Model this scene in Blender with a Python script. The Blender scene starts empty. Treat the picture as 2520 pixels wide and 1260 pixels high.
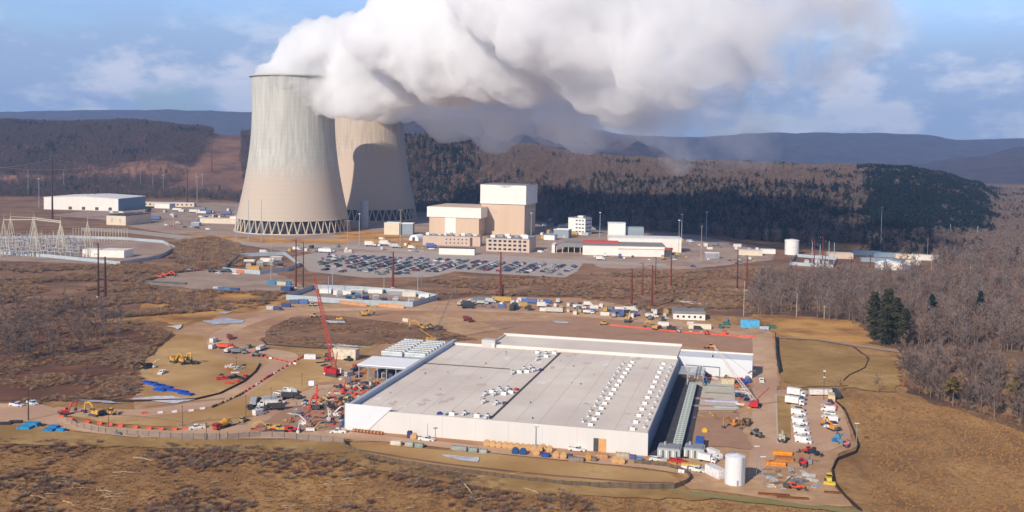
import bpy, bmesh, math, random
from mathutils import Vector, Matrix, noise
from mathutils.geometry import tessellate_polygon
random.seed(7)
R = math.radians
S = bpy.context.scene
COL = S.collection
# ------------------------------------------------------------------ camera
FOC, YH, ROLL, CH, PPY = 2500.0, 355.0, 0.015, 102.0, 473.0      # PPY: picture row the lens axis meets (the frame is a lower crop)
PITCH = math.atan((PPY - YH) / FOC)
cd = bpy.data.cameras.new('camera'); cam = bpy.data.objects.new('camera', cd); COL.objects.link(cam)
cd.sensor_width = 36; cd.lens = FOC / 2520 * 36; cd.shift_y = -(630 - PPY) / 2520; cd.clip_start = 1; cd.clip_end = 40000
cam.matrix_world = Matrix.Translation((0, 0, CH)) @ Matrix.Rotation(R(90) - PITCH, 4, 'X') @ Matrix.Rotation(ROLL, 4, 'Z')
S.camera = cam
FW = Vector((0, math.cos(PITCH), -math.sin(PITCH))); UP = Vector((0, math.sin(PITCH), math.cos(PITCH)))
def ray(px, py):
    a, b = px - 1260, py - PPY
    c, s = math.cos(-ROLL), math.sin(-ROLL)
    x, y = a * c - b * s, a * s + b * c
    return Vector((x, 0, 0)) + FW * FOC - UP * y
def G(px, py, z=0.0):
    d = ray(px, py); t = (z - CH) / d.z
    return (d.x * t, d.y * t)
def AT(px, py, Y):
    d = ray(px, py); t = Y / d.y
    return Vector((d.x * t, Y, CH + d.z * t))
def PR(x, y, z):
    z -= CH; c = y * FW.y + z * FW.z; u = y * UP.y + z * UP.z
    a, b = FOC * x / c, -FOC * u / c
    cr, sr = math.cos(ROLL), math.sin(ROLL)
    return (1260 + a * cr - b * sr, PPY + a * sr + b * cr)
def SC(py): return max(1.0, py - YH) / CH       # pixels per metre on the ground at that row
# ------------------------------------------------------------------ sun, sky, exposure
SUN_EL, SUN_AZ = R(30), R(33)                    # azimuth the light travels towards, from +Y to +X
sd = bpy.data.lights.new('sun', 'SUN'); sd.energy = 5.0; sd.angle = R(0.5); sd.color = (1.0, 0.89, 0.75)
sun = bpy.data.objects.new('sun', sd); COL.objects.link(sun)
L = Vector((math.sin(SUN_AZ) * math.cos(SUN_EL), math.cos(SUN_AZ) * math.cos(SUN_EL), -math.sin(SUN_EL)))
sun.rotation_euler = L.to_track_quat('-Z', 'Y').to_euler()
W = bpy.data.worlds.new('World'); S.world = W; W.use_nodes = True
S.view_settings.view_transform = 'Standard'; S.view_settings.look = 'None'; S.view_settings.exposure = 0.0; S.view_settings.gamma = 1
S.render.engine = 'CYCLES'
cy = S.cycles
cy.max_bounces = 16; cy.diffuse_bounces = 2; cy.glossy_bounces = 2; cy.transmission_bounces = 4; cy.transparent_max_bounces = 8
cy.volume_bounces = 14; cy.volume_step_rate = 1.0; cy.volume_max_steps = 256
cy.use_denoising = True
def build_world():
    nt = W.node_tree; n = nt.nodes; l = nt.links
    bg = n['Background']; bg.inputs['Strength'].default_value = 0.1
    sky = n.new('ShaderNodeTexSky'); sky.sky_type = 'NISHITA'; sky.sun_disc = False
    sky.sun_elevation = SUN_EL; sky.sun_rotation = SUN_AZ + math.pi; sky.air_density = 1.6; sky.dust_density = 0.6; sky.ozone_density = 4.0
    tc = n.new('ShaderNodeTexCoord'); sep = n.new('ShaderNodeSeparateXYZ'); l.new(tc.outputs['Generated'], sep.inputs[0])
    def mth(op, a, b=None, clamp=False):
        m = n.new('ShaderNodeMath'); m.operation = op; m.use_clamp = clamp
        for i, v in enumerate((a, b)):
            if v is None: continue
            if isinstance(v, (int, float)): m.inputs[i].default_value = v
            else: l.new(v, m.inputs[i])
        return m.outputs[0]
    # a layer of cloud overhead: direction projected on a plane, softened at the horizon
    cmb = n.new('ShaderNodeCombineXYZ'); l.new(sep.outputs['X'], cmb.inputs[0]); l.new(sep.outputs['Y'], cmb.inputs[1]); l.new(mth('MULTIPLY', sep.outputs['Z'], 2.4), cmb.inputs[2])
    def nz(scale, det, off, rough=0.55):
        mp = n.new('ShaderNodeMapping'); mp.inputs['Location'].default_value = off; l.new(cmb.outputs[0], mp.inputs[0])
        t = n.new('ShaderNodeTexNoise'); t.inputs['Scale'].default_value = scale; t.inputs['Detail'].default_value = det; t.inputs['Roughness'].default_value = rough
        l.new(mp.outputs[0], t.inputs['Vector']); return t.outputs['Fac']
    def ramp(f, a, b):
        m = n.new('ShaderNodeMapRange'); m.interpolation_type = 'SMOOTHSTEP'; m.inputs[1].default_value = a; m.inputs[2].default_value = b
        l.new(f, m.inputs[0]); return m.outputs[0]
    big = ramp(nz(4.2, 9, (3.1, 1.7, 0), 0.6), 0.35, 0.48)
    puf = ramp(nz(11.0, 8, (0.3, 5.2, 2), 0.62), 0.44, 0.62)
    low = ramp(mth('SUBTRACT', 1.0, sep.outputs['Z']), 0.85, 0.93)     # more cloud towards the horizon
    cover = mth('MULTIPLY', big, low)
    def mix(f, a, b):
        m = n.new('ShaderNodeMix'); m.data_type = 'RGBA'
        l.new(f, m.inputs[0])
        for i, c in ((6, a), (7, b)):
            if isinstance(c, tuple): m.inputs[i].default_value = (*c, 1)
            else: l.new(c, m.inputs[i])
        return m.outputs[2]
    cloud = mix(puf, (3.7, 4.9, 7.5), (7.6, 7.8, 9.2))
    hs = n.new('ShaderNodeHueSaturation'); hs.inputs['Saturation'].default_value = 0.8; hs.inputs['Value'].default_value = 1.0
    tn = n.new('ShaderNodeMix'); tn.data_type = 'RGBA'; tn.blend_type = 'MULTIPLY'; tn.inputs[0].default_value = 1; l.new(sky.outputs[0], tn.inputs[6]); tn.inputs[7].default_value = (.62, 1.0, 1.9, 1)
    l.new(tn.outputs[2], hs.inputs['Color'])
    fin = mix(mth('MULTIPLY', cover, 0.9), hs.outputs[0], cloud)
    # clear deep winter blue overhead
    hi = n.new('ShaderNodeMapRange'); hi.inputs[1].default_value = .16; hi.inputs[2].default_value = .5; hi.inputs[3].default_value = 1; hi.inputs[4].default_value = .30; l.new(sep.outputs['Z'], hi.inputs[0])
    dp = n.new('ShaderNodeVectorMath'); dp.operation = 'SCALE'; l.new(fin, dp.inputs[0]); l.new(hi.outputs[0], dp.inputs['Scale'])
    l.new(dp.outputs[0], bg.inputs['Color'])
build_world()
# ------------------------------------------------------------------ helpers
def srgb(r, g, b, k=1.0):
    return tuple(((c / 255 / 12.92) if c / 255 < .04045 else ((c / 255 + .055) / 1.055) ** 2.4) * k for c in (r, g, b))
MATS = {}
LIFT_ = {n_: (1.15, 1.13, 1.03) for n_ in ('bare_soil', 'sandy_road', 'khaki_turf', 'winter_turf', 'straw_grass', 'dry_grassland', 'damp_mud')}
LIFT_.update({n_: (1.2, 1.16, 1.06) for n_ in ('gravel', 'concrete_slab', 'worn_asphalt')})
def mat(name, c, rough=.8, metal=0, var=.18, sc=.6, c2=None, det=5, stretch=None, c3=None, sc3=.05, spec=.3, bump=0, objcol=False, lo=.38, hi=.62, rg=.6):
    if name in MATS: return MATS[name]
    if name in LIFT_:
        rg = .74; det = 12; lo = .36; hi = .64; bump = max(bump, .12)
        k = LIFT_[name]; c = tuple(x * q for x, q in zip(c, k)); c2 = c2 and tuple(x * q for x, q in zip(c2, k)); c3 = c3 and tuple(x * q for x, q in zip(c3, k))
    m = bpy.data.materials.new(name); m.use_nodes = True; nt = m.node_tree; n = nt.nodes; l = nt.links
    b = n['Principled BSDF']; b.inputs['Roughness'].default_value = rough; b.inputs['Metallic'].default_value = metal
    b.inputs['Specular IOR Level'].default_value = spec
    tc = n.new('ShaderNodeTexCoord'); src = tc.outputs['Object']
    if stretch:
        mp = n.new('ShaderNodeMapping'); mp.inputs['Scale'].default_value = stretch; l.new(src, mp.inputs[0]); src = mp.outputs[0]
    def ns(scale, d, vec, r=.6):
        t = n.new('ShaderNodeTexNoise'); t.inputs['Scale'].default_value = scale; t.inputs['Detail'].default_value = d; t.inputs['Roughness'].default_value = r
        l.new(vec, t.inputs['Vector']); return t.outputs['Fac']
    def rmp(f, a, bb):
        q = n.new('ShaderNodeMapRange'); q.inputs[1].default_value = a; q.inputs[2].default_value = bb; l.new(f, q.inputs[0]); return q.outputs[0]
    f = ns(sc, det, src, rg); mx = n.new('ShaderNodeMix'); mx.data_type = 'RGBA'; l.new(rmp(f, lo, hi), mx.inputs[0])
    if c2 is None: c1_, c2_ = tuple(x * (1 - var) for x in c), tuple(min(1, x * (1 + var)) for x in c)
    else: c1_, c2_ = c, c2
    mx.inputs[6].default_value = (*c1_, 1); mx.inputs[7].default_value = (*c2_, 1); out = mx.outputs[2]
    if c3 is not None:
        m3 = n.new('ShaderNodeMix'); m3.data_type = 'RGBA'; l.new(rmp(ns(sc3, 4, tc.outputs['Object']), .42, .64), m3.inputs[0])
        l.new(out, m3.inputs[6]); m3.inputs[7].default_value = (*c3, 1); out = m3.outputs[2]
    if objcol:
        oi = n.new('ShaderNodeObjectInfo'); mm = n.new('ShaderNodeMix'); mm.data_type = 'RGBA'; mm.blend_type = 'MULTIPLY'; mm.inputs[0].default_value = 1
        l.new(out, mm.inputs[6]); l.new(oi.outputs['Color'], mm.inputs[7]); out = mm.outputs[2]
    l.new(out, b.inputs['Base Color'])
    if bump:
        bp = n.new('ShaderNodeBump'); bp.inputs['Strength'].default_value = .8; bp.inputs['Distance'].default_value = bump; l.new(f, bp.inputs['Height']); l.new(bp.outputs[0], b.inputs['Normal'])
    MATS[name] = m; return m
class MB:
    def __init__(s): s.v = []; s.f = []; s.m = []; s.cur = 0
    def mt(s, i): s.cur = i; return s
    def add(s, vs, fs):
        k = len(s.v); s.v += [tuple(p) for p in vs]
        for q in fs: s.f.append(tuple(k + i for i in q)); s.m.append(s.cur)
        return s
    def box(s, x, y, z, sx, sy, sz, rz=0, taper=1.0):   # centre x,y ; bottom z
        c, sn = math.cos(rz), math.sin(rz); vs = []
        for zz, t in ((z, 1), (z + sz, taper)):
            for a, b in ((-1, -1), (1, -1), (1, 1), (-1, 1)):
                lx, ly = a * sx / 2 * t, b * sy / 2 * t
                vs.append((x + lx * c - ly * sn, y + lx * sn + ly * c, zz))
        return s.add(vs, [(3, 2, 1, 0), (4, 5, 6, 7), (0, 1, 5, 4), (1, 2, 6, 5), (2, 3, 7, 6), (3, 0, 4, 7)])
    def tube(s, p, q, r0, r1=None, n=6, cap=True):
        r1 = r0 if r1 is None else r1; p = Vector(p); q = Vector(q); d = q - p
        if d.length < 1e-6: return s
        d.normalize(); a = d.orthogonal().normalized(); b = d.cross(a)
        vs = [p + (a * math.cos(t) + b * math.sin(t)) * r0 for t in [6.28319 * i / n for i in range(n)]] + \
             [q + (a * math.cos(t) + b * math.sin(t)) * r1 for t in [6.28319 * i / n for i in range(n)]]
        fs = [(i, (i + 1) % n, n + (i + 1) % n, n + i) for i in range(n)]
        if cap: fs += [tuple(range(n - 1, -1, -1)), tuple(range(n, 2 * n))]
        return s.add(vs, fs)
    def bar(s, p, q, w, h=None):                         # square bar
        h = h or w; p = Vector(p); q = Vector(q); d = (q - p).normalized(); u = Vector((0, 0, 1)) if abs(d.z) < .9 else Vector((1, 0, 0))
        a = d.cross(u).normalized() * w / 2; b = a.cross(d).normalized() * h / 2
        vs = [p - a - b, p + a - b, p + a + b, p - a + b, q - a - b, q + a - b, q + a + b, q - a + b]
        return s.add(vs, [(3, 2, 1, 0), (4, 5, 6, 7), (0, 1, 5, 4), (1, 2, 6, 5), (2, 3, 7, 6), (3, 0, 4, 7)])
    def lathe(s, prof, n=32, cx=0, cy=0, close=False):   # prof [(r,z)]
        vs = [(cx + r * math.cos(6.28319 * i / n), cy + r * math.sin(6.28319 * i / n), z) for r, z in prof for i in range(n)]
        fs = []
        for k in range(len(prof) - 1):
            for i in range(n): j = (i + 1) % n; fs.append((k * n + i, k * n + j, (k + 1) * n + j, (k + 1) * n + i))
        if close: fs.append(tuple((len(prof) - 1) * n + i for i in range(n)))
        return s.add(vs, fs)
    def prism(s, pts, y0, y1, axis='y'):                 # outline in x,z extruded along y  (or in x,y along z)
        n = len(pts)
        if axis == 'y': vs = [(a, y0, b) for a, b in pts] + [(a, y1, b) for a, b in pts]
        else: vs = [(a, b, y0) for a, b in pts] + [(a, b, y1) for a, b in pts]
        return s.add(vs, [tuple(range(n)), tuple(range(2 * n - 1, n - 1, -1))] + [(i, n + i, n + (i + 1) % n, (i + 1) % n) for i in range(n)])
    def wheel(s, x, y, z, r, w, n=10):                   # axle along y
        return s.tube((x, y - w / 2, z), (x, y + w / 2, z), r, r, n)
    def mesh(s, name, mats):
        me = bpy.data.meshes.new(name); me.from_pydata(s.v, [], s.f)
        for m in (mats if isinstance(mats, (list, tuple)) else [mats]): me.materials.append(m)
        me.polygons.foreach_set('material_index', s.m); me.update()
        return me
    def build(s, name, mats, parent=None, smooth=False, col=None):
        me = s.mesh(name, mats)
        if smooth: me.polygons.foreach_set('use_smooth', [True] * len(me.polygons))
        o = bpy.data.objects.new(name, me); COL.objects.link(o)
        if parent is not None: o.parent = parent
        if col: o.color = (*col, 1)
        return o
def tag(o, label, cat, group=None, kind=None):
    o['label'] = label
    if cat: o['category'] = cat
    if group: o['group'] = group
    if kind: o['kind'] = kind
    return o
def put(o, x, y, z=0, rz=0): o.location = (x, y, z); o.rotation_euler = (0, 0, rz); return o
def thing(name, label, cat, x=0, y=0, z=0, rz=0, group=None):
    o = bpy.data.objects.new(name, None); COL.objects.link(o); o.empty_display_size = .1
    put(o, x, y, z, rz); return tag(o, label, cat, group)
KIDS = {}
def copy_tree(o, parent=None, col=None):
    c = o.copy(); COL.objects.link(c)
    if parent is not None: c.parent = parent
    if col: c.color = (*col, 1)
    for ch in KIDS.get(o.name) or KIDS.setdefault(o.name, [k for k in o.children]): copy_tree(ch, c, col)
    return c
def struct(o, label=None):
    o['kind'] = 'structure'
    if label: o['label'] = label
    return o
ORD = ['first', 'second', 'third', 'fourth', 'fifth', 'sixth', 'seventh', 'eighth', 'ninth', 'tenth', 'eleventh', 'twelfth', 'thirteenth', 'fourteenth', 'fifteenth', 'sixteenth',
       'seventeenth', 'eighteenth', 'nineteenth', 'twentieth', 'twenty-first', 'twenty-second', 'twenty-third', 'twenty-fourth', 'twenty-fifth', 'twenty-sixth', 'twenty-seventh', 'twenty-eighth', 'twenty-ninth', 'thirtieth',
       'thirty-first', 'thirty-second', 'thirty-third', 'thirty-fourth', 'thirty-fifth', 'thirty-sixth', 'thirty-seventh', 'thirty-eighth', 'thirty-ninth', 'fortieth']
def inpoly(x, y, P):
    r = False; j = len(P) - 1
    for i in range(len(P)):
        if (P[i][1] > y) != (P[j][1] > y) and x < (P[j][0] - P[i][0]) * (y - P[i][1]) / (P[j][1] - P[i][1]) + P[i][0]: r = not r
        j = i
    return r
# ------------------------------------------------------------------ terrain
def tab(x, T):
    if x <= T[0][0]: return T[0][1]
    for (a, p), (b, q) in zip(T, T[1:]):
        if x <= b:
            t = (x - a) / (b - a); t = t * t * (3 - 2 * t); return p + (q - p) * t
    return T[-1][1]
# ridges: px -> row of the crest, distance, width in front, width behind, tree height
RIDGES = [
    (2500, 880, 900, 15, [(-300, 300), (0, 292), (150, 296), (330, 293), (480, 305), (560, 318), (640, 320), (760, 330), (900, 340), (1020, 345), (1120, 375), (1250, 430), (1400, 640)]),
    (1900, 850, 800, 14, [(600, 560), (820, 420), (940, 345), (985, 330), (1060, 328), (1150, 338), (1300, 352), (1420, 374), (1560, 388), (1750, 396), (1900, 400), (2080, 404), (2230, 410), (2300, 424), (2400, 450), (2480, 490), (2560, 520), (2800, 560)]),
    (4200, 1500, 1500, 8, [(700, 330), (900, 285), (1000, 280), (1120, 292), (1300, 305), (1420, 318), (1540, 334), (1600, 352), (1680, 392), (1750, 430), (1900, 520)]),
    (4600, 1500, 1500, 8, [(1900, 520), (2150, 430), (2250, 402), (2400, 382), (2520, 356), (2700, 330)]),
    (7800, 2200, 1500, 0, [(-400, 272), (0, 276), (200, 272), (400, 271), (620, 276), (800, 285), (1000, 288), (1350, 300), (1450, 318), (1560, 334), (1700, 338), (1880, 328), (2000, 327), (2150, 328), (2270, 332), (2370, 346), (2450, 342), (2600, 340), (2900, 345)]),
]
def height(X, Y):
    if Y < 60: return 0.0
    h = 0.0
    px = PR(X, Y, 40)[0]
    if Y > 980:
        for D, wf, wb, th, T in RIDGES:
            if D == 1900: wf = tab(px, [(960, 330), (1200, 420), (1500, 780), (1800, 880)])
            row = tab(px, T); crest = AT(px, row, D).z - th
            d = math.hypot(X, Y) * Y / math.hypot(X, Y)
            t = (d - D) / (wf if d < D else wb)
            if abs(t) < 1:
                base = -12.0; k = .5 + .5 * math.cos(math.pi * t)
                if d < D: k = k ** .8
                v = base + (crest - base) * k
                h = max(h, v)
        if h > .5:
            a = min(1, h / 30)
            h += a * (noise.noise(Vector((X / 160, Y / 160, 1))) * 6 + noise.noise(Vector((X / 45, Y / 45, 5))) * 1.6) * min(1.6, Y / 2500)
    if Y < 330:                                          # rough ground in front of the perimeter track
        e = (PR(X, Y, 0)[1] - 1130 - 0.03 * 0) / 110
        if px < 1500 and e > 0: h += min(1, e) * (1.1 * noise.noise(Vector((X / 14, Y / 14, 2))) + .5 * noise.noise(Vector((X / 4, Y / 4, 7))))
    return max(h, 0) if Y > 340 else h
def H(X, Y): return height(X, Y)
def build_terrain():
    ys = []; y = 150.0
    while y < 9600: ys.append(y); y *= 1.0085 if y < 1200 else 1.011
    nx = 340; vs = []; fs = []
    for y in ys:
        for i in range(nx + 1):
            x = y * (-.72 + 1.44 * i / nx); vs.append((x, y, height(x, y)))
    for j in range(len(ys) - 1):
        for i in range(nx):
            a = j * (nx + 1) + i; fs.append((a, a + 1, a + nx + 2, a + nx + 1))
    me = bpy.data.meshes.new('ground'); me.from_pydata(vs, [], fs); me.polygons.foreach_set('use_smooth', [True] * len(fs))
    m = mat('dry_grassland', srgb(158, 122, 82), .95, c2=srgb(178, 142, 98), sc=.05, det=10, c3=srgb(132, 100, 70), sc3=.022, spec=.1, bump=.25)
    nt = m.node_tree; n = nt.nodes; l = nt.links; b = n['Principled BSDF']
    # fine tufts, and bracken-brown woodland floor where the land rises
    tc = n.new('ShaderNodeTexCoord'); t = n.new('ShaderNodeTexNoise'); t.inputs['Scale'].default_value = .45; t.inputs['Detail'].default_value = 8; t.inputs['Roughness'].default_value = .75
    l.new(tc.outputs['Object'], t.inputs['Vector'])
    q = n.new('ShaderNodeMapRange'); q.inputs[1].default_value = .35; q.inputs[2].default_value = .65; q.inputs[3].default_value = .74; q.inputs[4].default_value = 1.2; l.new(t.outputs['Fac'], q.inputs[0])
    mx = n.new('ShaderNodeMix'); mx.data_type = 'RGBA'; mx.blend_type = 'MULTIPLY'; mx.inputs[0].default_value = 1
    old = b.inputs['Base Color'].links[0].from_socket; l.new(old, mx.inputs[6]); l.new(q.outputs[0], mx.inputs[7])
    mp = n.new('ShaderNodeMapping'); mp.inputs['Rotation'].default_value = (0, 0, .9); mp.inputs['Scale'].default_value = (.16, .022, .05); l.new(tc.outputs['Object'], mp.inputs[0])
    t4 = n.new('ShaderNodeTexNoise'); t4.inputs['Scale'].default_value = 1; t4.inputs['Detail'].default_value = 7; t4.inputs['Roughness'].default_value = .65; l.new(mp.outputs[0], t4.inputs['Vector'])
    q4 = n.new('ShaderNodeMapRange'); q4.inputs[1].default_value = .52; q4.inputs[2].default_value = .68; q4.inputs[4].default_value = .7; l.new(t4.outputs['Fac'], q4.inputs[0])
    m4 = n.new('ShaderNodeMix'); m4.data_type = 'RGBA'; l.new(q4.outputs[0], m4.inputs[0]); l.new(mx.outputs[2], m4.inputs[6]); m4.inputs[7].default_value = (*srgb(126, 92, 62), 1); mx = m4
    sp = n.new('ShaderNodeSeparateXYZ'); l.new(tc.outputs['Object'], sp.inputs[0])
    zr = n.new('ShaderNodeMapRange'); zr.inputs[1].default_value = 1; zr.inputs[2].default_value = 12; l.new(sp.outputs['Z'], zr.inputs[0])
    w2 = n.new('ShaderNodeMix'); w2.data_type = 'RGBA'; l.new(zr.outputs[0], w2.inputs[0]); l.new(mx.outputs[2], w2.inputs[6])
    fl = n.new('ShaderNodeMix'); fl.data_type = 'RGBA'
    t2 = n.new('ShaderNodeTexNoise'); t2.inputs['Scale'].default_value = .012; t2.inputs['Detail'].default_value = 12; t2.inputs['Roughness'].default_value = .7; l.new(tc.outputs['Object'], t2.inputs['Vector'])
    q2 = n.new('ShaderNodeMapRange'); q2.inputs[1].default_value = .4; q2.inputs[2].default_value = .62; l.new(t2.outputs['Fac'], q2.inputs[0]); l.new(q2.outputs[0], fl.inputs[0])
    fl.inputs[6].default_value = (*srgb(104, 80, 72), 1); fl.inputs[7].default_value = (*srgb(150, 112, 88), 1); l.new(fl.outputs[2], w2.inputs[7])
    # far ridges: closed winter woodland seen from kilometres away
    yr = n.new('ShaderNodeMapRange'); yr.inputs[1].default_value = 2900; yr.inputs[2].default_value = 3300; l.new(sp.outputs['Y'], yr.inputs[0])
    w3 = n.new('ShaderNodeMix'); w3.data_type = 'RGBA'; l.new(yr.outputs[0], w3.inputs[0]); l.new(w2.outputs[2], w3.inputs[6])
    f3 = n.new('ShaderNodeMix'); f3.data_type = 'RGBA'; l.new(q2.outputs[0], f3.inputs[0]); f3.inputs[6].default_value = (*srgb(66, 62, 72), 1); f3.inputs[7].default_value = (*srgb(92, 80, 84), 1)
    l.new(f3.outputs[2], w3.inputs[7])
    l.new(w3.outputs[2], b.inputs['Base Color'])
    me.materials.append(m); o = bpy.data.objects.new('ground', me); COL.objects.link(o); struct(o)
build_terrain()
LAY = [0.02]
def sheet(name, pts, m, z=None, jit=1.2, world=False, step=4.0, kind='structure', smoothn=0):
    if jit >= .8: jit *= 1.6; step = min(step, 3.0)
    P = pts if world else [G(*p) for p in pts]
    if smoothn:
        for _ in range(smoothn):
            Q = []
            for i in range(len(P)):
                a, b = Vector(P[i]), Vector(P[(i + 1) % len(P)]); Q += [a * .75 + b * .25, a * .25 + b * .75]
            P = Q
    Q = []
    for i in range(len(P)):
        a, b = Vector(P[i]), Vector(P[(i + 1) % len(P)]); k = max(1, int((b - a).length / step))
        for j in range(k):
            p = a.lerp(b, j / k)
            if jit: p = p + Vector((noise.noise(Vector((p.x / 9, p.y / 9, 3))), noise.noise(Vector((p.x / 9, p.y / 9, 9))))) * jit + Vector((noise.noise(Vector((p.x / 3, p.y / 3, 3))), noise.noise(Vector((p.x / 3, p.y / 3, 9))))) * jit * .5
            Q.append(p)
    if z is None: z = LAY[0]; LAY[0] += .012
    V = [Vector((p.x, p.y, z)) for p in Q]
    tris = tessellate_polygon([V]); me = bpy.data.meshes.new(name)
    fs = []
    for t in tris:
        a, b, c = (V[i] for i in t)
        fs.append(t if (b - a).cross(c - a).z > 0 else (t[0], t[2], t[1]))
    me.from_pydata([tuple(v) for v in V], [], fs); me.materials.append(m)
    o = bpy.data.objects.new(name, me); COL.objects.link(o)
    if kind: o['kind'] = kind
    return o
def ribbon(name, pts, w, m, jit=.5, world=False, z=None):
    P = [Vector(p if world else G(*p)) for p in pts]
    for _ in range(2):
        Q = [P[0]]
        for a, b in zip(P, P[1:]): Q += [a * .75 + b * .25, a * .25 + b * .75]
        P = Q + [P[-1]]
    Lf, Rt = [], []
    for i, p in enumerate(P):
        d = (P[min(i + 1, len(P) - 1)] - P[max(i - 1, 0)]).normalized(); nn = Vector((-d.y, d.x)) * w / 2
        Lf.append(p + nn); Rt.append(p - nn)
    return sheet(name, Lf + Rt[::-1], m, jit=jit, world=True, z=z)
# ------------------------------------------------------------------ ground covers
TRK = []
soil = mat('bare_soil', srgb(160, 128, 100), .95, c2=srgb(196, 162, 130), sc=.12, det=9, c3=srgb(160, 122, 98), sc3=.02, spec=.1, bump=.08)
soil2 = mat('sandy_road', srgb(176, 145, 121), .95, c2=srgb(206, 175, 149), sc=.12, det=8, c3=srgb(176, 140, 122), sc3=.03, spec=.1)
khaki = mat('khaki_turf', srgb(168, 136, 94), .95, c2=srgb(200, 166, 120), sc=.12, det=9, c3=srgb(160, 124, 82), sc3=.03, spec=.1, bump=.1)
turf = mat('winter_turf', srgb(146, 118, 78), .95, c2=srgb(180, 148, 102), sc=.14, det=9, c3=srgb(142, 112, 70), sc3=.03, spec=.1, bump=.12)
scrubg = mat('scrub_soil', srgb(132, 102, 82), .95, c2=srgb(160, 124, 92), sc=.06, det=9, c3=srgb(116, 88, 72), sc3=.02, spec=.1, bump=.2)
redg = mat('bracken_soil', srgb(112, 78, 60), .95, c2=srgb(132, 94, 70), sc=.07, det=9, c3=srgb(94, 68, 56), sc3=.03, spec=.1, bump=.2)
straw = mat('straw_grass', srgb(178, 134, 78), .95, c2=srgb(196, 152, 96), sc=.1, det=9, c3=srgb(130, 92, 62), sc3=.03, spec=.1, bump=.15)
asph = mat('worn_asphalt', srgb(150, 140, 138), .9, c2=srgb(164, 154, 150), sc=.1, det=6, spec=.2)
grav = mat('gravel', srgb(150, 132, 124), .95, c2=srgb(166, 148, 138), sc=.2, det=7, c3=srgb(140, 120, 110), sc3=.03, spec=.1)
conc = mat('concrete_slab', srgb(176, 168, 160), .9, c2=srgb(192, 184, 174), sc=.2, spec=.2)
snow = mat('thin_snow', srgb(226, 224, 228), .8, c2=srgb(196, 190, 190), sc=.4, det=8)
wetm = mat('damp_mud', srgb(154, 120, 98), .8, c2=srgb(168, 132, 110), sc=.1, det=8, spec=.3)
puddle = mat('frozen_puddle', srgb(200, 200, 206), .35, c2=srgb(160, 156, 160), sc=.2, spec=.5)
greeng = mat('green_turf', srgb(134, 128, 80), .95, c2=srgb(150, 136, 90), sc=.2, det=8)
# far plant grounds
sheet('scrub_field', [(-300, 480), (600, 470), (960, 500), (1100, 520), (1350, 545), (1700, 575), (2000, 620), (2520, 640), (2700, 660), (2700, 700), (2100, 690), (1850, 780), (1100, 760), (640, 770), (300, 780), (-300, 800)], scrubg, jit=3, step=12)
sheet('plant_yard', [(340, 500), (600, 498), (1000, 515), (1340, 545), (1480, 545), (1700, 575), (1800, 595), (1910, 612), (1900, 640), (1700, 662), (1480, 660), (1440, 640), (1100, 640), (900, 625), (700, 618), (480, 585), (330, 560), (250, 540), (120, 530), (300, 510)], grav, jit=2, step=10)
sheet('grass_island', [(850, 560), (960, 575), (1040, 600), (1000, 612), (870, 590), (820, 582)], straw, jit=1)
sheet('grass_strip', [(430, 592), (600, 598), (720, 600), (860, 597), (860, 588), (720, 588), (600, 584), (440, 574)], straw, jit=1)
sheet('access_road', [(200, 560), (330, 566), (480, 583), (640, 598), (900, 606), (1040, 615), (1300, 633), (1440, 640), (1640, 650), (1640, 657), (1440, 648), (1290, 640), (1040, 624), (900, 614), (640, 606), (470, 592), (320, 574), (200, 568)], asph, jit=.3)
sheet('parking_lot', [(722, 632), (800, 618), (1010, 624), (1060, 618), (1180, 630), (1440, 642), (1420, 668), (1390, 683), (1180, 672), (1120, 668), (1060, 682), (900, 684), (760, 668)], asph, jit=.5)
for i, (a, b) in enumerate((((1130, 681), (1420, 691)), ((1120, 690), (1400, 700)), ((1110, 699), (1330, 706)))):
    ribbon('grass_track', [a, ((a[0] + b[0]) / 2, (a[1] + b[1]) / 2), b], 3.5, straw, jit=.8)
sheet('gravel_yard', [(350, 700), (410, 676), (520, 664), (660, 664), (722, 690), (760, 712), (640, 716), (520, 718), (440, 706)], grav, jit=1.5)
sheet('substation_gravel', [(-60, 600), (60, 588), (300, 588), (425, 600), (440, 612), (300, 652), (-60, 640)], grav, jit=.5)
sheet('fenced_gravel', [(690, 730), (760, 705), (1080, 722), (1075, 748), (900, 756)], grav, jit=.3)
sheet('straw_field', [(430, 712), (700, 725), (700, 745), (640, 770), (430, 800), (330, 780), (360, 735)], straw, jit=3)
sheet('woodland_floor', [(1835, 770), (1850, 715), (1900, 685), (2300, 678), (2760, 690), (2760, 1130), (2540, 1070), (2440, 1036), (2330, 1004), (2236, 968), (2212, 900), (2250, 874), (2200, 860), (2150, 846), (2110, 800), (1960, 778)], mat('leaf_litter', srgb(122, 96, 76), .95, c2=srgb(150, 118, 90), sc=.08, det=9, c3=srgb(90, 72, 62), sc3=.03, spec=.1), jit=4, step=6)
sheet('straw_verge', [(1850, 775), (1960, 778), (2110, 790), (2150, 840), (2100, 856), (1920, 830), (1890, 806)], straw, jit=2)
sheet('bracken_slope', [(-120, 800), (110, 790), (360, 800), (430, 825), (340, 905), (360, 960), (300, 985), (-120, 985)], redg, jit=2.5)
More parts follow.
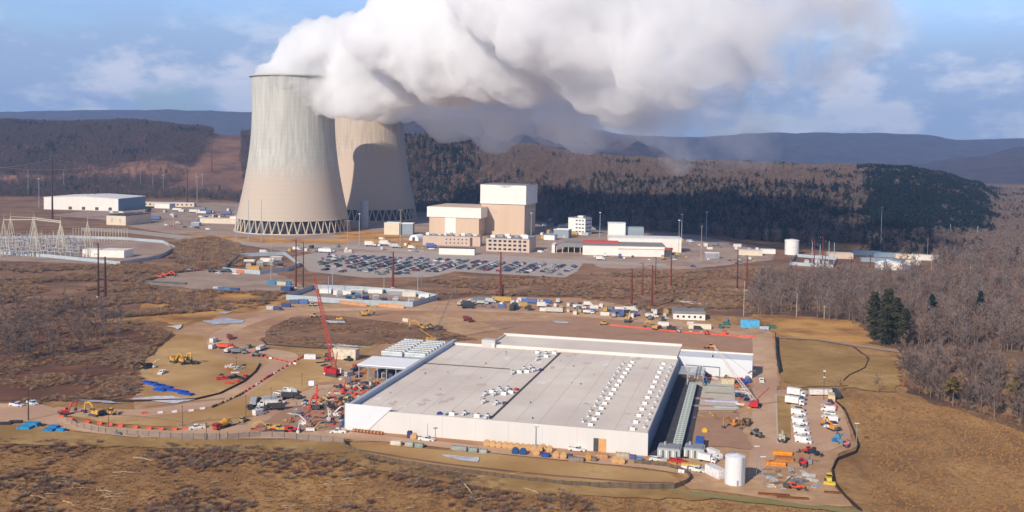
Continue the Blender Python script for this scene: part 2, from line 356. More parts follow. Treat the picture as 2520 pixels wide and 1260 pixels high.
# construction site
sheet('construction_ground', [(430, 815), (540, 780), (640, 765), (700, 748), (860, 750), (1080, 742), (1150, 733), (1440, 733), (1560, 758), (1640, 785), (1800, 798), (1895, 812), (1915, 850), (1918, 965), (2020, 965), (2065, 985), (2090, 1040), (2106, 1100), (2050, 1135), (2045, 1180), (2100, 1250), (1950, 1240), (1800, 1215), (1700, 1205), (1690, 1180), (1640, 1150), (1300, 1118), (1000, 1092), (800, 1078), (640, 1072), (480, 1060), (330, 1040), (330, 960), (345, 900), (430, 830)], soil, jit=1.5)
sheet('cleared_slope', [(432, 822), (500, 826), (505, 862), (560, 885), (640, 895), (612, 935), (560, 968), (500, 985), (430, 990), (350, 985), (345, 905)], khaki, jit=1)
sheet('embankment', [(480, 1012), (600, 978), (690, 915), (745, 884), (790, 886), (850, 930), (780, 945), (700, 985), (610, 1035), (500, 1050), (420, 1052), (240, 1040), (130, 1015), (300, 1018)], khaki, jit=.8)
sheet('dry_mound', [(640, 840), (660, 808), (720, 782), (820, 776), (950, 792), (1060, 806), (1180, 838), (1080, 842), (940, 845), (850, 862), (700, 855)], scrubg, jit=1.5)
sheet('turf_strip', [(600, 850), (700, 855), (850, 862), (930, 850), (900, 872), (760, 878), (640, 872)], turf, jit=1)
sheet('soil_apron', [(1180, 790), (1500, 790), (1750, 810), (1860, 830), (1850, 868), (1600, 845), (1240, 815)], wetm, jit=2)
rt = random.Random(77)
for k in range(46):
    a = (rt.uniform(520, 1850), rt.uniform(752, 830)) if k < 26 else (rt.uniform(1700, 1900), rt.uniform(850, 1180)) if k < 36 else (rt.uniform(180, 840), rt.uniform(990, 1070))
    L2 = rt.uniform(60, 220); sl = rt.uniform(-.12, .14) if k < 26 or k >= 36 else 3; dx = L2 / (1 + abs(sl)); b_ = (a[0] + dx * .5, a[1] + dx * sl * .5 + rt.uniform(-4, 4)); c_ = (a[0] + dx, a[1] + dx * sl)
    if not 26 <= k < 36: TRK.append((a, b_, c_))
hr = ribbon('haul_road', [(120, 1012), (330, 1022), (480, 1003), (590, 968), (655, 920), (712, 885), (690, 868), (600, 862), (530, 852), (545, 822), (600, 795), (700, 768), (900, 760), (1300, 765), (1700, 800), (1850, 832)], 11, soil2)
sheet('site_road', [(-120, 990), (100, 997), (150, 1010), (170, 1035), (260, 1052), (420, 1062), (540, 1052), (620, 1030), (700, 985), (780, 950), (850, 945), (870, 962), (800, 1000), (700, 1045), (840, 1062), (1000, 1080), (1300, 1112), (1640, 1142), (1720, 1160), (1700, 1172), (1590, 1154), (1300, 1126), (1000, 1094), (830, 1080), (560, 1082), (330, 1078), (180, 1062), (90, 1040), (-120, 1040)], soil2, jit=.5)
sheet('east_road', [(1852, 830), (1900, 832), (1912, 900), (1914, 965), (1918, 1100), (1880, 1180), (1838, 1180), (1852, 1050)], soil2, jit=.6)
sheet('truck_park', [(1916, 962), (1960, 958), (2030, 970), (2066, 990), (2084, 1040), (2096, 1090), (2040, 1112), (1900, 1118), (1905, 1080)], soil2, jit=.6)
sheet('turf_median', [(1912, 976), (1945, 978), (1948, 1080), (1935, 1092), (1912, 1088)], turf, jit=.5)
sheet('east_basin', [(1918, 838), (2010, 842), (2090, 856), (2132, 878), (2130, 900), (2085, 930), (2090, 950), (2020, 952), (1960, 955), (1928, 940), (1914, 900)], turf, jit=1)
ribbon('basin_track', [(1915, 832), (2020, 838), (2110, 852), (2220, 868), (2360, 884), (2560, 905)], 5, grav)
sheet('turf_bank', [(2085, 930), (2140, 880), (2210, 880), (2230, 930), (2200, 965), (2090, 955)], turf, jit=2)
sheet('south_basin', [(855, 1095), (960, 1100), (1240, 1122), (1560, 1156), (1640, 1166), (1680, 1190), (1640, 1202), (1400, 1192), (1100, 1158), (900, 1126)], khaki, jit=.8)
ribbon('basin_ditch', [(870, 1108), (1060, 1140), (1300, 1168), (1560, 1190), (1660, 1192)], 1.6, scrubg, jit=.5)
sheet('perimeter_turf', [(-120, 1045), (90, 1052), (180, 1066), (330, 1080), (560, 1084), (760, 1088), (845, 1092), (900, 1128), (1100, 1162), (1400, 1198), (1640, 1210), (1700, 1215), (1800, 1225), (1700, 1235), (1300, 1215), (1000, 1172), (760, 1120), (400, 1104), (200, 1100), (-120, 1090)], turf, jit=1.5)
sheet('green_verge', [(1620, 1206), (1700, 1212), (1950, 1240), (2140, 1262), (2140, 1268), (1900, 1246), (1700, 1222)], greeng, jit=1)
sheet('concrete_pad', [(1690, 940), (1805, 938), (1812, 1012), (1688, 1012)], conc, jit=0)
sheet('excavated_ground', [(1670, 1015), (1815, 1016), (1850, 1110), (1655, 1090)], wetm, jit=1)
sheet('excavated_soil', [(620, 1060), (690, 1015), (800, 985), (850, 990), (850, 1052), (720, 1068)], wetm, jit=1.5)
TZ = LAY[0]; LAY[0] += .045
trm = [mat('damp_track', srgb(176, 140, 118), .9, var=.12), mat('dusty_track', srgb(212, 178, 154), .95, var=.08)]
for k, P in enumerate(TRK):
    for q in (-1, 1): ribbon('tyre_track', [(p_[0], p_[1] + q * .9) for p_ in P], random.uniform(.25, .45), trm[k % 2], jit=.15, z=TZ + k * .0007)
for k, P in enumerate([[(500, 792), (560, 784), (600, 790), (590, 798), (520, 800)], [(408, 806), (450, 800), (440, 812)], [(530, 770), (570, 769), (560, 774)], [(1655, 742), (1780, 742), (1780, 752), (1700, 750)], [(1360, 793), (1395, 793), (1405, 798), (1370, 798)],
                       [(790, 848), (880, 852), (910, 858), (830, 855)], [(188, 986), (250, 988), (310, 992), (260, 996)], [(320, 985), (420, 978), (480, 986), (430, 996)], [(1085, 1122), (1180, 1130), (1170, 1140), (1120, 1134)], [(800, 790), (840, 792), (850, 797), (810, 797)]]):
    sheet('snow_patch' if k % 2 else 'puddle', P, snow if k % 2 else puddle, jit=1.5, step=1.2)
# ------------------------------------------------------------------ vegetation
bark = mat('bare_bark', srgb(112, 98, 88), .95, var=.25, sc=.3)
barkL = mat('pale_bark', srgb(136, 122, 106), .95, var=.2, sc=.3)
twig = mat('bare_twigs', srgb(122, 108, 102), .95, var=.25, sc=.2)
twig2 = mat('brown_twigs', srgb(122, 100, 88), .95, var=.25, sc=.2)
twigd = mat('dark_twigs', srgb(94, 80, 76), .95, var=.25, sc=.2)
needle = mat('pine_needles', srgb(66, 66, 40), .9, var=.4, sc=.8)
needled = mat('spruce_needles', srgb(34, 48, 44), .9, var=.4, sc=.8)
rust = mat('rusty_leaves', srgb(150, 84, 44), .9, var=.3, sc=.8)
olive = mat('olive_needles', srgb(110, 96, 46), .9, var=.3, sc=.8)
def bare_tree(seed, hgt, detail, spread=.5, tw=.05, side=3, lean=0):
    rnd = random.Random(seed); T = MB(); C = MB()
    def branch(mb, p, d, ln, r, lev):
        segs = 2 if lev < 2 else 1; q = p
        for s in range(segs):
            d2 = (d + Vector((rnd.gauss(0, .10), rnd.gauss(0, .10), .06))).normalized()
            q2 = q + d2 * ln / segs; mb.tube(q, q2, r, r * .7, side, cap=False); q, d, r = q2, d2, r * .7
        if lev >= detail: return
        k = 4 if lev < 2 else 5
        for _ in range(k):
            t = rnd.uniform(.35, 1); b = p.lerp(q, t)
            a = rnd.uniform(0, 6.283); nd = (d + Vector((math.cos(a), math.sin(a), rnd.uniform(-.1, .35))) * rnd.uniform(.5, 1.0)).normalized()
            branch(C, b, nd, ln * rnd.uniform(.42, .62), max(tw * .5, r * .6), lev + 1)
    p = Vector((0, 0, -.3)); d = Vector((rnd.gauss(0, .05), rnd.gauss(0, .05), 1)).normalized(); r = hgt * .014 + .03
    n = 6; pts = [p]
    for i in range(n):
        q = p + d * hgt / n; r2 = r * .82; T.tube(p, q, r, r2, 5, cap=False); p, r = q, r2
        d = (d + Vector((rnd.gauss(0, .06), rnd.gauss(0, .06), .1))).normalized(); pts.append(p)
        if i >= 1:
            for _ in range(3):
                a = rnd.uniform(0, 6.283); el = rnd.uniform(.5, 1.4)
                branch(C, p - d * rnd.uniform(0, hgt / n), Vector((math.cos(a), math.sin(a), el)).normalized(), hgt * spread * rnd.uniform(.35, .6) * (1 - .09 * i), r * .55, 1)
    return T, C
def far_tree(seed, hgt, n=46, w=.5):
    rnd = random.Random(seed); C = MB(); C.tube((0, 0, -1), (0, 0, hgt * .8), .22, .08, 3, cap=False)
    for _ in range(n):
        z = hgt * rnd.uniform(.18, 1); rr = hgt * .30 * math.sqrt(max(0, 1 - ((z / hgt - .6) / .45) ** 2)); a = rnd.uniform(0, 6.283); q = rnd.uniform(.2, 1) * rr
        p = Vector((math.cos(a) * q, math.sin(a) * q, z)); dr = Vector((math.cos(a) + rnd.gauss(0, .5), math.sin(a) + rnd.gauss(0, .5), rnd.uniform(.2, 1.6))).normalized()
        s = Vector((rnd.gauss(0, 1), rnd.gauss(0, 1), rnd.gauss(0, .5))).cross(dr).normalized() * w * rnd.uniform(.3, 1)
        ln = rnd.uniform(1.0, 2.6)
        C.add([p - s * .5 - dr * ln * .5, p + s * .5 - dr * ln * .5, p + dr * ln], [(0, 1, 2)])
    return C
def conifer(seed, hgt, wid=.22, n=420, sz=1.0, base=.12, rag=.35, rnd_=False):
    rnd = random.Random(seed); T = MB(); C = MB(); T.tube((0, 0, -.5), (0, 0, hgt * .95), hgt * .016, .05, 6, cap=False)
    for _ in range(n):
        t = rnd.random() ** .8; z = hgt * (base + (1 - base) * t); rr = hgt * wid * (1 - t) ** .75 * (1 + .25 * math.sin(z * 2.2) + rnd.gauss(0, .15)) + .25
        if rnd_: rr = hgt * wid * math.sqrt(max(.02, 1 - ((t - .45) / .58) ** 2)) * (1 + .28 * math.sin(z * 1.3 + seed)); 
        a = rnd.uniform(0, 6.283); q = rr * rnd.uniform(rag, 1); p = Vector((math.cos(a) * q, math.sin(a) * q, z))
        o = Vector((math.cos(a), math.sin(a), -.25 + rnd.gauss(0, .25))).normalized() * sz * rnd.uniform(.6, 1.3); s = Vector((-math.sin(a), math.cos(a), rnd.gauss(0, .3))) * sz * rnd.uniform(.3, .6)
        C.add([p - o * .5, p + s, p + o, p - s + Vector((0, 0, .2))], [(0, 1, 2, 3)])
    return T, C
def shrub(seed, r, n=70, w=.10, up=1.0):
    rnd = random.Random(seed); C = MB()
    for _ in range(n):
        a = rnd.uniform(0, 6.283); d = Vector((math.cos(a), math.sin(a), rnd.uniform(.25, 1.8) * up)).normalized(); b = Vector((math.cos(a), math.sin(a), 0)) * r * rnd.uniform(0, .45)
        ln = r * rnd.uniform(.5, 1.1); s = Vector((-math.sin(a), math.cos(a), rnd.gauss(0, .4))) * w; m = b + d * ln * .6 + Vector((0, 0, .1)); e = m + (d + Vector((rnd.gauss(0, .5), rnd.gauss(0, .5), rnd.gauss(0, .3)))) * ln * .5
        C.add([b - s, b + s, m + s * .7, m - s * .7, e], [(0, 1, 2, 3), (3, 2, 4)])
    return C
def proto(name, mb, m):
    return bpy.data.objects.new(name, mb.mesh(name, m))
def scatter(name, pts, protos, label, cat):
    """one object: points carrying scale, turn and kind; the plants grow on them"""
    me = bpy.data.meshes.new(name); me.from_pydata([p[:3] for p in pts], [], [])
    a = me.attributes.new('sz', 'FLOAT', 'POINT'); a.data.foreach_set('value', [p[3] for p in pts])
    a = me.attributes.new('turn', 'FLOAT', 'POINT'); a.data.foreach_set('value', [random.uniform(0, 6.28) for _ in pts])
    a = me.attributes.new('pick', 'INT', 'POINT'); a.data.foreach_set('value', [p[4] for p in pts])
    o = bpy.data.objects.new(name, me); COL.objects.link(o); tag(o, label, cat, kind='stuff')
    ng = bpy.data.node_groups.new(name, 'GeometryNodeTree'); ng.interface.new_socket('Geometry', in_out='INPUT', socket_type='NodeSocketGeometry'); ng.interface.new_socket('Geometry', in_out='OUTPUT', socket_type='NodeSocketGeometry')
    n = ng.nodes; l = ng.links; gi = n.new('NodeGroupInput'); go = n.new('NodeGroupOutput')
    g2i = n.new('GeometryNodeGeometryToInstance')
    for p in reversed(protos):
        oi = n.new('GeometryNodeObjectInfo'); oi.inputs['Object'].default_value = p; oi.inputs['As Instance'].default_value = False; l.new(oi.outputs['Geometry'], g2i.inputs[0])
    ip = n.new('GeometryNodeInstanceOnPoints'); ip.inputs['Pick Instance'].default_value = True
    def attr(nm, ty):
        q = n.new('GeometryNodeInputNamedAttribute'); q.data_type = ty; q.inputs['Name'].default_value = nm; return q.outputs['Attribute']
    cx = n.new('ShaderNodeCombineXYZ'); l.new(attr('turn', 'FLOAT'), cx.inputs[2])
    l.new(gi.outputs[0], ip.inputs['Points']); l.new(g2i.outputs[0], ip.inputs['Instance']); l.new(attr('pick', 'INT'), ip.inputs['Instance Index'])
    l.new(cx.outputs[0], ip.inputs['Rotation']); l.new(attr('sz', 'FLOAT'), ip.inputs['Scale']); l.new(ip.outputs[0], go.inputs[0])
    md = o.modifiers.new('growth', 'NODES'); md.node_group = ng
    return o
def fill(poly, n, y0, y1, xr=None, seed=1, clump=0, csc=40, avoid=()):
    """random ground points whose picture position falls in a polygon"""
    rnd = random.Random(seed); out = []; tries = 0
    while len(out) < n and tries < n * 30:
        tries += 1; Y = math.sqrt(rnd.uniform(y0 * y0, y1 * y1)); X = Y * rnd.uniform(-.56, .56)
        if xr and not (xr[0] < X < xr[1]): continue
        z = H(X, Y); p = PR(X, Y, z)
        if not inpoly(p[0], p[1], poly): continue
        if clump and noise.noise(Vector((X / csc, Y / csc, 4))) < clump - 1 + rnd.uniform(-.34, .34): continue
        if any(inpoly(p[0], p[1], q) for q in avoid): continue
        out.append((X, Y, z))
    return out
FAR = [proto('far_tree', far_tree(i, 15, 84, .62), twig if i % 2 else twig2) for i in range(4)]
FARC = [proto('far_conifer', conifer(50 + i, 17, .2, 90, 1.9, .08)[1], needled) for i in range(2)]
FARD = [proto('shade_tinted_tree', far_tree(20 + i, 15, 84, .62), twigd) for i in range(3)]  # darker twig colour stands in for cloud shadow on the left hillside
def rpick(pts, picks, lo=.75, hi=1.25, s=3):
    r = random.Random(s); return [(x, y, z, r.uniform(lo, hi), r.choice(picks)) for x, y, z in pts]
# left hillside, with the power line clearing through it
corr = [(440, 450), (490, 385), (518, 335), (535, 316), (596, 316), (594, 350), (590, 400), (606, 480), (380, 470)]
clr = [(-300, 420), (100, 436), (260, 420), (330, 398), (420, 398), (470, 420), (440, 440), (240, 440), (-300, 470)]
def world_fill(n, x0, x1, y0, y1, test, seed):
    rnd = random.Random(seed); out = []
    for _ in range(n):
        Y = math.sqrt(rnd.uniform(y0 * y0, y1 * y1)); px = rnd.uniform(x0, x1); X = (px - 1260) / FOC * Y; z = H(X, Y)
        if test(X, Y, z, PR(X, Y, z), rnd): out.append((X, Y, z))
    return out
lh = world_fill(46000, -120, 1060, 1430, 2900, lambda X, Y, z, p, r: Y > tab(p[0], [(540, 1720), (640, 1520)]) and not inpoly(*p, corr) and not (inpoly(*p, clr) and r.random() < .8), 5)
r5 = random.Random(9)
scatter('left_hill_forest', [(x, y, z, r5.uniform(.6, 1.0), (r5.randint(0, 2) if r5.random() < .985 - .2 * (noise.noise(Vector((x / 90, y / 90, 0))) > .35) else 3)) for x, y, z in lh], FARD + FARC[:1], 'shade-tinted leafless forest covering the hillside left of and behind the cooling towers', 'forest')
def midtest(X, Y, z, p, r):
    lim = tab(p[0], [(950, 1500), (1150, 1420), (1350, 1330), (1450, 1260), (1700, 1180), (1900, 1090), (2050, 1010), (2300, 940), (2600, 880)])
    if Y < lim: return False
    return not (2020 < p[0] < 2140 and 600 < p[1] < 622)
mf = world_fill(84000, 930, 2680, 880, 2600, midtest, 6)
def mpick(x, y, z):
    px = PR(x, y, z)[0]; c = noise.noise(Vector((x / 70, y / 70, 8)))
    con = .012 + (.4 if c > .33 else 0)
    if px < 1180 and y > 1500: con += .5
    e_ = 60 * noise.noise(Vector((x / 60, y / 60, 3))) + 40 * noise.noise(Vector((x / 18, y / 18, 3)))
    if 2130 + e_ < px < 2450 + e_ and y > 1170 + e_: con += .72 + (.25 if c > -.1 else 0)
    if 1350 < px < 2300 and y < 1550: con += .34  # more dark conifers added here to deepen the shadow on the ridge
    return r5.choice((4, 5)) if r5.random() < con else r5.randint(0, 3)
scatter('valley_forest', [(x, y, z, r5.uniform(.55, 1.0), mpick(x, y, z)) for x, y, z in mf], FAR + FARC, 'leafless brown forest with dark conifers, some added, on the low ridge behind the plant', 'forest')
# bushes
BR = [proto('bush', shrub(i, 1.6, 130, .05), [mat('brush_grey', srgb(150, 130, 112), .95, var=.2), mat('brush_brown', srgb(158, 118, 86), .95, var=.2), mat('brush_dark', srgb(122, 98, 82), .95, var=.2), mat('brush_straw', srgb(176, 140, 100), .95, var=.2)][i]) for i in range(4)]
def bushes(name, poly, n, y0, y1, label, seed, lo=.6, hi=1.5, clump=.9, csc=25, picks=(0, 1, 2, 3)):
    pts = fill(poly, n, y0, y1, seed=seed, clump=clump, csc=csc); scatter(name, rpick(pts, picks, lo, hi, seed), BR, label, 'brush')
bushes('brush', [(-100, 655), (330, 650), (560, 610), (640, 650), (520, 668), (420, 672), (340, 700), (440, 712), (700, 722), (640, 760), (340, 780), (-100, 800)], 6500, 560, 1000, 'dense purple-brown brush between the left substation and the bare wood', 11, .6, 1.7, 1.08, 45)
bushes('thicket', [(420, 600), (520, 585), (590, 605), (600, 640), (540, 665), (440, 650)], 1500, 750, 1100, 'tall leafless thicket right of the fenced left substation', 12, 1.2, 2.6, 0)
bushes('undergrowth', [(-100, 780), (350, 790), (420, 820), (350, 900), (350, 970), (200, 990), (-100, 985)], 5200, 330, 640, 'rusty undergrowth on the slope above the left approach road', 13, .35, 1.0, 1.05, 24)
bushes('scrub', [(1050, 690), (1900, 660), (1850, 760), (1600, 765), (1400, 730), (1060, 725)], 5000, 560, 880, 'low brown scrub around the rust-coloured power poles', 14, .5, 1.3, 1.08, 38)
bushes('weeds', [(640, 840), (700, 790), (820, 780), (1060, 806), (1180, 838), (940, 848), (850, 862)], 1500, 480, 640, 'brown weeds on the mound behind the red crane', 15, .3, .8, 1.05, 20)
bushes('briars', [(-100, 1080), (330, 1090), (600, 1100), (840, 1110), (1100, 1165), (1400, 1210), (1500, 1280), (-100, 1300)], 1800, 245, 380, 'brown leafless briars in patches over the rough foreground bank', 16, .3, .95, 1.2, 34, (2, 0, 1, 2))
bushes('hedge_brush', [(2200, 880), (2700, 900), (2700, 1080), (2450, 1030), (2330, 990), (2220, 950)], 2600, 330, 520, 'thin brush under the leafless wood at the right', 17, .6, 1.4, .6)
# dry grass tussocks over the open foreground
TG = []
for i in range(3):
    rnd = random.Random(90 + i); C = MB()
    for _ in range(26):
        a = rnd.uniform(0, 6.28); q = rnd.uniform(0, .5); b = Vector((math.cos(a) * q, math.sin(a) * q, -.03)); d = Vector((math.cos(a) * .6, math.sin(a) * .6, 1)) * rnd.uniform(.25, .55); s = Vector((-math.sin(a), math.cos(a), 0)) * .06
        C.add([b - s, b + s, b + d], [(0, 1, 2)])
    TG.append(proto('tussock', C, [straw, mat('dull_tussock', srgb(158, 124, 84), .95, var=.2), mat('red_tussock', srgb(140, 104, 72), .95, var=.2)][i]))
gp = fill([(-60, 1088), (420, 1104), (760, 1122), (1000, 1174), (1300, 1216), (1800, 1240), (2140, 1268), (2140, 1110), (2080, 960), (2330, 1000), (2600, 1060), (2600, 1300), (-60, 1300)], 12000, 245, 420, seed=19)
scatter('grass', rpick(gp, (0, 1, 1, 2), .5, 1.2, 20), TG, 'tufted dry winter grass across the foreground and right-hand field', 'grass')
# the wood on the right: its nearest trees one by one, the rest as one mass
wood = [(1830, 765), (1850, 715), (1900, 685), (2300, 680), (2700, 700), (2700, 1120), (2540, 1060), (2440, 1030), (2330, 1000), (2240, 965), (2215, 900), (2400, 905), (2700, 925), (2700, 880), (2400, 868), (2250, 852), (2160, 840), (2110, 800), (1960, 778), (1850, 775)]
wp = fill(wood, 1750, 330, 800, seed=21, xr=(90, 480), clump=.86, csc=26)
NT = []
TM = [(bark, twig), (barkL, twig), (bark, twig2), (barkL, twig2), (bark, twigd)]
for i in range(5):
    T, C = bare_tree(100 + i, 12.5, 3, .62 + .06 * (i % 3), .10)
    NT.append((T.mesh('trunk', TM[i][0]), C.mesh('crown', TM[i][1])))
def tree_obj(pr, x, y, z, s, label, group=None, name='bare_tree', rz=None, sz=None):
    t = thing(name, label, 'tree', x, y, z, random.uniform(0, 6.28) if rz is None else rz, group); t.scale = (s, s, sz or s)
    for nm, me in (('trunk', pr[0]), ('crown', pr[1])):
        o = bpy.data.objects.new(nm, me); COL.objects.link(o); o.parent = t
    return t
wp.sort(key=lambda p: p[1] - (80 if random.random() < .2 else 0))
for i, (x, y, z) in enumerate(wp[:235]):
    k = i % 5; s = random.uniform(.7, 1.15)
    px_, py_ = PR(x, y, z)
    zone = 'beside the pine group' if 2090 < px_ < 2270 and py_ > 780 else ('on the wood edge above the straw verge' if px_ < 2110 else ('in the front rows near the right field' if py_ > 960 else ('between gravel track and right field' if py_ > 890 else ('behind the gravel track at the right' if px_ < 2420 else 'at the right picture edge'))))
    tree_obj(NT[k], x, y, z, s, f'{["dark-trunked", "pale-trunked", "brown-twigged", "pale brown", "dusky"][k]} {"tall" if s > 1.0 else "short" if s < .82 else "middling"} leafless tree {zone}', 'leafless trees of the wood at the right')
rest = []
NTP = []
for i in range(4):
    T, C = bare_tree(140 + i, 12.5, 2, .66, .2); T.m = [0] * len(T.m); k = len(T.v); T.v += C.v; T.f += [tuple(q + k for q in f) for f in C.f]; T.m += [1] * len(C.f)
    NTP.append(proto('wood_tree', T, [TM[i][0], TM[i][1]]))
scatter('right_wood', [(x, y, z, random.uniform(.75, 1.2), random.randint(0, 3)) for x, y, z in wp[235:]], NTP, 'deeper part of the leafless wood between the yard and the far clearing', 'forest')
# wood on the left slope
lw = fill([(-80, 770), (60, 760), (240, 765), (320, 790), (290, 840), (210, 880), (60, 900), (-80, 900)], 105, 380, 640, seed=31)
for x, y, z in lw:
    k = random.randint(0, 4); s = random.uniform(.6, 1.0); px_, py_ = PR(x, y, z)
    tree_obj(NT[k], x, y, z, s, f'{["dark-trunked", "pale-trunked", "brown-twigged", "pale brown", "dusky"][k]} {"tall" if s > .87 else "short" if s < .72 else "middling"} leafless tree {"at the left edge" if px_ < 80 else "in the middle" if px_ < 200 else "at the right end"} of the left slope', 'leafless trees on the left slope')
fw = fill([(2130, 668), (2520, 690), (2520, 660), (2450, 625), (2300, 640), (2290, 665)], 120, 700, 1000, seed=33)
scatter('far_right_trees', [(x, y, z, random.uniform(.8, 1.5), random.randint(0, 3)) for x, y, z in fw], NTP, 'bare trees behind the white gabled shed at the far right', 'forest')
# conifers that stand out
T, C = conifer(201, 25, .15, 1700, 1.2, .08, .25, True); PINE = (T.mesh('trunk', bark), C.mesh('crown', needle))
T, C = conifer(202, 20, .24, 900, 1.3, .05); SPR = (T.mesh('trunk', bark), C.mesh('crown', needled))
T, C = conifer(203, 12, .3, 500, .9, .55, .1); SCOTS = (T.mesh('trunk', barkL), C.mesh('crown', olive))
for i, (px, py, s, lb) in enumerate([(2150, 838, .95, 'tall dark green pine at the left of the pine group on the wood edge'), (2176, 850, .86, 'tall dark pine second from the left in the pine group'), (2204, 846, 1.02, 'broad dark pine in the middle of the pine group'),
                                     (2226, 856, .8, 'dark pine at the right of the pine group with trunks showing below'), (2184, 826, 1.12, 'dark pine standing behind the middle of the pine group')]):
    x, y = G(px, py); tree_obj(PINE, x, y, 0, s, lb, 'dark pines at the edge of the wood', 'pine_tree', sz=s * random.uniform(.9, 1.1))
for px, py, s, lb, pr, nm in [(2292, 800, .9, 'pointed dark spruce alone in the bare wood right of the pine group', SPR, 'spruce_tree'), (2412, 780, .8, 'small dark spruce far back in the wood near the right edge', SPR, 'spruce_tree'),
                              (2345, 1002, 1.0, 'olive-green pine with bare pale trunk at the front of the right wood', SCOTS, 'pine_tree'), (2500, 1015, 1.15, 'large yellowish pine at the right edge of the picture', SCOTS, 'pine_tree')]:
    x, y = G(px, py); tree_obj(pr, x, y, H(x, y), s, lb, None, nm)
for px, py, s, lb in [(2160, 968, .65, 'single small leafless tree on the turf bank right of the fenced basin'), (2065, 965, .5, 'smallest leafless tree beside the truck park fence'), (1010, 1180, .35, 'small crooked leafless sapling on the foreground bank'), (210, 930, .55, 'pale leaning leafless tree on the rusty slope above the road')]:
    x, y = G(px, py); tree_obj(NT[3], x, y, H(x, y), s, lb)
# fallen trunks in the foreground
rl_ = random.Random(66); k = 0
for i in range(400):
    a = (rl_.uniform(10, 1330), rl_.uniform(1112, 1258)); p = Vector((*G(*a), 0))
    if not (a[0] < 520 or a[1] > 1150) or noise.noise(Vector((p.x / 18, p.y / 18, 1))) < .02 or k >= 48: continue
    k += 1; an = rl_.uniform(-.5, .5) + (0 if rl_.random() < .7 else 1.2); L2 = rl_.uniform(2, 5.5); q = p + Vector((math.cos(an), math.sin(an), 0)) * L2; p.z = H(p.x, p.y) + .3; q.z = H(q.x, q.y) + rl_.uniform(.3, .9)
    m = MB(); mid = p.lerp(q, .5) + Vector((0, rl_.uniform(-.3, .3), rl_.uniform(0, .3))); m.tube(p, mid, .09, .07, 5); m.tube(mid, q, .07, .03, 5)
    for _ in range(3): b0 = p.lerp(q, rl_.uniform(.3, .9)); m.tube(b0, b0 + Vector((rl_.gauss(0, .9), rl_.gauss(0, .9), rl_.uniform(.1, .8))), .04, .02, 4)
    zx = 'far left' if a[0] < 220 else 'left' if a[0] < 480 else 'middle left' if a[0] < 800 else 'middle'
    tag(m.build('dead_branch', mat('dead_branch_wood', srgb(188, 164, 134), .9, var=.2)), f'{"long" if L2 > 4.2 else "short" if L2 < 3 else "bent"} thin pale dead branch in the {zx} of the {"lower" if a[1] > 1190 else "upper"} foreground brush', 'branch', 'thin dead branches in the foreground')
lg = mat('weathered_log', srgb(176, 152, 122), .9, var=.2)
for i, (a, b, r, lb) in enumerate([((140, 1184), (196, 1194), .22, 'pale fallen trunk lying across the brush at the lower left'), ((328, 1128), (376, 1136), .2, 'pale log on the dark brush heap below the orange barriers'), ((278, 1164), (335, 1165), .18, 'short straight pale log lying level in the brush'),
                               ((75, 1222), (115, 1230), .2, 'pale log nearest the lower left corner'), ((236, 1208), (280, 1210), .17, 'thin pale log beside the small brush hollow'), ((1135, 1184), (1172, 1236), .26, 'forked dead trunk slanting down the foreground bank'),
                               ((1290, 1204), (1340, 1224), .2, 'pale log at the foot of the bank under the fence'), ((155, 1236), (185, 1250), .18, 'short pale log at the very bottom left')]):
    p = Vector((*G(*a), 0)); q = Vector((*G(*b), 0)); p.z = H(p.x, p.y) + .35; q.z = H(q.x, q.y) + .3; m = MB(); mid = p.lerp(q, .5) + Vector((.1, .4, .12))
    m.tube(p, mid, r, r * .85, 7); m.tube(mid, q, r * .85, r * .45, 7); rr = random.Random(i)
    for k in range(6):
        b0 = p.lerp(q, rr.uniform(.3, .95)); m.tube(b0, b0 + Vector((rr.gauss(0, 1.2), rr.gauss(0, 1.6), rr.uniform(.1, .9))), r * .35, .03, 4)
    tag(m.build('fallen_log', lg), lb, 'log', 'fallen trunks in the foreground')
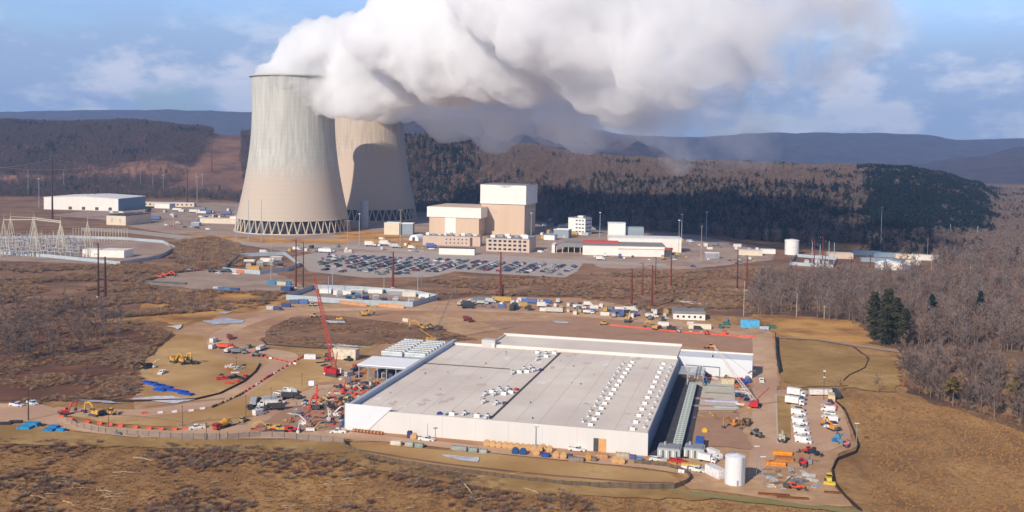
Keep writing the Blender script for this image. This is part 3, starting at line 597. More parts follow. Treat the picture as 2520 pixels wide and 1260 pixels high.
# ------------------------------------------------------------------ cooling towers
def tower_mat(name, top, low, zsplit):
    m = mat(name, top, .9, c2=tuple(x * .76 for x in top), sc=.35, det=7, stretch=(1, 1, .05), spec=.15)
    nt = m.node_tree; n = nt.nodes; l = nt.links; b = n['Principled BSDF']; old = b.inputs['Base Color'].links[0].from_socket
    tc = n.new('ShaderNodeTexCoord'); sp = n.new('ShaderNodeSeparateXYZ'); l.new(tc.outputs['Object'], sp.inputs[0])
    # poured lifts: horizontal joints, and vertical ribs by angle
    def mth(op, a, b2=None, clamp=False):
        q = n.new('ShaderNodeMath'); q.operation = op; q.use_clamp = clamp
        for i, v in enumerate((a, b2)):
            if v is None: continue
            if isinstance(v, (int, float)): q.inputs[i].default_value = v
            else: l.new(v, q.inputs[i])
        return q.outputs[0]
    ang = mth('MULTIPLY', mth('ARCTAN2', sp.outputs['Y'], sp.outputs['X']), 60)
    rib = mth('MULTIPLY', mth('POWER', mth('ABSOLUTE', mth('SINE', ang)), 8), .035)
    lift = mth('MULTIPLY', mth('POWER', mth('ABSOLUTE', mth('SINE', mth('MULTIPLY', sp.outputs['Z'], .62))), 14), .04)
    ns = n.new('ShaderNodeTexNoise'); ns.inputs['Scale'].default_value = .02; ns.inputs['Detail'].default_value = 8; l.new(tc.outputs['Object'], ns.inputs['Vector'])
    zz = mth('ADD', sp.outputs['Z'], mth('MULTIPLY', mth('SUBTRACT', ns.outputs['Fac'], .5), 50))
    f = n.new('ShaderNodeMapRange'); f.inputs[1].default_value = zsplit - 12; f.inputs[2].default_value = zsplit + 12; l.new(zz, f.inputs[0])
    mx = n.new('ShaderNodeMix'); mx.data_type = 'RGBA'; l.new(f.outputs[0], mx.inputs[0]); mx.inputs[6].default_value = (*low, 1); l.new(old, mx.inputs[7])
    dk = n.new('ShaderNodeMix'); dk.data_type = 'RGBA'; l.new(mth('ADD', rib, lift), dk.inputs[0]); l.new(mx.outputs[2], dk.inputs[6]); dk.inputs[7].default_value = (.12, .11, .10, 1)
    l.new(dk.outputs[2], b.inputs['Base Color']); return m
def r_of(z, rb, rt, zt, rtop, ztop, z0):
    b2 = (zt - z0) ** 2 / ((rb / rt) ** 2 - 1)
    if z <= zt: return rt * math.sqrt(1 + (z - zt) ** 2 / b2)
    c2 = (ztop - zt) ** 2 / ((rtop / rt) ** 2 - 1); return rt * math.sqrt(1 + (z - zt) ** 2 / c2)
dark = mat('dark_fill', srgb(70, 72, 76), .9)
def cooling_tower(label, x, y, m, zt=175.0):
    t = thing('cooling_tower', label, 'cooling tower', x, y, 0, 0, 'the two cooling towers')
    z0, zth = 15.0, 136.0; rb, rth, rtop = 63.0, 46.2, 47.6
    P = [(r_of(z0 + (zt - z0) * i / 40, rb, rth, zth, rtop, zt, z0), z0 + (zt - z0) * i / 40) for i in range(41)]
    prof = [(P[0][0] + .3, z0 - .6)] + [(r, z) for r, z in P] + [(rtop + 1.0, zt - 1.2), (rtop + 1.0, zt), (rtop - .9, zt)] + [(r - .9, z) for r, z in P[::-1]]
    o = MB().lathe(prof, 120).build('shell', m, t, smooth=True)
    r = MB(); r.lathe([(rtop + 1.06, zt - 1.3), (rtop + 1.9, zt - 1.3), (rtop + 1.9, zt + .1), (rtop - .5, zt + .1)], 96); r.build('rim', m, t)
    MB().lathe([(66, -1), (66, .9), (64.5, .9), (64.5, -1)], 96).build('basin_wall', conc, t)
    MB().lathe([(60, .2), (60, 9), (59.5, 14.0), (0.1, 14.0)], 64).build('fill_pack', dark, t)
    n = 44; lm = mat('tower_leg_concrete', srgb(196, 180, 158), .9)
    for i in range(n):
        a = 6.28319 * i / n; b = 6.28319 * (i + .5) / n; c = 6.28319 * (i - .5) / n
        p = Vector((64.6 * math.cos(a), 64.6 * math.sin(a), 0))
        g = MB()
        for w in (b, c):
            w = a + (w - a) * .86; g.tube(p, (62.2 * math.cos(w), 62.2 * math.sin(w), z0 - .3), .75, .65, 6)
        g.box(p.x, p.y, 0, 2.4, 2.4, 1.5, a); g.build('leg', lm, t)
    return t
T1 = G(721, 566); T2 = G(907, 536)
cooling_tower('nearer cooling tower, pale grey concrete shell browner towards its foot', *T1, tower_mat('tower_concrete', srgb(194, 192, 182), srgb(188, 174, 158), 66))
cooling_tower('farther cooling tower, tan concrete, partly in the shadow of the nearer one', *T2, tower_mat('tan_tower_concrete', srgb(196, 180, 162), srgb(192, 172, 154), 90), 176.0)
# ------------------------------------------------------------------ steam
def steam(name, label, path, dens, seed, n=90, vox=6, col=(1, 1, 1), extra=(), ruf=1.0):
    rnd = random.Random(seed); bm = bmesh.new()
    def at(t):
        f = t * (len(path) - 1); i = min(int(f), len(path) - 2); f -= i
        a, b = path[i], path[i + 1]; return [a[k] + (b[k] - a[k]) * f for k in range(4)]
    for i in range(n):
        t = (i / (n - 1)); x, y, z, r = at(t)
        k = 0.0 if i == 0 else 1.0
        th = rnd.uniform(0, 6.28); ph = math.acos(rnd.uniform(-1, 1)); q = r * .62 * rnd.random() ** .5 * k
        s = r * rnd.uniform(.38, .62)
        c = Vector((x + q * math.sin(ph) * math.cos(th), y + q * math.sin(ph) * math.sin(th) * .55, z + q * math.cos(ph)))
        bmesh.ops.create_icosphere(bm, subdivisions=3, radius=s, matrix=Matrix.Translation(c) @ Matrix.Diagonal((1, .8, rnd.uniform(.8, 1.0), 1)))
    for (x, y, z), r in extra: bmesh.ops.create_icosphere(bm, subdivisions=3, radius=r, matrix=Matrix.Translation((x, y, z)))
    me = bpy.data.meshes.new(name); bm.to_mesh(me); bm.free(); o = bpy.data.objects.new(name, me); COL.objects.link(o)
    tag(o, label, 'steam', kind='stuff')
    md = o.modifiers.new('union', 'REMESH'); md.mode = 'VOXEL'; md.voxel_size = vox
    for sz, st in ((55, 30), (22, 16), (10, 7)):
        tx = bpy.data.textures.new('billow', 'CLOUDS'); tx.noise_scale = sz; tx.noise_depth = 4; d = o.modifiers.new('billow', 'DISPLACE'); d.texture = tx; d.strength = st * ruf; d.mid_level = .5; d.texture_coords = 'GLOBAL'
    m = bpy.data.materials.new(name); m.use_nodes = True; nt = m.node_tree; nn = nt.nodes; l = nt.links; nn.remove(nn['Principled BSDF'])
    pv = nn.new('ShaderNodeVolumePrincipled'); pv.inputs['Color'].default_value = (*col, 1); pv.inputs['Anisotropy'].default_value = .0
    tc = nn.new('ShaderNodeTexCoord'); sp = nn.new('ShaderNodeSeparateXYZ'); l.new(tc.outputs['Object'], sp.inputs[0])
    mr = nn.new('ShaderNodeMapRange'); mr.inputs[1].default_value = dens[0]; mr.inputs[2].default_value = dens[1]; mr.inputs[3].default_value = dens[2]; mr.inputs[4].default_value = dens[3]; l.new(sp.outputs['X'], mr.inputs[0])
    cu = nn.new('ShaderNodeMath'); cu.operation = 'POWER'; l.new(mr.outputs[0], cu.inputs[0]); cu.inputs[1].default_value = 2
    nz = nn.new('ShaderNodeTexNoise'); nz.inputs['Scale'].default_value = .017; nz.inputs['Detail'].default_value = 4; nz.inputs['Roughness'].default_value = .6; l.new(tc.outputs['Object'], nz.inputs['Vector'])
    # thicker steam has soft thin gaps further down the wind
    thr = nn.new('ShaderNodeMapRange'); thr.inputs[1].default_value = dens[0]; thr.inputs[2].default_value = dens[1]; thr.inputs[3].default_value = .20; thr.inputs[4].default_value = .50; l.new(sp.outputs['X'], thr.inputs[0])
    sb = nn.new('ShaderNodeMath'); sb.operation = 'SUBTRACT'; l.new(nz.outputs['Fac'], sb.inputs[0]); l.new(thr.outputs[0], sb.inputs[1])
    sc = nn.new('ShaderNodeMath'); sc.operation = 'MULTIPLY'; sc.use_clamp = True; l.new(sb.outputs[0], sc.inputs[0]); sc.inputs[1].default_value = 6
    mu = nn.new('ShaderNodeMath'); mu.operation = 'MULTIPLY'; l.new(cu.outputs[0], mu.inputs[0]); l.new(sc.outputs[0], mu.inputs[1])
    l.new(mu.outputs[0], pv.inputs['Density']); l.new(pv.outputs[0], nn['Material Output'].inputs['Volume'])
    me.materials.append(m); return o
def pth(L_):
    return [(*AT(px, py, Y), r) for px, py, Y, r in L_]
PATH1 = [(T1[0], T1[1], 170, 34), (T1[0] + 22, T1[1] - 24, 182, 40)] + pth([(778, 118, 1165, 56), (850, 185, 1145, 48), (935, 150, 1120, 68), (1060, 95, 1085, 84), (1290, 25, 1010, 112), (1500, -5, 930, 124), (1700, 5, 850, 122), (1870, 30, 790, 100), (2010, 10, 740, 82), (2090, -70, 710, 66)])
PATH2 = [(T2[0], T2[1], 165, 38), (T2[0] + 20, T2[1] - 25, 180, 42)] + pth([(980, 232, 1320, 48), (1130, 250, 1250, 60), (1350, 258, 1150, 66), (1550, 280, 1050, 64), (1740, 320, 950, 56), (1840, 350, 900, 34)])
steam('steam_plume', 'thick white steam billowing from the nearer cooling tower and drifting right', PATH1, (-160, 270, .34, .15), 3, 170, extra=[(AT(*q[:3]), q[3]) for q in [(672, 178, 1150, 15), (694, 188, 1138, 17), (716, 202, 1133, 19), (742, 216, 1130, 19), (768, 234, 1126, 19), (796, 256, 1122, 16), (820, 272, 1120, 13), (650, 176, 1158, 10), (700, 160, 1150, 20), (790, 85, 1160, 22), (762, 90, 1160, 20), (740, 120, 1160, 24), (722, 215, 1150, 14), (755, 225, 1135, 17), (790, 240, 1125, 20), (822, 262, 1120, 16), (870, 230, 1125, 26), (915, 232, 1120, 24), (955, 225, 1120, 24), (845, 100, 1150, 20), (700, 170, 1170, 22), (680, 185, 1170, 15)]])
steam('steam_plume', 'greyer steam from the farther cooling tower trailing low over the ridge', PATH2, (-160, 230, .27, .11), 8, 140, ruf=.45)
# ------------------------------------------------------------------ haze
def haze():
    m = bpy.data.materials.new('haze'); m.use_nodes = True; nt = m.node_tree; nn = nt.nodes; nn.remove(nn['Principled BSDF'])
    pv = nn.new('ShaderNodeVolumePrincipled'); pv.inputs['Color'].default_value = (.36, .60, 1.0, 1); pv.inputs['Density'].default_value = 0.00008; pv.inputs['Anisotropy'].default_value = .1
    nt.links.new(pv.outputs[0], nn['Material Output'].inputs['Volume'])
    o = MB().box(0, 4700, -14, 14400, 10400, 490).build('haze', m); o['kind'] = 'stuff'; o['label'] = 'thin blue winter haze over the whole valley'
haze()
# ------------------------------------------------------------------ data hall in its own frame
OX, OY, ANG = -57.22, 355.56, .2443
cA, sA = math.cos(ANG), math.sin(ANG)
def BL(px, py, z=0):
    X, Y = G(px, py, z); dx, dy = X - OX, Y - OY; return (dx * cA - dy * sA, dx * sA + dy * cA)
def LW(u, v): return (OX + u * cA + v * sA, OY - u * sA + v * cA)
white = mat('white_cladding', srgb(212, 208, 202), .55, var=.03, sc=.12, stretch=(1, 1, .05))
cool = mat('cool_cladding', srgb(214, 218, 220), .5, var=.025, sc=.15)
roofm = mat('roof_membrane', srgb(228, 214, 198), .8, c2=srgb(238, 227, 213), sc=.05, det=10, c3=srgb(216, 203, 190), sc3=.02)
seam = mat('roof_seam', srgb(84, 74, 74), .9, var=.1)
seamL = mat('roof_lap', srgb(206, 194, 190), .9, var=.06)
steelm = mat('galvanised_steel', srgb(176, 180, 184), .5, .4, var=.1)
greym = mat('grey_metal', srgb(150, 152, 156), .6, .2, var=.1)
lgrey = mat('light_unit_grey', srgb(222, 222, 218), .6, var=.08)
dgrey = mat('dark_grey', srgb(70, 72, 76), .7, var=.15)
black = mat('black_rubber', srgb(34, 34, 36), .8)
glass = mat('dark_glass', srgb(40, 48, 58), .15, spec=.8, var=.1)
wood = mat('plywood', srgb(210, 158, 98), .8, var=.12, sc=1.2)
paint = mat('paint', (.98, .97, .95), .5, c2=(.66, .58, .5), sc=.9, objcol=True, spec=.4, lo=.42, hi=.75)
matte = mat('matte_paint', (.98, .96, .94), .8, c2=(.62, .55, .48), sc=1.0, objcol=True, lo=.42, hi=.72)
DC = thing('data_center', 'long low white data centre building with a pale flat roof', 'building', OX, OY, 0, -ANG)
def dcp(name, mb, m, par=None): return mb.build(name, m, par or DC)
BW, BD, BH = 106.3, 125.3, 7.8
wl = MB(); wl.box(BW / 2, .15, -.3, BW, .3, BH + .3)
g = dcp('front_wall', wl, white)
for i in range(1, 9): MB().box(BW * i / 9, -.02, 0, .07, .06, BH - .1).build('panel_joint', seamL, g)
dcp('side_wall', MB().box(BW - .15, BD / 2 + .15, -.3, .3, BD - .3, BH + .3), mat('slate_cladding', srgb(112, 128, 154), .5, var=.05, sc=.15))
dcp('side_wall', MB().box(.15, BD / 2 + .15, -.3, .3, BD - .3, BH + .3), cool)
rf = dcp('roof', MB().box(BW / 2, BD / 2 + .15, BH - .5, BW - .62, BD - .32, .32), roofm)
sm = MB()
sm.bar((52, 2, BH - .14), (53.2, 118.5, BH - .14), 1.0, .1); sm.build('roof_seam', seam, rf)
MB().bar((1.6, 78.9, BH - .13), (39.5, 79, BH - .13), 1.1, .12).build('roof_seam', seam, rf)
lp = MB()
for u in (9, 18, 27, 36, 44, 61, 69, 78, 86.5, 95): lp.bar((u, .5, BH - .165), (u, 124, BH - .165), .22, .03)
for v in (18, 37, 56, 97, 112): lp.bar((1.6, v, BH - .15), (51, v, BH - .15), .2, .03)
for v in (30, 62, 92): lp.bar((54, v, BH - .15), (104.5, v, BH - .15), .25, .03)
lp.build('membrane_laps', seamL, rf)
rr_ = random.Random(31)
stn = mat('roof_stain', srgb(208, 194, 182), .9, var=.08); ptc = mat('roof_patch', srgb(240, 234, 226), .8, var=.03)
for i in range(26):
    u, v = rr_.uniform(4, 103), rr_.uniform(3, 120); q = MB(); a_ = [(u + math.cos(k) * rr_.uniform(.5, 2.6), v + math.sin(k) * rr_.uniform(.6, 4.5), BH - .172 + i * .0006) for k in [6.28 * j / 11 for j in range(11)]]
    q.add(a_, [tuple(range(11))]); q.build('ponding_stain' if i % 3 else 'membrane_patch', stn if i % 3 else ptc, rf)
for i in range(16): MB().tube((rr_.uniform(4, 80), rr_.uniform(4, 118), BH - .2), (0, 0, 0), .01).v; x_, y_ = rr_.uniform(4, 98), rr_.uniform(4, 118); MB().tube((x_, y_, BH - .18), (x_, y_, BH + .35), .22, .22, 8).build('roof_drain', [greym, dgrey][i % 2], rf)
dcp('parapet', MB().box(.8, BD / 2, BH - .2, 1.6, BD, 1.75), mat('parapet_shade_tint', srgb(176, 186, 198), .5, var=.04))  # blue-grey of the shaded inner face is put into the colour
dcp('corner_screen', MB().prism([(-.9, -.2), (7.2, -.2), (17.2, 9.4), (-.9, 9.6)], -.25, -.02), cool)
dcp('corner_screen_return', MB().box(-.75, 1.4, -.2, .3, 3.3, 9.7), cool)
dcp('parapet', MB().box(11, 121.4, BH - .2, 18, .5, 1.1), white)
d = dcp('door', MB().box(91.2, -.08, .1, 2.5, .12, 4.6), wood)
dcp('door_opening', MB().box(89.1, -.04, .1, 1.7, .08, 4.6), dgrey)
# rear block and east wing
dcp('rear_block', MB().box(62.7, 133.6, -.2, 85.6, 24, 9.0), roofm)
dcp('rear_parapet', MB().box(62.7, 145.6, 8.75, 86, .6, 1.15), white)
dcp('rear_parapet', MB().box(20.2, 133, 8.78, .6, 24, .75), white)
dcp('rear_screen', MB().box(62, 121.8, 8.0, 82, .3, .9), cool)
eb = dcp('east_wing', MB().box(121.9, 131.9, -.2, 32.4, 12.8, 8.5), cool)
dcp('wing_parapet', MB().box(122, 138.2, 8.25, 32.6, .4, .7), white)
dcp('wing_pipe', MB().bar((109, 125.2, 4.6), (124, 125.2, 4.4), .18).bar((124, 125.2, 4.4), (124, 125.2, .2), .18), dgrey)
ph = dcp('stair_penthouse', MB().box(18.7, 122.5, BH - .3, 6.4, 4.2, 3.6), mat('penthouse_grey', srgb(190, 186, 182), .7, var=.04))
MB().box(20.9, 120.32, BH - .1, .9, .1, 1.9).build('door', lgrey, ph)
def roof_unit(kind, u, v, label, group, rz=0):
    X, Y = LW(u, v)
    return kind, X, Y
def mk_unit():
    t = thing('rooftop_unit', '', 'air handler')
    MB().box(0, 0, .35, 2.6, 1.7, 1.25).box(0, 0, 1.6, 2.75, 1.85, .1).build('cabinet', lgrey, t)
    MB().box(0, 0, 0, 2.9, 2.0, .35).build('curb', white, t)
    MB().box(-1.9, .1, .5, 1.2, 1.1, .8).prism([(-2.5, .5), (-2.5, 1.3), (-3.1, .5)], -.45, .65).build('duct', steelm, t)
    MB().tube((.5, 0, 1.7), (.5, 0, 1.95), .55, .55, 10).build('fan', dgrey, t)
    return t
UNIT = mk_unit()
def mk_vent():
    t = thing('roof_vent', '', 'roof vent')
    MB().box(0, 0, 0, .9, .9, .5).build('curb', white, t); MB().tube((0, 0, .5), (0, 0, 1.2), .35, .35, 8).tube((0, 0, 1.2), (0, 0, 1.4), .6, .5, 8).build('cowl', steelm, t); return t
VENT = mk_vent()
USED = set()
def place(pr, x, y, z, rz, label, group=None, col=None, s=1):
    o = pr if pr.name not in USED else copy_tree(pr, None, col)
    if pr.name not in USED:
        USED.add(pr.name)
        if col: o.color = (*col, 1)
        for k in o.children:
            if col: k.color = (*col, 1)
            for q in k.children:
                if col: q.color = (*col, 1)
        KIDS[pr.name] = list(o.children)
        for k in o.children: KIDS[k.name] = list(k.children)
    put(o, x, y, z, rz); o.scale = (s, s, s); o['label'] = label
    if group: o['group'] = group
    return o
ra = [(99 + .45 * 0, 1)]
n = 15
for i in range(n):
    v = 4 + i * 7.4; X, Y = LW(86.5 + .06 * i, v)
    place(UNIT, X, Y, BH - .18, -ANG, f'{ORD[i]} white air handler from the front in the inner row on the roof', 'inner row of rooftop air handlers', s=.62)
for i in range(13):
    v = 3 + i * 8.8; X, Y = LW(100.8, v)
    place(UNIT, X, Y, BH - .18, -ANG, f'{ORD[i]} white air handler from the front in the row along the east roof edge', 'outer row of rooftop air handlers', s=.62)
for i in range(14):
    X, Y = LW(83.2 + (i % 2) * .5, 7.5 + i * 7.4); place(VENT, X, Y, BH - .18, 0, f'{ORD[i]} roof vent from the front beside the inner air handler row', 'vents beside the inner row')
for i in range(12):
    X, Y = LW(104.2, 7 + i * 8.8); place(VENT, X, Y, BH - .18, 0, f'{ORD[i]} roof vent from the front at the east roof edge', 'vents along the east edge')
cl = [(44, 22.5), (49, 21.5), (41.5, 33), (44.8, 34.4), (48, 36), (43, 37.6), (46, 39.5), (50, 39), (44.5, 42.3), (47.4, 44), (42.8, 71), (45, 73.4), (47.8, 75), (50, 78), (45.5, 79.6), (47.5, 83), (46.6, 100), (45.5, 106.5), (49, 107.5), (47.6, 113), (43.5, 114), (51, 115.5), (47, 3), (42, 4.6), (50.6, 3.2), (38, 2.8)]
nm = ['front', 'lower middle', 'central', 'rear']
for i, (u, v) in enumerate(cl):
    X, Y = LW(u, v); place(UNIT, X, Y, BH - .18, -ANG + random.choice((0, 1.57)), f'{ORD[i]} white roof unit from the front left of the dark roof seam', 'units clustered along the roof seam', s=.75)
tarp = [(33.5, 2.6, srgb(60, 70, 140)), (36.6, 3, srgb(70, 90, 110)), (51.6, 23, srgb(70, 80, 110)), (52.6, 80.5, srgb(50, 60, 130)), (50.8, 44.5, srgb(190, 70, 50))]
for i, (u, v, c) in enumerate(tarp):
    X, Y = LW(u, v); o = MB().prism([(-1, 0), (1, 0), (.9, .5), (.2, .9), (-.5, .7), (-.9, .4)], -.7, .7).build('tarp_bundle', matte, col=c); put(o, X, Y, BH - .18, random.uniform(0, 3))
    tag(o, ['blue wrapped bundle on the roof near the front edge', 'grey-blue wrapped bundle near the front roof edge', 'dark bundle by the roof seam near the front', 'blue wrapped bundle beside the seam at mid roof', 'red-brown wrapped bundle on the dark roof seam'][i], 'bundle')
# generator canopy at the west side
CN = thing('equipment_canopy', 'white roofed open steel equipment canopy on the west side of the data centre', 'canopy', *LW(-12.6, 96), 0, -ANG)
wht = mat('fresh_white_membrane', srgb(246, 246, 248), .6, var=.01)
MB().box(0, -16, 6.6, 26.5, 18, .35).build('roof', wht, CN)
MB().box(1.5, 10, 6.6, 22, 34, .3).build('deck', steelm, CN)
for i in range(7):
    for j in (-24.5, -14, -4, 6, 16, 26): MB().box(-12.6 + i * 4.2, j, 0, .3, .3, 6.6).build('column', steelm, CN)
for j in (-24.5, -14): MB().box(0, j, 5.9, 26, .25, .55).build('beam', steelm, CN)
def mk_chiller():
    t = thing('chiller', '', 'chiller'); MB().box(0, 0, .5, 9.6, 2.3, 1.6).build('cabinet', lgrey, t)
    MB().box(0, -1.17, .75, 9.2, .06, 1.1).build('coil', mat('louvre_grey', srgb(176, 184, 186), .6), t)
    f = MB()
    for k in range(6): f.tube((-4 + k * 1.6, 0, 2.1), (-4 + k * 1.6, 0, 2.35), .62, .62, 8)
    f.build('fans', steelm, t); MB().box(0, 0, 0, 9.6, 1.6, .5).build('frame', greym, t); return t
CHL = mk_chiller()
k = 0
for r_ in range(8):
    for q in (0, 1):
        X, Y = LW(-17.8 + q * 11.0, 92 + r_ * 4.1); place(CHL, X, Y, 6.9, -ANG, f'pale chiller on the canopy deck, {ORD[r_]} row back, {"west" if q == 0 else "east"} one of two', 'chillers on the equipment canopy')
def mk_gen():
    t = thing('generator', '', 'generator'); MB().box(0, 0, .3, 2.0, 7, 2.8).build('housing', paint, t); MB().box(0, 0, 0, 2.2, 7.4, .3).build('skid', dgrey, t)
    MB().tube((0, 2.4, 3.1), (0, 2.4, 4.2), .25, .25, 8).build('exhaust', steelm, t); MB().box(0, -3.52, .6, 1.5, .05, 2.0).build('louvre', dgrey, t); return t
GEN = mk_gen()
for i in range(7):
    X, Y = LW(-19 + i * 3.1, 80); place(GEN, X, Y, 0, -ANG, f'{ORD[i]} generator housing from the west under the white canopy', 'generators under the canopy', srgb(*[(60, 80, 140), (200, 205, 210), (40, 52, 100), (205, 208, 210), (50, 70, 150), (190, 196, 200), (70, 96, 160)][i]))
# east side: long row of dry coolers and the pipe rack
def mk_cooler():
    t = thing('dry_cooler', '', 'dry cooler'); MB().box(0, 0, .7, 3.0, 1.15, 1.8).build('cabinet', mat('cooler_grey', srgb(186, 200, 192), .6, var=.1), t)
    MB().tube((-.8, 0, 2.5), (-.8, 0, 2.75), .5, .5, 10).tube((.8, 0, 2.5), (.8, 0, 2.75), .5, .5, 10).build('fans', greym, t)
    MB().box(-1.3, 0, 0, .2, 1.0, .7).box(1.3, 0, 0, .2, 1.0, .7).build('legs', dgrey, t); MB().box(1.54, 0, .9, .06, 1.0, 1.3).build('louvre', greym, t); return t
COOL = mk_cooler()
sheet('painted_shade_strip', [LW(106.5, .5), LW(119.5, .5), LW(118, 101), LW(106.5, 122)], mat('painted_wall_shade', srgb(74, 72, 78), .9, var=.2), jit=.3, world=True)  # dark sheet painting the east wall's shadow onto the ground
for i in range(38):
    X, Y = LW(115.2 - .03 * i, 6 + i * 2.55); place(COOL, X, Y, 0, -ANG, f'{ORD[i]} cooler from the front in the shaded row beside the east wall', 'coolers along the east wall')
PR_ = thing('pipe_rack', 'grey steel pipe rack bridging from the east wall at the back', 'pipe rack', *LW(113, 104), 0, -ANG)
for j in range(6): MB().bar((-6, j * 2.8, 5.2), (5, j * 2.8, 5.2), .55, .35).build('beam', steelm, PR_)
for a in (-1.6, 5): 
    for j in (0, 5, 9.5, 14): MB().box(a, j, 0, .35, .35, 5.0).build('column', steelm, PR_)
MB().bar((5, -1, 4.6), (5, 15, 4.6), .4).bar((-1.6, -1, 4.6), (-1.6, 15, 4.6), .4).build('girder', steelm, PR_)
MB().tube((2, -8, 5.6), (2, 15, 5.6), .35, .35, 8).tube((3.2, -8, 5.6), (3.2, 15, 5.6), .35, .35, 8).build('pipes', steelm, PR_)
# generator yard by the south-east corner
for i in range(2):
    X, Y = G(1645 + i * 62, 1130); t = thing('equipment_block', ['grey modular equipment house at the south-east corner of the data centre', 'grey ribbed equipment house beside the blue container'][i], 'equipment house', X, Y, 0, -ANG - .02)
    MB().box(0, 3.2, 0, 7.4 - i, 6.4, 3.3).build('housing', mat('housing_grey', srgb(172, 176, 172), .6, var=.06), t)
    for k in range(6): MB().box(-2.9 + k * 1.1, -.06, .4, .42, .14, 2.4).build('louvre', [lgrey, dgrey][k % 2], t)
    MB().box(0, 3.2, 3.3, 6.6 - i, 5.6, .25).build('roof', greym, t)
    MB().tube((-1.6, 4, 3.5), (-1.6, 4, 4.6), .4, .4, 8).build('stack', steelm, t)
# ------------------------------------------------------------------ power station buildings
tan_ = mat('tan_cladding', srgb(198, 172, 146), .8, c2=srgb(206, 182, 158), sc=.08, stretch=(1, 1, .1))
cream = mat('cream_wall', srgb(214, 200, 178), .8, var=.05, sc=.2)
pinkc = mat('pink_concrete', srgb(200, 178, 160), .85, var=.05, sc=.2)
offw = mat('off_white_wall', srgb(228, 222, 212), .7, var=.04, sc=.15)
bgrey = mat('blue_grey_wall', srgb(140, 150, 158), .7, var=.06)
rgrey = mat('grey_roof', srgb(132, 130, 130), .85, var=.08, sc=.3)
redp = mat('red_paint', srgb(196, 66, 56), .6, var=.1)
def building(name, label, px, py, w, dp, h, rz=-.25, wall=offw, roof=rgrey, cat='building', par=.5, group=None, side=None):
    """px,py = foot of the left front corner"""
    x, y = G(px, py); t = thing(name, label, cat, x, y, 0, rz, group)
    m = MB(); m.box(w / 2, dp / 2, -.5, w, dp, h + .5); m.build('wall', wall, t)
    r = MB(); r.box(w / 2, dp / 2, h, w + .3, dp + .3, .15)
    if par: 
        for a, b, c, d_ in ((w / 2, 0, w + .3, .3), (w / 2, dp, w + .3, .3), (0, dp / 2, .3, dp - .3), (w, dp / 2, .3, dp - .3)): r.box(a, b, h + .15, c, d_, par)
    r.build('roof', roof, t); return t
def windows(t, x0, x1, n, z0, nz, dz, w, h, y=-.04, m=None, side=False):
    for k in range(nz):
        for i in range(n):
            x = x0 + (x1 - x0) * (i + .5) / n
            q = MB()
            if side: q.box(y, x, z0 + k * dz, .12, w, h)
            else: q.box(x, y, z0 + k * dz, w, .12, h)
            q.build('window', m or glass, t)
# reactor building: tan block carrying a larger white upper storey
x, y = G(1181, 577); t = thing('reactor_building', 'tall tan reactor building with a white box upper storey behind the parking lot', 'building', x, y, 0, -.30)
MB().box(27, 22, -1, 50, 44, 37).build('wall', tan_, t)
u = MB().box(27, 22, 36, 53.5, 46, 20.5).build('upper_storey', offw, t)
MB().box(27, 22, 35.2, 54.2, 46.6, .9).build('ledge', lgrey, u)
MB().box(27, 22, 56.5, 54, 46.6, .5).build('roof', rgrey, t)
MB().prism([(20, 56.3), (40, 56.3), (33, 53.6), (27, 53.2)], -1.08, -1.02).build('stain', mat('grey_stain', srgb(196, 190, 182), .8), u)
MB().box(-1.5, 30, 0, 8, 20, 47).build('stair_tower', tan_, t)
windows(t, 2, 42, 4, 30, 1, 1, 1.2, 2.6, y=52.04, side=True)
MB().box(17, -.04, 24, 8, .1, 5).build('panel', pinkc, t)
x, y = G(1052, 577); t = thing('turbine_building', 'wide tan turbine building with white upper band and white door', 'building', x, y, 0, -.27)
MB().box(31, 32, -1, 58, 64, 21).build('wall', tan_, t)
u = MB().box(31, 32, 20, 63, 66, 11.2).build('upper_band', offw, t)
MB().box(31, 32, 31.2, 62, 65, .4).build('roof', pinkc, t)
MB().box(27, -.1, 2.5, 12.5, .3, 17.5).build('door', offw, t)
windows(t, 4, 50, 3, 4, 1, 1, 1.5, 2, y=60.04, side=True)
t = building('office_building', 'low tan two storey office building with two window rows in front of the turbine building', 1040, 603, 58, 14, 9.5, -.10, pinkc, rgrey)
windows(t, 22, 46, 6, 2.2, 2, 3.6, 1.2, 1.3); MB().box(49, -.06, 0, 2.4, .15, 8.5).build('door', mat('brown_door', srgb(110, 70, 60), .7), t)
for i in range(9): MB().box(4 + i * 6, 7, 9.7, random.uniform(2, 4.5), random.uniform(2, 4), random.uniform(1.2, 3)).build('roof_unit', [lgrey, greym, cream][i % 3], t)
t = building('office_building', 'three storey tan office block with square windows right of the low tan office', 1196, 618, 42, 32, 12.5, -.22, pinkc, rgrey)
windows(t, 1.5, 40, 8, 1.6, 3, 3.8, 2.9, 1.9); 
for i in range(7): MB().box(5 + i * 5.3, 8 + (i % 3) * 8, 12.65, random.uniform(3, 6), 4, random.uniform(1.5, 3.8)).build('roof_unit', [lgrey, greym, offw][i % 3], t)
t = building('office_tower', 'small pale grey four storey office block in the shadow behind the long white warehouse', 1398, 576, 22, 16, 19, -.55, lgrey, rgrey)
windows(t, 9, 21, 3, 3, 4, 4.2, 2.4, 1.4); windows(t, 1, 15, 4, 3, 4, 4.2, 2.6, 1.3, y=22.04, side=True); MB().box(13, 8, 19.2, 7, 6, 2.2).build('roof_house', lgrey, t)
building('service_building', 'low grey service building left of the grey four storey block', 1362, 585, 17, 14, 9, -.3, bgrey, lgrey)
building('service_building', 'tiny low grey shed between the reactor building and the grey block', 1338, 590, 12, 12, 5, -.3, lgrey, bgrey)
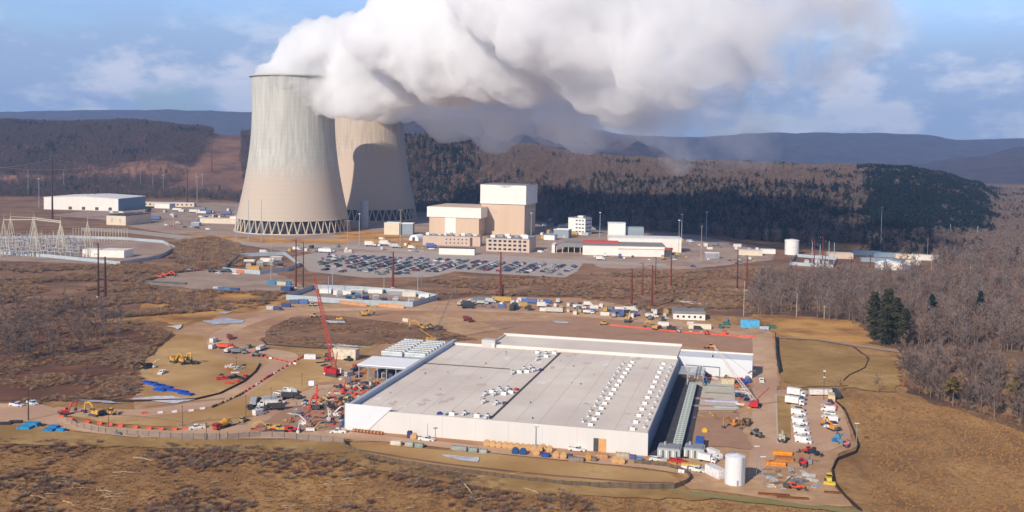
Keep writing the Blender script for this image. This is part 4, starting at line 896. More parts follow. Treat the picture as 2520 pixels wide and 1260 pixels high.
# long white warehouse group
x, y = G(1434, 627); t = thing('warehouse', 'long white warehouse with grey roof, red stripe and white raised blocks', 'building', x, y, 0, -.06)
MB().box(38, 18, -.5, 76, 36, 9.5).build('wall', offw, t); MB().box(38, 18, 9.0, 77, 37, .5).build('roof', rgrey, t)
MB().box(54, -2.5, -.5, 42, 5.2, 7.0).build('front_annex', offw, t); MB().box(54, -2.6, 6.5, 43, 5.6, .4).build('annex_roof', cream, t)
MB().box(60, 48, -.5, 70, 22, 14).build('raised_block', offw, t); MB().box(60, 48, 13.5, 71, 23, .4).build('raised_roof', lgrey, t)
MB().box(34, 72, 0, 17, 16, 25).build('tower_block', offw, t); MB().box(52, 76, 0, 18, 14, 21).build('tower_block', bgrey, t); MB().box(34, 72, 25, 17.6, 16.6, .4).build('tower_roof', lgrey, t)
MB().box(17, 26, 9.5, 34, 8, 1.6).build('red_band', redp, t); MB().box(79, -1, 0, 6, 6, 6.5).build('open_bay', dgrey, t); MB().box(79.5, 3, 6.5, 8, 8, 1.2).build('red_canopy', redp, t)
x, y = G(1372, 622); t = thing('open_shed', 'dark roofed open shed joined to the left end of the long white warehouse', 'shed', x, y, 0, -.1)
MB().prism([(-3, 5.6), (30, 5.6), (26, 9.2), (6, 9.2)], 0, 30).build('roof', rgrey, t)
for i in range(6): MB().box(-1 + i * 5.6, .6, 0, .5, .5, 5.6).build('post', cream, t)
MB().box(16, 16, 0, 20, 14, 5).build('stored_goods', dgrey, t)
MB().box(-4, 10, 0, 3, 22, 7.5).build('end_wall', offw, t)
building('site_office', 'white flat roofed portable office standing beside the parked cars', 1080, 626, 33, 10, 5.8, -.12, offw, dgrey, par=.1)
building('pump_house', 'white cube pump house left of the turbine building', 945, 577, 17, 14, 12.5, -.1, cream, lgrey)
building('pump_house', 'narrow tall grey sunlit block behind the white pump house', 985, 577, 14, 10, 12, -.1, bgrey, lgrey)
x, y = G(896, 560); t = thing('storage_tank', 'tall slim grey vertical tank standing between the two cooling towers', 'tank', x, y)
MB().lathe([(5.6, 0), (5.6, 31), (5.2, 32), (3.5, 32.7), (.1, 33)], 28).build('shell', mat('tank_grey', srgb(168, 172, 178), .6), t, smooth=False); MB().lathe([(5.9, 0), (5.9, .5), (5.5, .5)], 28).build('base_ring', conc, t)
MB().bar((5.6, -1.5, 0), (5.6, -1.5, 32), .4, .4).build('ladder', greym, t)
x, y = G(1948, 626); t = thing('storage_tank', 'white cylindrical water tank in front of the dark wooded ridge', 'tank', x, y)
MB().lathe([(6.8, -.3), (6.8, 13.6), (6.6, 14), (.1, 15.1)], 32).build('shell', mat('tank_white', srgb(226, 222, 216), .6, var=.04), t); MB().lathe([(6.95, 13.3), (6.95, 13.7), (6.7, 13.7)], 32).build('rim', lgrey, t); MB().box(-6.9, -.8, 0, .3, .8, 13).build('ladder', greym, t)
x, y = G(1018, 592); t = thing('arched_tent', 'white arched storage tent in front of the turbine building', 'tent', x, y, 0, -.4)
ar = [(5.5 * math.cos(R(a)), 6 * math.sin(R(a))) for a in range(0, 181, 20)]
MB().prism(ar, 0, 14).build('cover', wht, t); MB().box(0, -.05, 0, 3.4, .12, 3.6).build('door', dgrey, t)
# left group
x, y = G(108, 515); t = thing('warehouse', 'big white low pitched warehouse with blue-grey end wall at the far left', 'building', x, y, 0, -.13)
MB().prism([(0, -.5), (112, -.5), (112, 17), (56, 19.5), (0, 17)], 0, 78).build('wall', offw, t)
MB().prism([(-.6, 17.05), (56, 19.6), (112.6, 17.05), (112.6, 17.5), (56, 20.1), (-.6, 17.5)], -.5, 78.5).build('roof', mat('white_sheet_roof', srgb(232, 228, 222), .6, var=.03), t)
MB().box(112.1, 39, -.4, .3, 77.8, 17.2).build('end_wall', mat('steel_blue_wall', srgb(120, 148, 170), .6, var=.05), t)
windows(t, 30, 110, 4, .6, 1, 1, 5, 4.2, m=dgrey)
def longshed(px, py, w, d_, h, label, rz=-.05, wall=offw, roof=lgrey, name='office_trailer', cat='trailer', nwin=6):
    t = building(name, label, px, py, w, d_, h, rz, wall, roof, cat, par=0)
    if nwin: windows(t, 1, w - 1, nwin, h * .35, 1, 1, w / nwin * .35, h * .35)
    return t
longshed(340, 507, 86, 12, 6, 'long cream portable office row behind the big white warehouse', -.04, cream, lgrey, 'office_row', 'building', 12)
longshed(380, 512, 26, 14, 7, 'white box shed in front of the long cream office row', -.3, offw, lgrey, 'shed', 'shed', 0)
t = building('service_building', 'small tan flat roofed building with a brown side at the left', 262, 553, 26, 50, 11, -1.05 + .8, cream, dgrey); windows(t, 2, 24, 2, 3, 1, 1, 3, 5, m=pinkc)
t = longshed(492, 549, 60, 16, 6, 'cream shed with sloping roof at the foot of the nearer cooling tower', -.12, cream, cream, 'shed', 'shed', 0); MB().prism([(38, 6.2), (62, 6.2), (62, 9), (38, 9)], 0, 16).build('raised_roof', offw, t)
for i, (px, py, w, d_, h, lb, wl_, rf_) in enumerate([(203, 632, 15, 9, 6.4, 'white control house at the left end of the pair in the fenced substation', offw, lgrey), (240, 633, 24, 16, 6.2, 'white control house with low pitched roof inside the left substation', offw, offw),
        (470, 556, 10, 6, 4, 'small grey hut by the cream shed', bgrey, lgrey), (1735, 636, 13, 8, 5, 'grey shed with pale roof right of the long white warehouse', greym, offw), (1818, 628, 22, 10, 4.6, 'cream gabled shed left of the white water tank', cream, cream), (1872, 624, 14, 6, 4, 'small white trailer between the cream shed and the water tank', offw, lgrey), (1640, 604, 9, 6, 4.5, 'small cream hut behind the long white warehouse', cream, lgrey)]):
    building('control_house' if i < 2 else 'shed', lb, px, py, w, d_, h, -.12, wl_, rf_, 'building' if i < 2 else 'shed', par=.1)
x, y = G(2165, 664); t = thing('gabled_shed', 'white gabled shed in front of the blue roofed yard at the far right', 'shed', x, y, 0, -.12)
MB().prism([(0, 0), (21, 0), (21, 4.2), (10.5, 6.6), (0, 4.2)], 0, 18).build('wall', offw, t); MB().prism([(-.5, 4.1), (10.5, 6.7), (21.5, 4.1), (21.5, 4.5), (10.5, 7.1), (-.5, 4.5)], -.4, 18.4).build('roof', wht, t); MB().box(24, 10, 0, 5, 16, 3.2).build('lean_to', mat('violet_wall', srgb(150, 146, 190), .7), t)
blu = mat('blue_roof', srgb(120, 168, 196), .6, var=.08)
for i, (px, py, w, d_, h, rf_, lb) in enumerate([(2040, 636, 22, 12, 5, cream, 'cream walled shed left end of the far right yard'), (2100, 628, 26, 8, 4, blu, 'blue roofed shed at the back left of the far right yard'), (2150, 632, 30, 8, 4, blu, 'long blue roofed shed along the back of the far right yard'), (2205, 636, 26, 8, 4, cream, 'cream roofed shed at the back of the far right yard'),
        (2250, 640, 22, 9, 5, offw, 'off-white block at the right end of the far right yard'), (2120, 644, 28, 6, 3.4, blu, 'low blue roofed shed at the front of the far right yard'), (2190, 650, 24, 6, 3.4, blu, 'low blue roofed shed behind the white gabled shed'), (2225, 652, 14, 6, 4, offw, 'white box shed beside the low blue sheds')]):
    building('shed', lb, px, py, w, d_, h, -.12, [pinkc, bgrey, bgrey, cream, offw, bgrey, bgrey, offw][i], rf_, 'shed', par=0)
t = longshed(1657, 786, 18.5, 12, 3.6, 'long grey roofed white site office behind the construction yard', -.12, offw, rgrey, 'site_hall', 'building', 5)
MB().prism([(-.6, 3.75), (19.1, 3.75), (18.4, 5.2), (.1, 5.2)], -.5, 12.5).build('gable_roof', rgrey, t)
x, y = G(1694, 808); t = thing('arched_tent', 'cream arched storage tent in front of the grey roofed site office', 'tent', x, y, 0, -.1)
ar = [(2.6 * math.cos(R(a)), 2.9 * math.sin(R(a))) for a in range(0, 181, 18)]; m = MB().prism(ar, 0, 12.5); 
o = m.build('cover', mat('cream_canvas', srgb(216, 200, 174), .8, var=.04), t); o.rotation_euler = (0, 0, -1.5708); MB().box(12.55, -2.6 + 2.6, 0, .1, 3, 2.3).build('door', dgrey, t)
# ------------------------------------------------------------------ poles and lines
rustm = mat('weathering_steel', srgb(112, 52, 42), .8, var=.15)
rustd = mat('dark_weathering_steel', srgb(76, 46, 44), .8, var=.15)
woodp = mat('pale_pole', srgb(170, 160, 142), .85, var=.1)
bluep = mat('blue_grey_pole', srgb(150, 168, 186), .6, var=.06)
brownp = mat('brown_lamp_pole', srgb(84, 62, 56), .8)
insul = mat('insulator', srgb(150, 140, 136), .5)
def pylon(px, py, top, label, m=rustm, r=.85, arms=3, rz=0):
    x, y = G(px, py); h = (py - top) / SC(py); t = thing('steel_pole', label, 'power pole', x, y, 0, rz, 'rust coloured power poles')
    MB().tube((0, 0, -.2), (0, 0, h), r, r * .45, 10).build('pole', m, t)
    MB().lathe([(r * 1.6, -.1), (r * 1.6, .5), (.05, .5)], 12).build('footing', conc, t)
    for k in range(arms):
        z = h - .8 - k * 3.4; s = 1 if k % 2 else -1
        q = MB().tube((0, 0, z), (s * 2.6, 0, z + .5), .2, .1, 6).build('arm', m, t)
        MB().tube((s * 2.5, 0, z + .4), (s * 2.5, 0, z - 1.4), .13, .13, 6).build('insulator', insul, q)
    return (x, y, h)
PY = {}
for k, (px, py, top, r, m, lb) in enumerate([(129, 541, 400, 1.3, rustd, 'dark rust pole standing left of the big white warehouse'), (216, 470, 372, .9, rustd, 'thin dark pole on the left hillside behind the warehouse'), (234, 474, 395, .9, rustd, 'dark pole just right of the hillside pole behind the warehouse'),
        (521, 424, 345, 1.2, rustm, 'rust pole in the cleared strip on the left hillside'), (461, 480, 395, 1.0, rustd, 'dim pole at the foot of the left hillside clearing'), (242, 731, 602, .75, rustd, 'left of the dark pair of poles below the left substation'), (259, 736, 635, 1.0, rustd, 'thicker right one of the dark pair below the left substation'),
        (728, 708, 592, .8, rustm, 'thick rust pole left of the red crane tip'), (746, 710, 597, .5, rustd, 'thinner dark pole beside the thick one left of the crane'), (967, 708, 620, .95, rustm, 'rust pole in front of the parked cars left of centre'), (1231, 735, 620, .9, rustm, 'tallest rust pole in front of the middle of the car park'),
        (1237, 733, 700, .7, rustd, 'short stub pole against the tall rust pole'), (1554, 752, 660, .85, rustm, 'thick lower pole left of the four pole cluster'), (1581, 731, 645, .55, rustm, 'slim pole second in the four pole cluster'), (1604, 757, 650, .85, rustm, 'thick pole nearest of the four pole cluster'),
        (1613, 704, 630, .5, rustd, 'slim dark pole behind the four pole cluster'), (1651, 707, 608, .75, rustm, 'rust pole with orange topped light beside the warehouse'), (1814, 712, 612, .6, rustd, 'left pole of the pair in front of the cream shed'), (1837, 715, 625, .7, rustm, 'right rust pole of the pair in front of the cream shed'),
        (2003, 668, 585, .5, rustm, 'rust pole by the small substation right of the water tank'), (2095, 664, 630, .5, rustd, 'short dark pole between the small substation and the white gabled shed'), (2141, 662, 625, .5, rustd, 'short dark pole left of the white gabled shed'), (1948, 592, 520, .5, rustd, 'dark pole rising behind the white water tank'), (2024, 640, 578, .5, rustm, 'rust pole right of the small substation gantry')]):
    if py < 500:                      # stands on the hillside
        d = {216: 1500, 234: 1480, 521: 1950, 461: 1600}[px]
        p = AT(px, py, d); z = H(p.x, p.y); h = (py - top) / (FOC / d)
        t = thing('steel_pole', lb, 'power pole', p.x, p.y, z, 0, 'rust coloured power poles'); MB().tube((0, 0, -1), (0, 0, h), r, r * .5, 8).build('pole', m, t); MB().tube((-3, 0, h - 3), (3, 0, h - 3), .25, .25, 6).build('arm', m, t)
        PY[k] = (p.x, p.y, z + h)
    else: PY[k] = pylon(px, py, top, lb, m, r)
def wire(pts, label, sag=3, r=.05):
    m = MB()
    for a, b in zip(pts, pts[1:]):
        a, b = Vector(a), Vector(b); N = 14; pr_ = None
        for i in range(N + 1):
            t = i / N; p = a.lerp(b, t); p.z -= sag * 4 * t * (1 - t)
            if pr_ is not None: m.tube(pr_, p, r, r, 3, cap=False)
            pr_ = p
    tag(m.build('power_line', mat('aluminium_wire', srgb(190, 186, 184), .5, .5)), label, 'power line')
wire([AT(-120, 392, 1500), (PY[1][0], PY[1][1], PY[1][2] - 1), (PY[3][0], PY[3][1], PY[3][2] - 2)], 'power line sagging over the left hillside to the clearing', 8, .14)
wire([AT(-120, 410, 1300), (PY[0][0], PY[0][1], PY[0][2] - 2), (PY[4][0], PY[4][1], PY[4][2] - 2)], 'power line past the dark pole by the white warehouse', 6, .12)
wire([AT(-100, 640, 780), (PY[5][0], PY[5][1], PY[5][2] - 2), (PY[7][0], PY[7][1], PY[7][2] - 2), (PY[9][0], PY[9][1], PY[9][2] - 2), (PY[10][0], PY[10][1], PY[10][2] - 2)], 'long pale power line crossing in front of the parking lot', 5, .05)
wire([AT(-100, 648, 700), (PY[6][0], PY[6][1], PY[6][2] - 2), (PY[8][0], PY[8][1], PY[8][2] - 2)], 'lower pale power line from the left edge to the dark pair of poles', 4, .05)
wire([(PY[16][0], PY[16][1], PY[16][2] - 2), (PY[17][0], PY[17][1], PY[17][2] - 2), (PY[19][0], PY[19][1], PY[19][2] - 2)], 'power line between the rust poles right of the warehouse', 3, .05)
for a_, b_, lb_ in ((12, 16, 'power line from the thick lower pole to the orange topped pole'), (14, 17, 'power line from the nearest cluster pole to the pair by the cream shed'), (13, 15, 'short power line between the slim poles of the cluster'), (11, 12, 'power line from the stub pole to the four pole cluster'), (10, 14, 'long power line from the tallest rust pole to the cluster'), (18, 21, 'power line from the right pair to the pole by the white gabled shed')):
    wire([(PY[a_][0], PY[a_][1], PY[a_][2] - 1.5), (PY[b_][0], PY[b_][1], PY[b_][2] - 1.5)], lb_, 3, .06)
def mast(px, py, top, label, m=woodp, r=.35, head=None, group='tall pale masts around the plant'):
    x, y = G(px, py); h = (py - top) / SC(py); t = thing('light_mast' if head else 'utility_pole', label, 'light mast' if head else 'utility pole', x, y, 0, random.uniform(-.3, .3), group)
    MB().tube((0, 0, -.2), (0, 0, h), r, r * .55, 8).build('pole', m, t)
    if head == 'ring': MB().lathe([(.3, h - .3), (1.3, h - .2), (1.3, h + .3), (.1, h + .5)], 10).build('lamp_head', lgrey, t)
    elif head == 'arm': q = MB().bar((-1.6, 0, h), (1.6, 0, h), .2).build('arm', m, t); MB().box(-1.4, 0, h - .2, .9, .5, .25).box(1.4, 0, h - .2, .9, .5, .25).build('lamp', lgrey, q)
    elif head == 'cross': MB().bar((-1.4, 0, h - 1), (1.4, 0, h - 1), .2).build('crossarm', m, t)
for px, py, top, hd, m, lb in [(69, 484, 426, 'cross', woodp, 'pale wooden pole at the far left edge above the substation'), (157, 480, 425, 'cross', woodp, 'pale wooden pole behind the left end of the big white warehouse'), (346, 482, 423, 'cross', woodp, 'pale wooden pole behind the cream offices, left of two'), (376, 484, 432, 'cross', woodp, 'pale wooden pole behind the cream offices, right of two'),
        (482, 480, 430, 'cross', woodp, 'pale pole at the left foot of the hillside clearing'), (498, 482, 434, 'ring', bluep, 'blue-grey light mast left of the nearer cooling tower'), (96, 512, 447, 'ring', bluep, 'light mast by the left end of the big white warehouse'), (238, 475, 440, 'ring', bluep, 'light mast rising behind the white warehouse roof'), (402, 486, 436, 'ring', bluep, 'thin light mast behind the cream offices'),
        (485, 540, 440, 'arm', woodp, 'brown lamp pole beside the cream shed'), (427, 562, 525, 'arm', woodp, 'short lamp post on the slope left of the cream shed'), (581, 590, 505, None, bluep, 'blue-grey lightning mast at the left foot of the nearer tower'), (611, 592, 495, None, bluep, 'blue-grey lightning mast in front of the left tower legs'), (643, 596, 495, None, bluep, 'blue-grey lightning mast third from the left before the tower'),
        (667, 690, 583, 'cross', woodp, 'pale wooden pole beside the middle substation'), (855, 640, 545, 'arm', woodp, 'pale lamp mast in front of the nearer tower right side'), (884, 605, 528, 'ring', bluep, 'light mast in front of the slim grey tank'), (985, 606, 518, 'arm', woodp, 'pale lamp mast left of the turbine building'), (1002, 485, 428, None, woodp, 'pale wooden pole right of the farther tower'), (1012, 505, 462, None, woodp, 'shorter pale pole right of the farther tower'),
        (1017, 503, 448, None, woodp, 'pale pole beside the shorter pole right of the farther tower'), (1061, 506, 458, 'ring', bluep, 'light mast behind the turbine building roof'), (1307, 580, 524, 'ring', bluep, 'light mast in front of the shaded side of the reactor building'), (1276, 622, 580, 'arm', bluep, 'blue-grey mast at the corner of the three storey office block'), (1476, 584, 522, 'ring', bluep, 'light mast behind the warehouse red band'),
        (1484, 545, 480, None, bluep, 'tall thin mast in the shaded forest behind the grey office block'), (1725, 646, 552, 'cross', woodp, 'pale wooden pole right of the long white warehouse'), (1670, 625, 540, 'ring', woodp, 'mast with an orange ring right of the long warehouse'), (1677, 600, 526, 'ring', bluep, 'grey light mast behind the orange ringed mast'), (1738, 590, 520, 'ring', bluep, 'thin dark mast before the wooded ridge'), (1557, 560, 518, 'ring', bluep, 'faint light mast behind the warehouse tower block'),
        (1989, 560, 512, None, bluep, 'blue-grey mast before the forest above the small substation'), (2167, 622, 502, 'cross', bluep, 'tallest thin mast in front of the dark conifer ridge'), (2338, 590, 548, None, bluep, 'thin mast before the dark ridge, left of the last two'), (2405, 598, 552, None, bluep, 'thin mast before the dark ridge, right of the last two'), (2282, 640, 580, None, woodp, 'pale pole behind the far right yard'), (2292, 672, 630, 'cross', woodp, 'pale pole right of the white gabled shed'),
        (2388, 680, 655, None, woodp, 'short pole on the far right clearing'), (1830, 778, 690, None, woodp, 'faint pale pole at the left end of the right wood'), (1960, 780, 720, None, woodp, 'grey pole in front of the right wood'), (2028, 786, 750, 'cross', woodp, 'grey pole with a crossarm in front of the right wood'), (818, 720, 655, None, bluep, 'lightning mast left of centre in the near substation'), (808, 725, 680, None, bluep, 'left lightning mast of the near substation'),
        (945, 718, 672, 'arm', woodp, 'lamp mast by the car park edge above the near substation'), (1028, 722, 668, None, bluep, 'right lightning mast of the near substation'), (1038, 720, 670, None, bluep, 'farther right lightning mast of the near substation'), (70, 1036, 950, None, brownp, 'dark pole by the blue stacks at the lower left')]:
    mast(px, py, top, lb, m, .4 if py < 620 else .28, hd, None)
for i, (px, py, top) in enumerate([(267, 1052, 1005), (361, 1040, 1002) if False else (449, 1050, 1000), (508, 1082, 1042), (540, 1082, 1054), (605, 1028, 975), (667, 1000, 955), (743, 950, 920), (582, 905, 880)]):
    x, y = G(px, py); h = (py - top) / SC(py); t = thing('lamp_post', f'{ORD[i]} thin dark lamp post along the curved site road', 'lamp post', x, y, 0, 0, 'thin dark lamp posts by the site road'); MB().tube((0, 0, -.1), (0, 0, h), .12, .07, 6).build('pole', brownp, t); MB().box(0, -.3, h, .35, .9, .15).build('lamp', dgrey, t)
for px, py, top, lb in [(1052, 1085, 1042, 'thin grey lamp post in front of the data centre front wall'), (1318, 1100, 1048, 'grey lamp post in front of the middle of the data centre'), (1861, 1172, 1096, 'thin lamp post beside the east road'), (1876, 1195, 1122, 'grey post by the dark silo shadow'), (2027, 985, 912, 'brown lamp post with two white boxes at the truck park'), (2107, 1100, 1040, 'grey lamp post at the right fence corner')]:
    x, y = G(px, py); h = (py - top) / SC(py); t = thing('lamp_post', lb, 'lamp post', x, y, 0, 0); MB().tube((0, 0, -.1), (0, 0, h), .13, .08, 6).build('pole', brownp if 'brown' in lb else greym, t); MB().box(0, 0, h - .1, .9 if 'brown' in lb else 1.6, .35, .5 if 'brown' in lb else .2).build('lamp', lgrey, t)
    if 'brown' in lb: MB().box(0, 0, h * .78, .7, .35, .45).build('box', lgrey, t)
# ------------------------------------------------------------------ substations
fencem = mat('pale_fence_panel', srgb(168, 178, 184), .6, var=.08, sc=.3)
fenced = mat('dark_mesh_fence', srgb(104, 88, 70), .85, var=.2)
def wall_fence(name, label, pts, h, m, post=3.0, th=.12, cat='fence', zf=True, posts=True):
    P = [Vector((*G(*p), 0)) for p in pts]; x0, y0 = P[0].x, P[0].y; t = thing(name, label, cat, x0, y0, 0)
    pm = MB(); po = []
    for a, b in zip(P, P[1:]):
        n = max(1, int((b - a).length / post))
        for i in range(n):
            p = a.lerp(b, i / n); q = a.lerp(b, (i + 1) / n); zp, zq = H(p.x, p.y), H(q.x, q.y); d = (q - p).normalized(); s = Vector((-d.y, d.x, 0)) * th / 2; o_ = Vector((-x0, -y0, 0))
            pp, qq = p + o_, q + o_
            pm.add([pp - s + Vector((0, 0, zp)), pp + s + Vector((0, 0, zp)), qq + s + Vector((0, 0, zq)), qq - s + Vector((0, 0, zq)), pp - s + Vector((0, 0, zp + h)), pp + s + Vector((0, 0, zp + h)), qq + s + Vector((0, 0, zq + h)), qq - s + Vector((0, 0, zq + h))],
                   [(3, 2, 1, 0), (4, 5, 6, 7), (0, 1, 5, 4), (1, 2, 6, 5), (2, 3, 7, 6), (3, 0, 4, 7)])
            po.append((pp.x, pp.y, zp))
    pm.build('panel', m, t)
    if posts:
        st = max(1, math.ceil(len(po) / 95))
        for x, y, z in po[::st]: MB().box(x, y, z, .16, .16, h + .15).build('post', dgrey if m is not fencem else greym, t)
    return t
wall_fence('panel_fence', 'pale grey panel fence round the large left substation', [(-60, 622), (120, 634), (296, 652), (392, 636), (432, 614), (400, 598), (300, 590), (170, 586), (-60, 588)], 2.8, fencem, 8)
wall_fence('panel_fence', 'pale grey panel fence round the middle substation', [(548, 668), (640, 676), (706, 668), (738, 656), (700, 628), (590, 632), (548, 668)], 3.2, fencem, 6)
wall_fence('panel_fence', 'tall grey panel fence round the near substation', [(704, 738), (770, 742), (870, 750), (1016, 756), (1076, 738), (1020, 726), (880, 716), (770, 712), (704, 738)], 3.4, fencem, 5)
wall_fence('panel_fence', 'pale fence round the small substation by the water tank', [(1944, 652), (2050, 660), (2060, 640), (1960, 632), (1944, 652)], 2.8, fencem, 6)
creamp = mat('cream_gantry', srgb(204, 194, 172), .7, var=.06)
def gantry(px, py, top, label, group):
    x, y = G(px, py); h = (py - top) / SC(py); t = thing('gantry_tower', label, 'gantry', x, y, 0, random.uniform(-.1, .1), group)
    for s in (-1, 1):
        for q in (-1, 1): MB().tube((s * 4.2, q * 3.2, 0), (0, q * .3, h), .32, .24, 6).build('leg', creamp, t)
    MB().tube((0, 0, h - .2), (0, 0, h + 5), .16, .06, 6).build('spike', creamp, t)
    MB().bar((-2.2, 0, h * .48), (2.2, 0, h * .48), .3).build('brace', creamp, t); return (x, y, h)
GT = []
for i, (px, py, top) in enumerate([(10, 628, 546), (27, 612, 538), (86, 628, 545), (82, 610, 540), (150, 632, 552), (150, 612, 548), (216, 618, 548)]):
    GT.append(gantry(px, py, top, ['leftmost cream gantry tower at the picture edge', 'second cream gantry tower from the left, behind the first', 'cream gantry tower in the front row, left of centre', 'cream gantry tower in the back row, left of centre', 'cream gantry tower at the right end of the front beam', 'cream gantry tower behind the right end of the front beam', 'cream gantry tower standing alone on the right of the substation'][i], 'gantry towers of the left substation'))
def beam(a, b, lb):
    a, b = Vector((GT[a][0], GT[a][1], GT[a][2])), Vector((GT[b][0], GT[b][1], GT[b][2])); tag(MB().bar(a, b, .5, .6).build('gantry_beam', creamp), lb, 'beam', 'beams of the left substation')
beam(0, 2, 'cream beam between the two front left gantry towers'); beam(2, 4, 'cream beam at the front right of the left substation'); beam(1, 3, 'cream beam in the back row of the left substation'); beam(3, 5, 'cream beam at the back right of the left substation')
def mk_post():
    t = thing('switchgear', '', 'switchgear'); MB().box(0, 0, 0, .5, .5, 3.2).build('post', greym, t); MB().tube((-1.2, 0, 3.2), (-1.2, 0, 5.2), .28, .2, 6).tube((1.2, 0, 3.2), (1.2, 0, 5.2), .28, .2, 6).build('insulator', insul, t); MB().bar((-1.8, 0, 3.2), (1.8, 0, 3.2), .35).bar((-1.2, 0, 5.2), (1.2, 0, 5.2), .15).build('crossbar', steelm, t); return t
SG = mk_post(); i = 0
for r_ in range(5):
    for c in range(16):
        px = -6 + c * 13 + r_ * 3 + random.uniform(-2, 2); py = 598 + r_ * 8 + c * .35
        if px > 196 and py > 612: continue
        x, y = G(px, py); place(SG, x, y, 0, random.uniform(-.2, .2), f'grey switchgear post with two insulators, row {["one", "two", "three", "four", "five"][r_]} from the back, left substation', 'switchgear posts of the left substation', s=random.uniform(1.3, 2.0)); i += 1
for c in range(20):
    x, y = G(180 + c * 7, 594 + (c % 2)); h = 13; t = MB().tube((0, 0, 0), (0, 0, h), .3, .2, 6).bar((-1, 0, h), (1, 0, h), .2).build('bus_post', creamp); put(t, x, y); tag(t, f'{ORD[c]} slim cream post from the left in the back row of the left substation', 'bus post', 'slim posts at the back of the left substation')
for c in range(80):
    x, y = G(random.uniform(-10, 240), random.uniform(600, 634)); h = random.uniform(7, 15); t = MB().tube((0, 0, 0), (0, 0, h), .22, .14, 5).bar((-1.2, 0, h * .8), (1.2, 0, h * .8), .14).build('bus_post', [creamp, steelm][c % 2]); put(t, x, y, 0, random.uniform(-.3, .3)); tag(t, f'{"tall" if h > 11 else "low"} {"cream" if c % 2 == 0 else "grey"} post among the crowded gear of the left substation', 'bus post', 'thin posts inside the left substation')
def mk_trafo():
    t = thing('transformer', '', 'transformer'); MB().box(0, 0, .3, 4.6, 3, 3.1).build('tank', paint, t)
    for s in (-1, 1):
        q = MB()
        for k in range(6): q.box(-1.9 + k * .76, s * 1.85, .6, .3, .6, 2.4)
        q.build('radiator', paint, t)
    for k in (-1, 0, 1): MB().tube((k * 1.2, 0, 3.4), (k * 1.3, 0, 5.1), .25, .14, 6).build('bushing', insul, t)
    MB().tube((-1.8, .6, 4.1), (1.8, .6, 4.1), .42, .42, 8).build('conservator', paint, t); MB().box(0, 0, 0, 5, 3.4, .3).build('plinth', conc, t); return t
TR = mk_trafo()
for i, (px, py, c, s) in enumerate([(640, 655, (205, 205, 205), 1.1), (668, 652, (190, 196, 200), 1.0), (690, 656, (60, 76, 110), .9), (612, 660, (215, 212, 206), .9), (858, 738, (70, 96, 120), .8), (880, 734, (90, 140, 180), .8), (900, 738, (50, 70, 120), .8), (925, 736, (200, 204, 206), .85), (946, 744, (70, 80, 96), .8), (975, 744, (205, 206, 204), .85), (1012, 746, (196, 200, 200), .85), (1040, 744, (90, 96, 110), .75), (836, 730, (200, 200, 204), .85), (2010, 650, (222, 222, 220), 1.0), (2030, 652, (214, 214, 214), .9), (1985, 650, (205, 210, 214), .9)]):
    x, y = G(px, py); wh = 'middle' if i < 4 else ('near' if i < 13 else 'small right'); k = i if i < 4 else (i - 4 if i < 13 else i - 13)
    place(TR, x, y, 0, random.uniform(-.3, .3), f'{ORD[k]} transformer from the list end in the {wh} substation, {"blue" if c[2] > c[0] + 18 else "pale grey"}'.replace('from the list end ', 'from the left ' if wh != 'middle' else ''), f'transformers of the {wh} substation', srgb(*c), s)
for i, (px, py, w, c) in enumerate([(820, 726, 12, offw), (860, 724, 9, greym), (905, 722, 10, offw), (955, 726, 11, greym), (990, 730, 9, cream), (786, 722, 8, lgrey), (1030, 734, 7, lgrey), (640, 644, 12, lgrey), (600, 648, 9, offw), (665, 640, 10, greym)]):
    building('switch_house', f'{ORD[i]} low pale switch house from the left' if i < 7 else f'{ORD[i - 7]} low pale switch house in the middle substation', px, py, w, 3.2, 2.8, -.12, c, [lgrey, offw][i % 2], 'switch house', par=.1)
for i, (px, py, top) in enumerate([(1998, 655, 592), (2017, 657, 600), (2039, 657, 590), (2052, 652, 594)]):
    x, y = G(px, py); h = (py - top) / SC(py); t = MB().tube((0, 0, 0), (0, 0, h), .35, .25, 6).bar((-2.6, 0, h * .52), (2.6, 0, h * .52), .35).build('gantry_post', bluep); put(t, x, y); tag(t, f'{ORD[i]} pale gantry post from the left in the small right substation', 'gantry post', 'posts of the small right substation')
# ------------------------------------------------------------------ fences and walls of the site
wall_fence('mesh_fence', 'dark mesh fence curving round the south grass basin', [(846, 1092), (850, 1104), (900, 1126), (1000, 1146), (1100, 1160), (1300, 1186), (1450, 1197), (1600, 1204), (1660, 1203), (1690, 1192), (1700, 1182), (1692, 1168), (1668, 1158), (1640, 1150), (1560, 1142)], 1.6, fenced, 2.6, .05)
wall_fence('mesh_fence', 'dark mesh fence along the road edge below the orange barriers', [(165, 1040), (190, 1054), (260, 1068), (420, 1080), (560, 1082), (640, 1076), (760, 1083), (850, 1092)], 2.0, mat('grey_mesh', srgb(140, 124, 112), .8, var=.1), 3.5, .04)
wall_fence('silt_fence', 'dark silt fence winding down the right side of the truck park', [(2050, 985), (2078, 1010), (2100, 1062), (2113, 1100), (2106, 1116), (2060, 1134), (2048, 1160), (2054, 1192), (2080, 1225), (2120, 1262)], 1.1, mat('silt_cloth', srgb(64, 48, 44), .9), 3, .25, posts=False)
wall_fence('silt_fence', 'brown silt fence looping round the east grass basin', [(1935, 836), (2010, 840), (2100, 855), (2138, 884), (2128, 908), (2090, 926), (2075, 940)], .9, mat('brown_cloth', srgb(96, 76, 60), .9), 3, .3, posts=False)
wall_fence('screen_wall', 'tall dark blue screen wall along the east road', [(1908, 832), (1911, 880), (1918, 920)], 3.2, mat('navy_panel', srgb(40, 44, 62), .7, var=.1), 5, .35, cat='wall', posts=False)
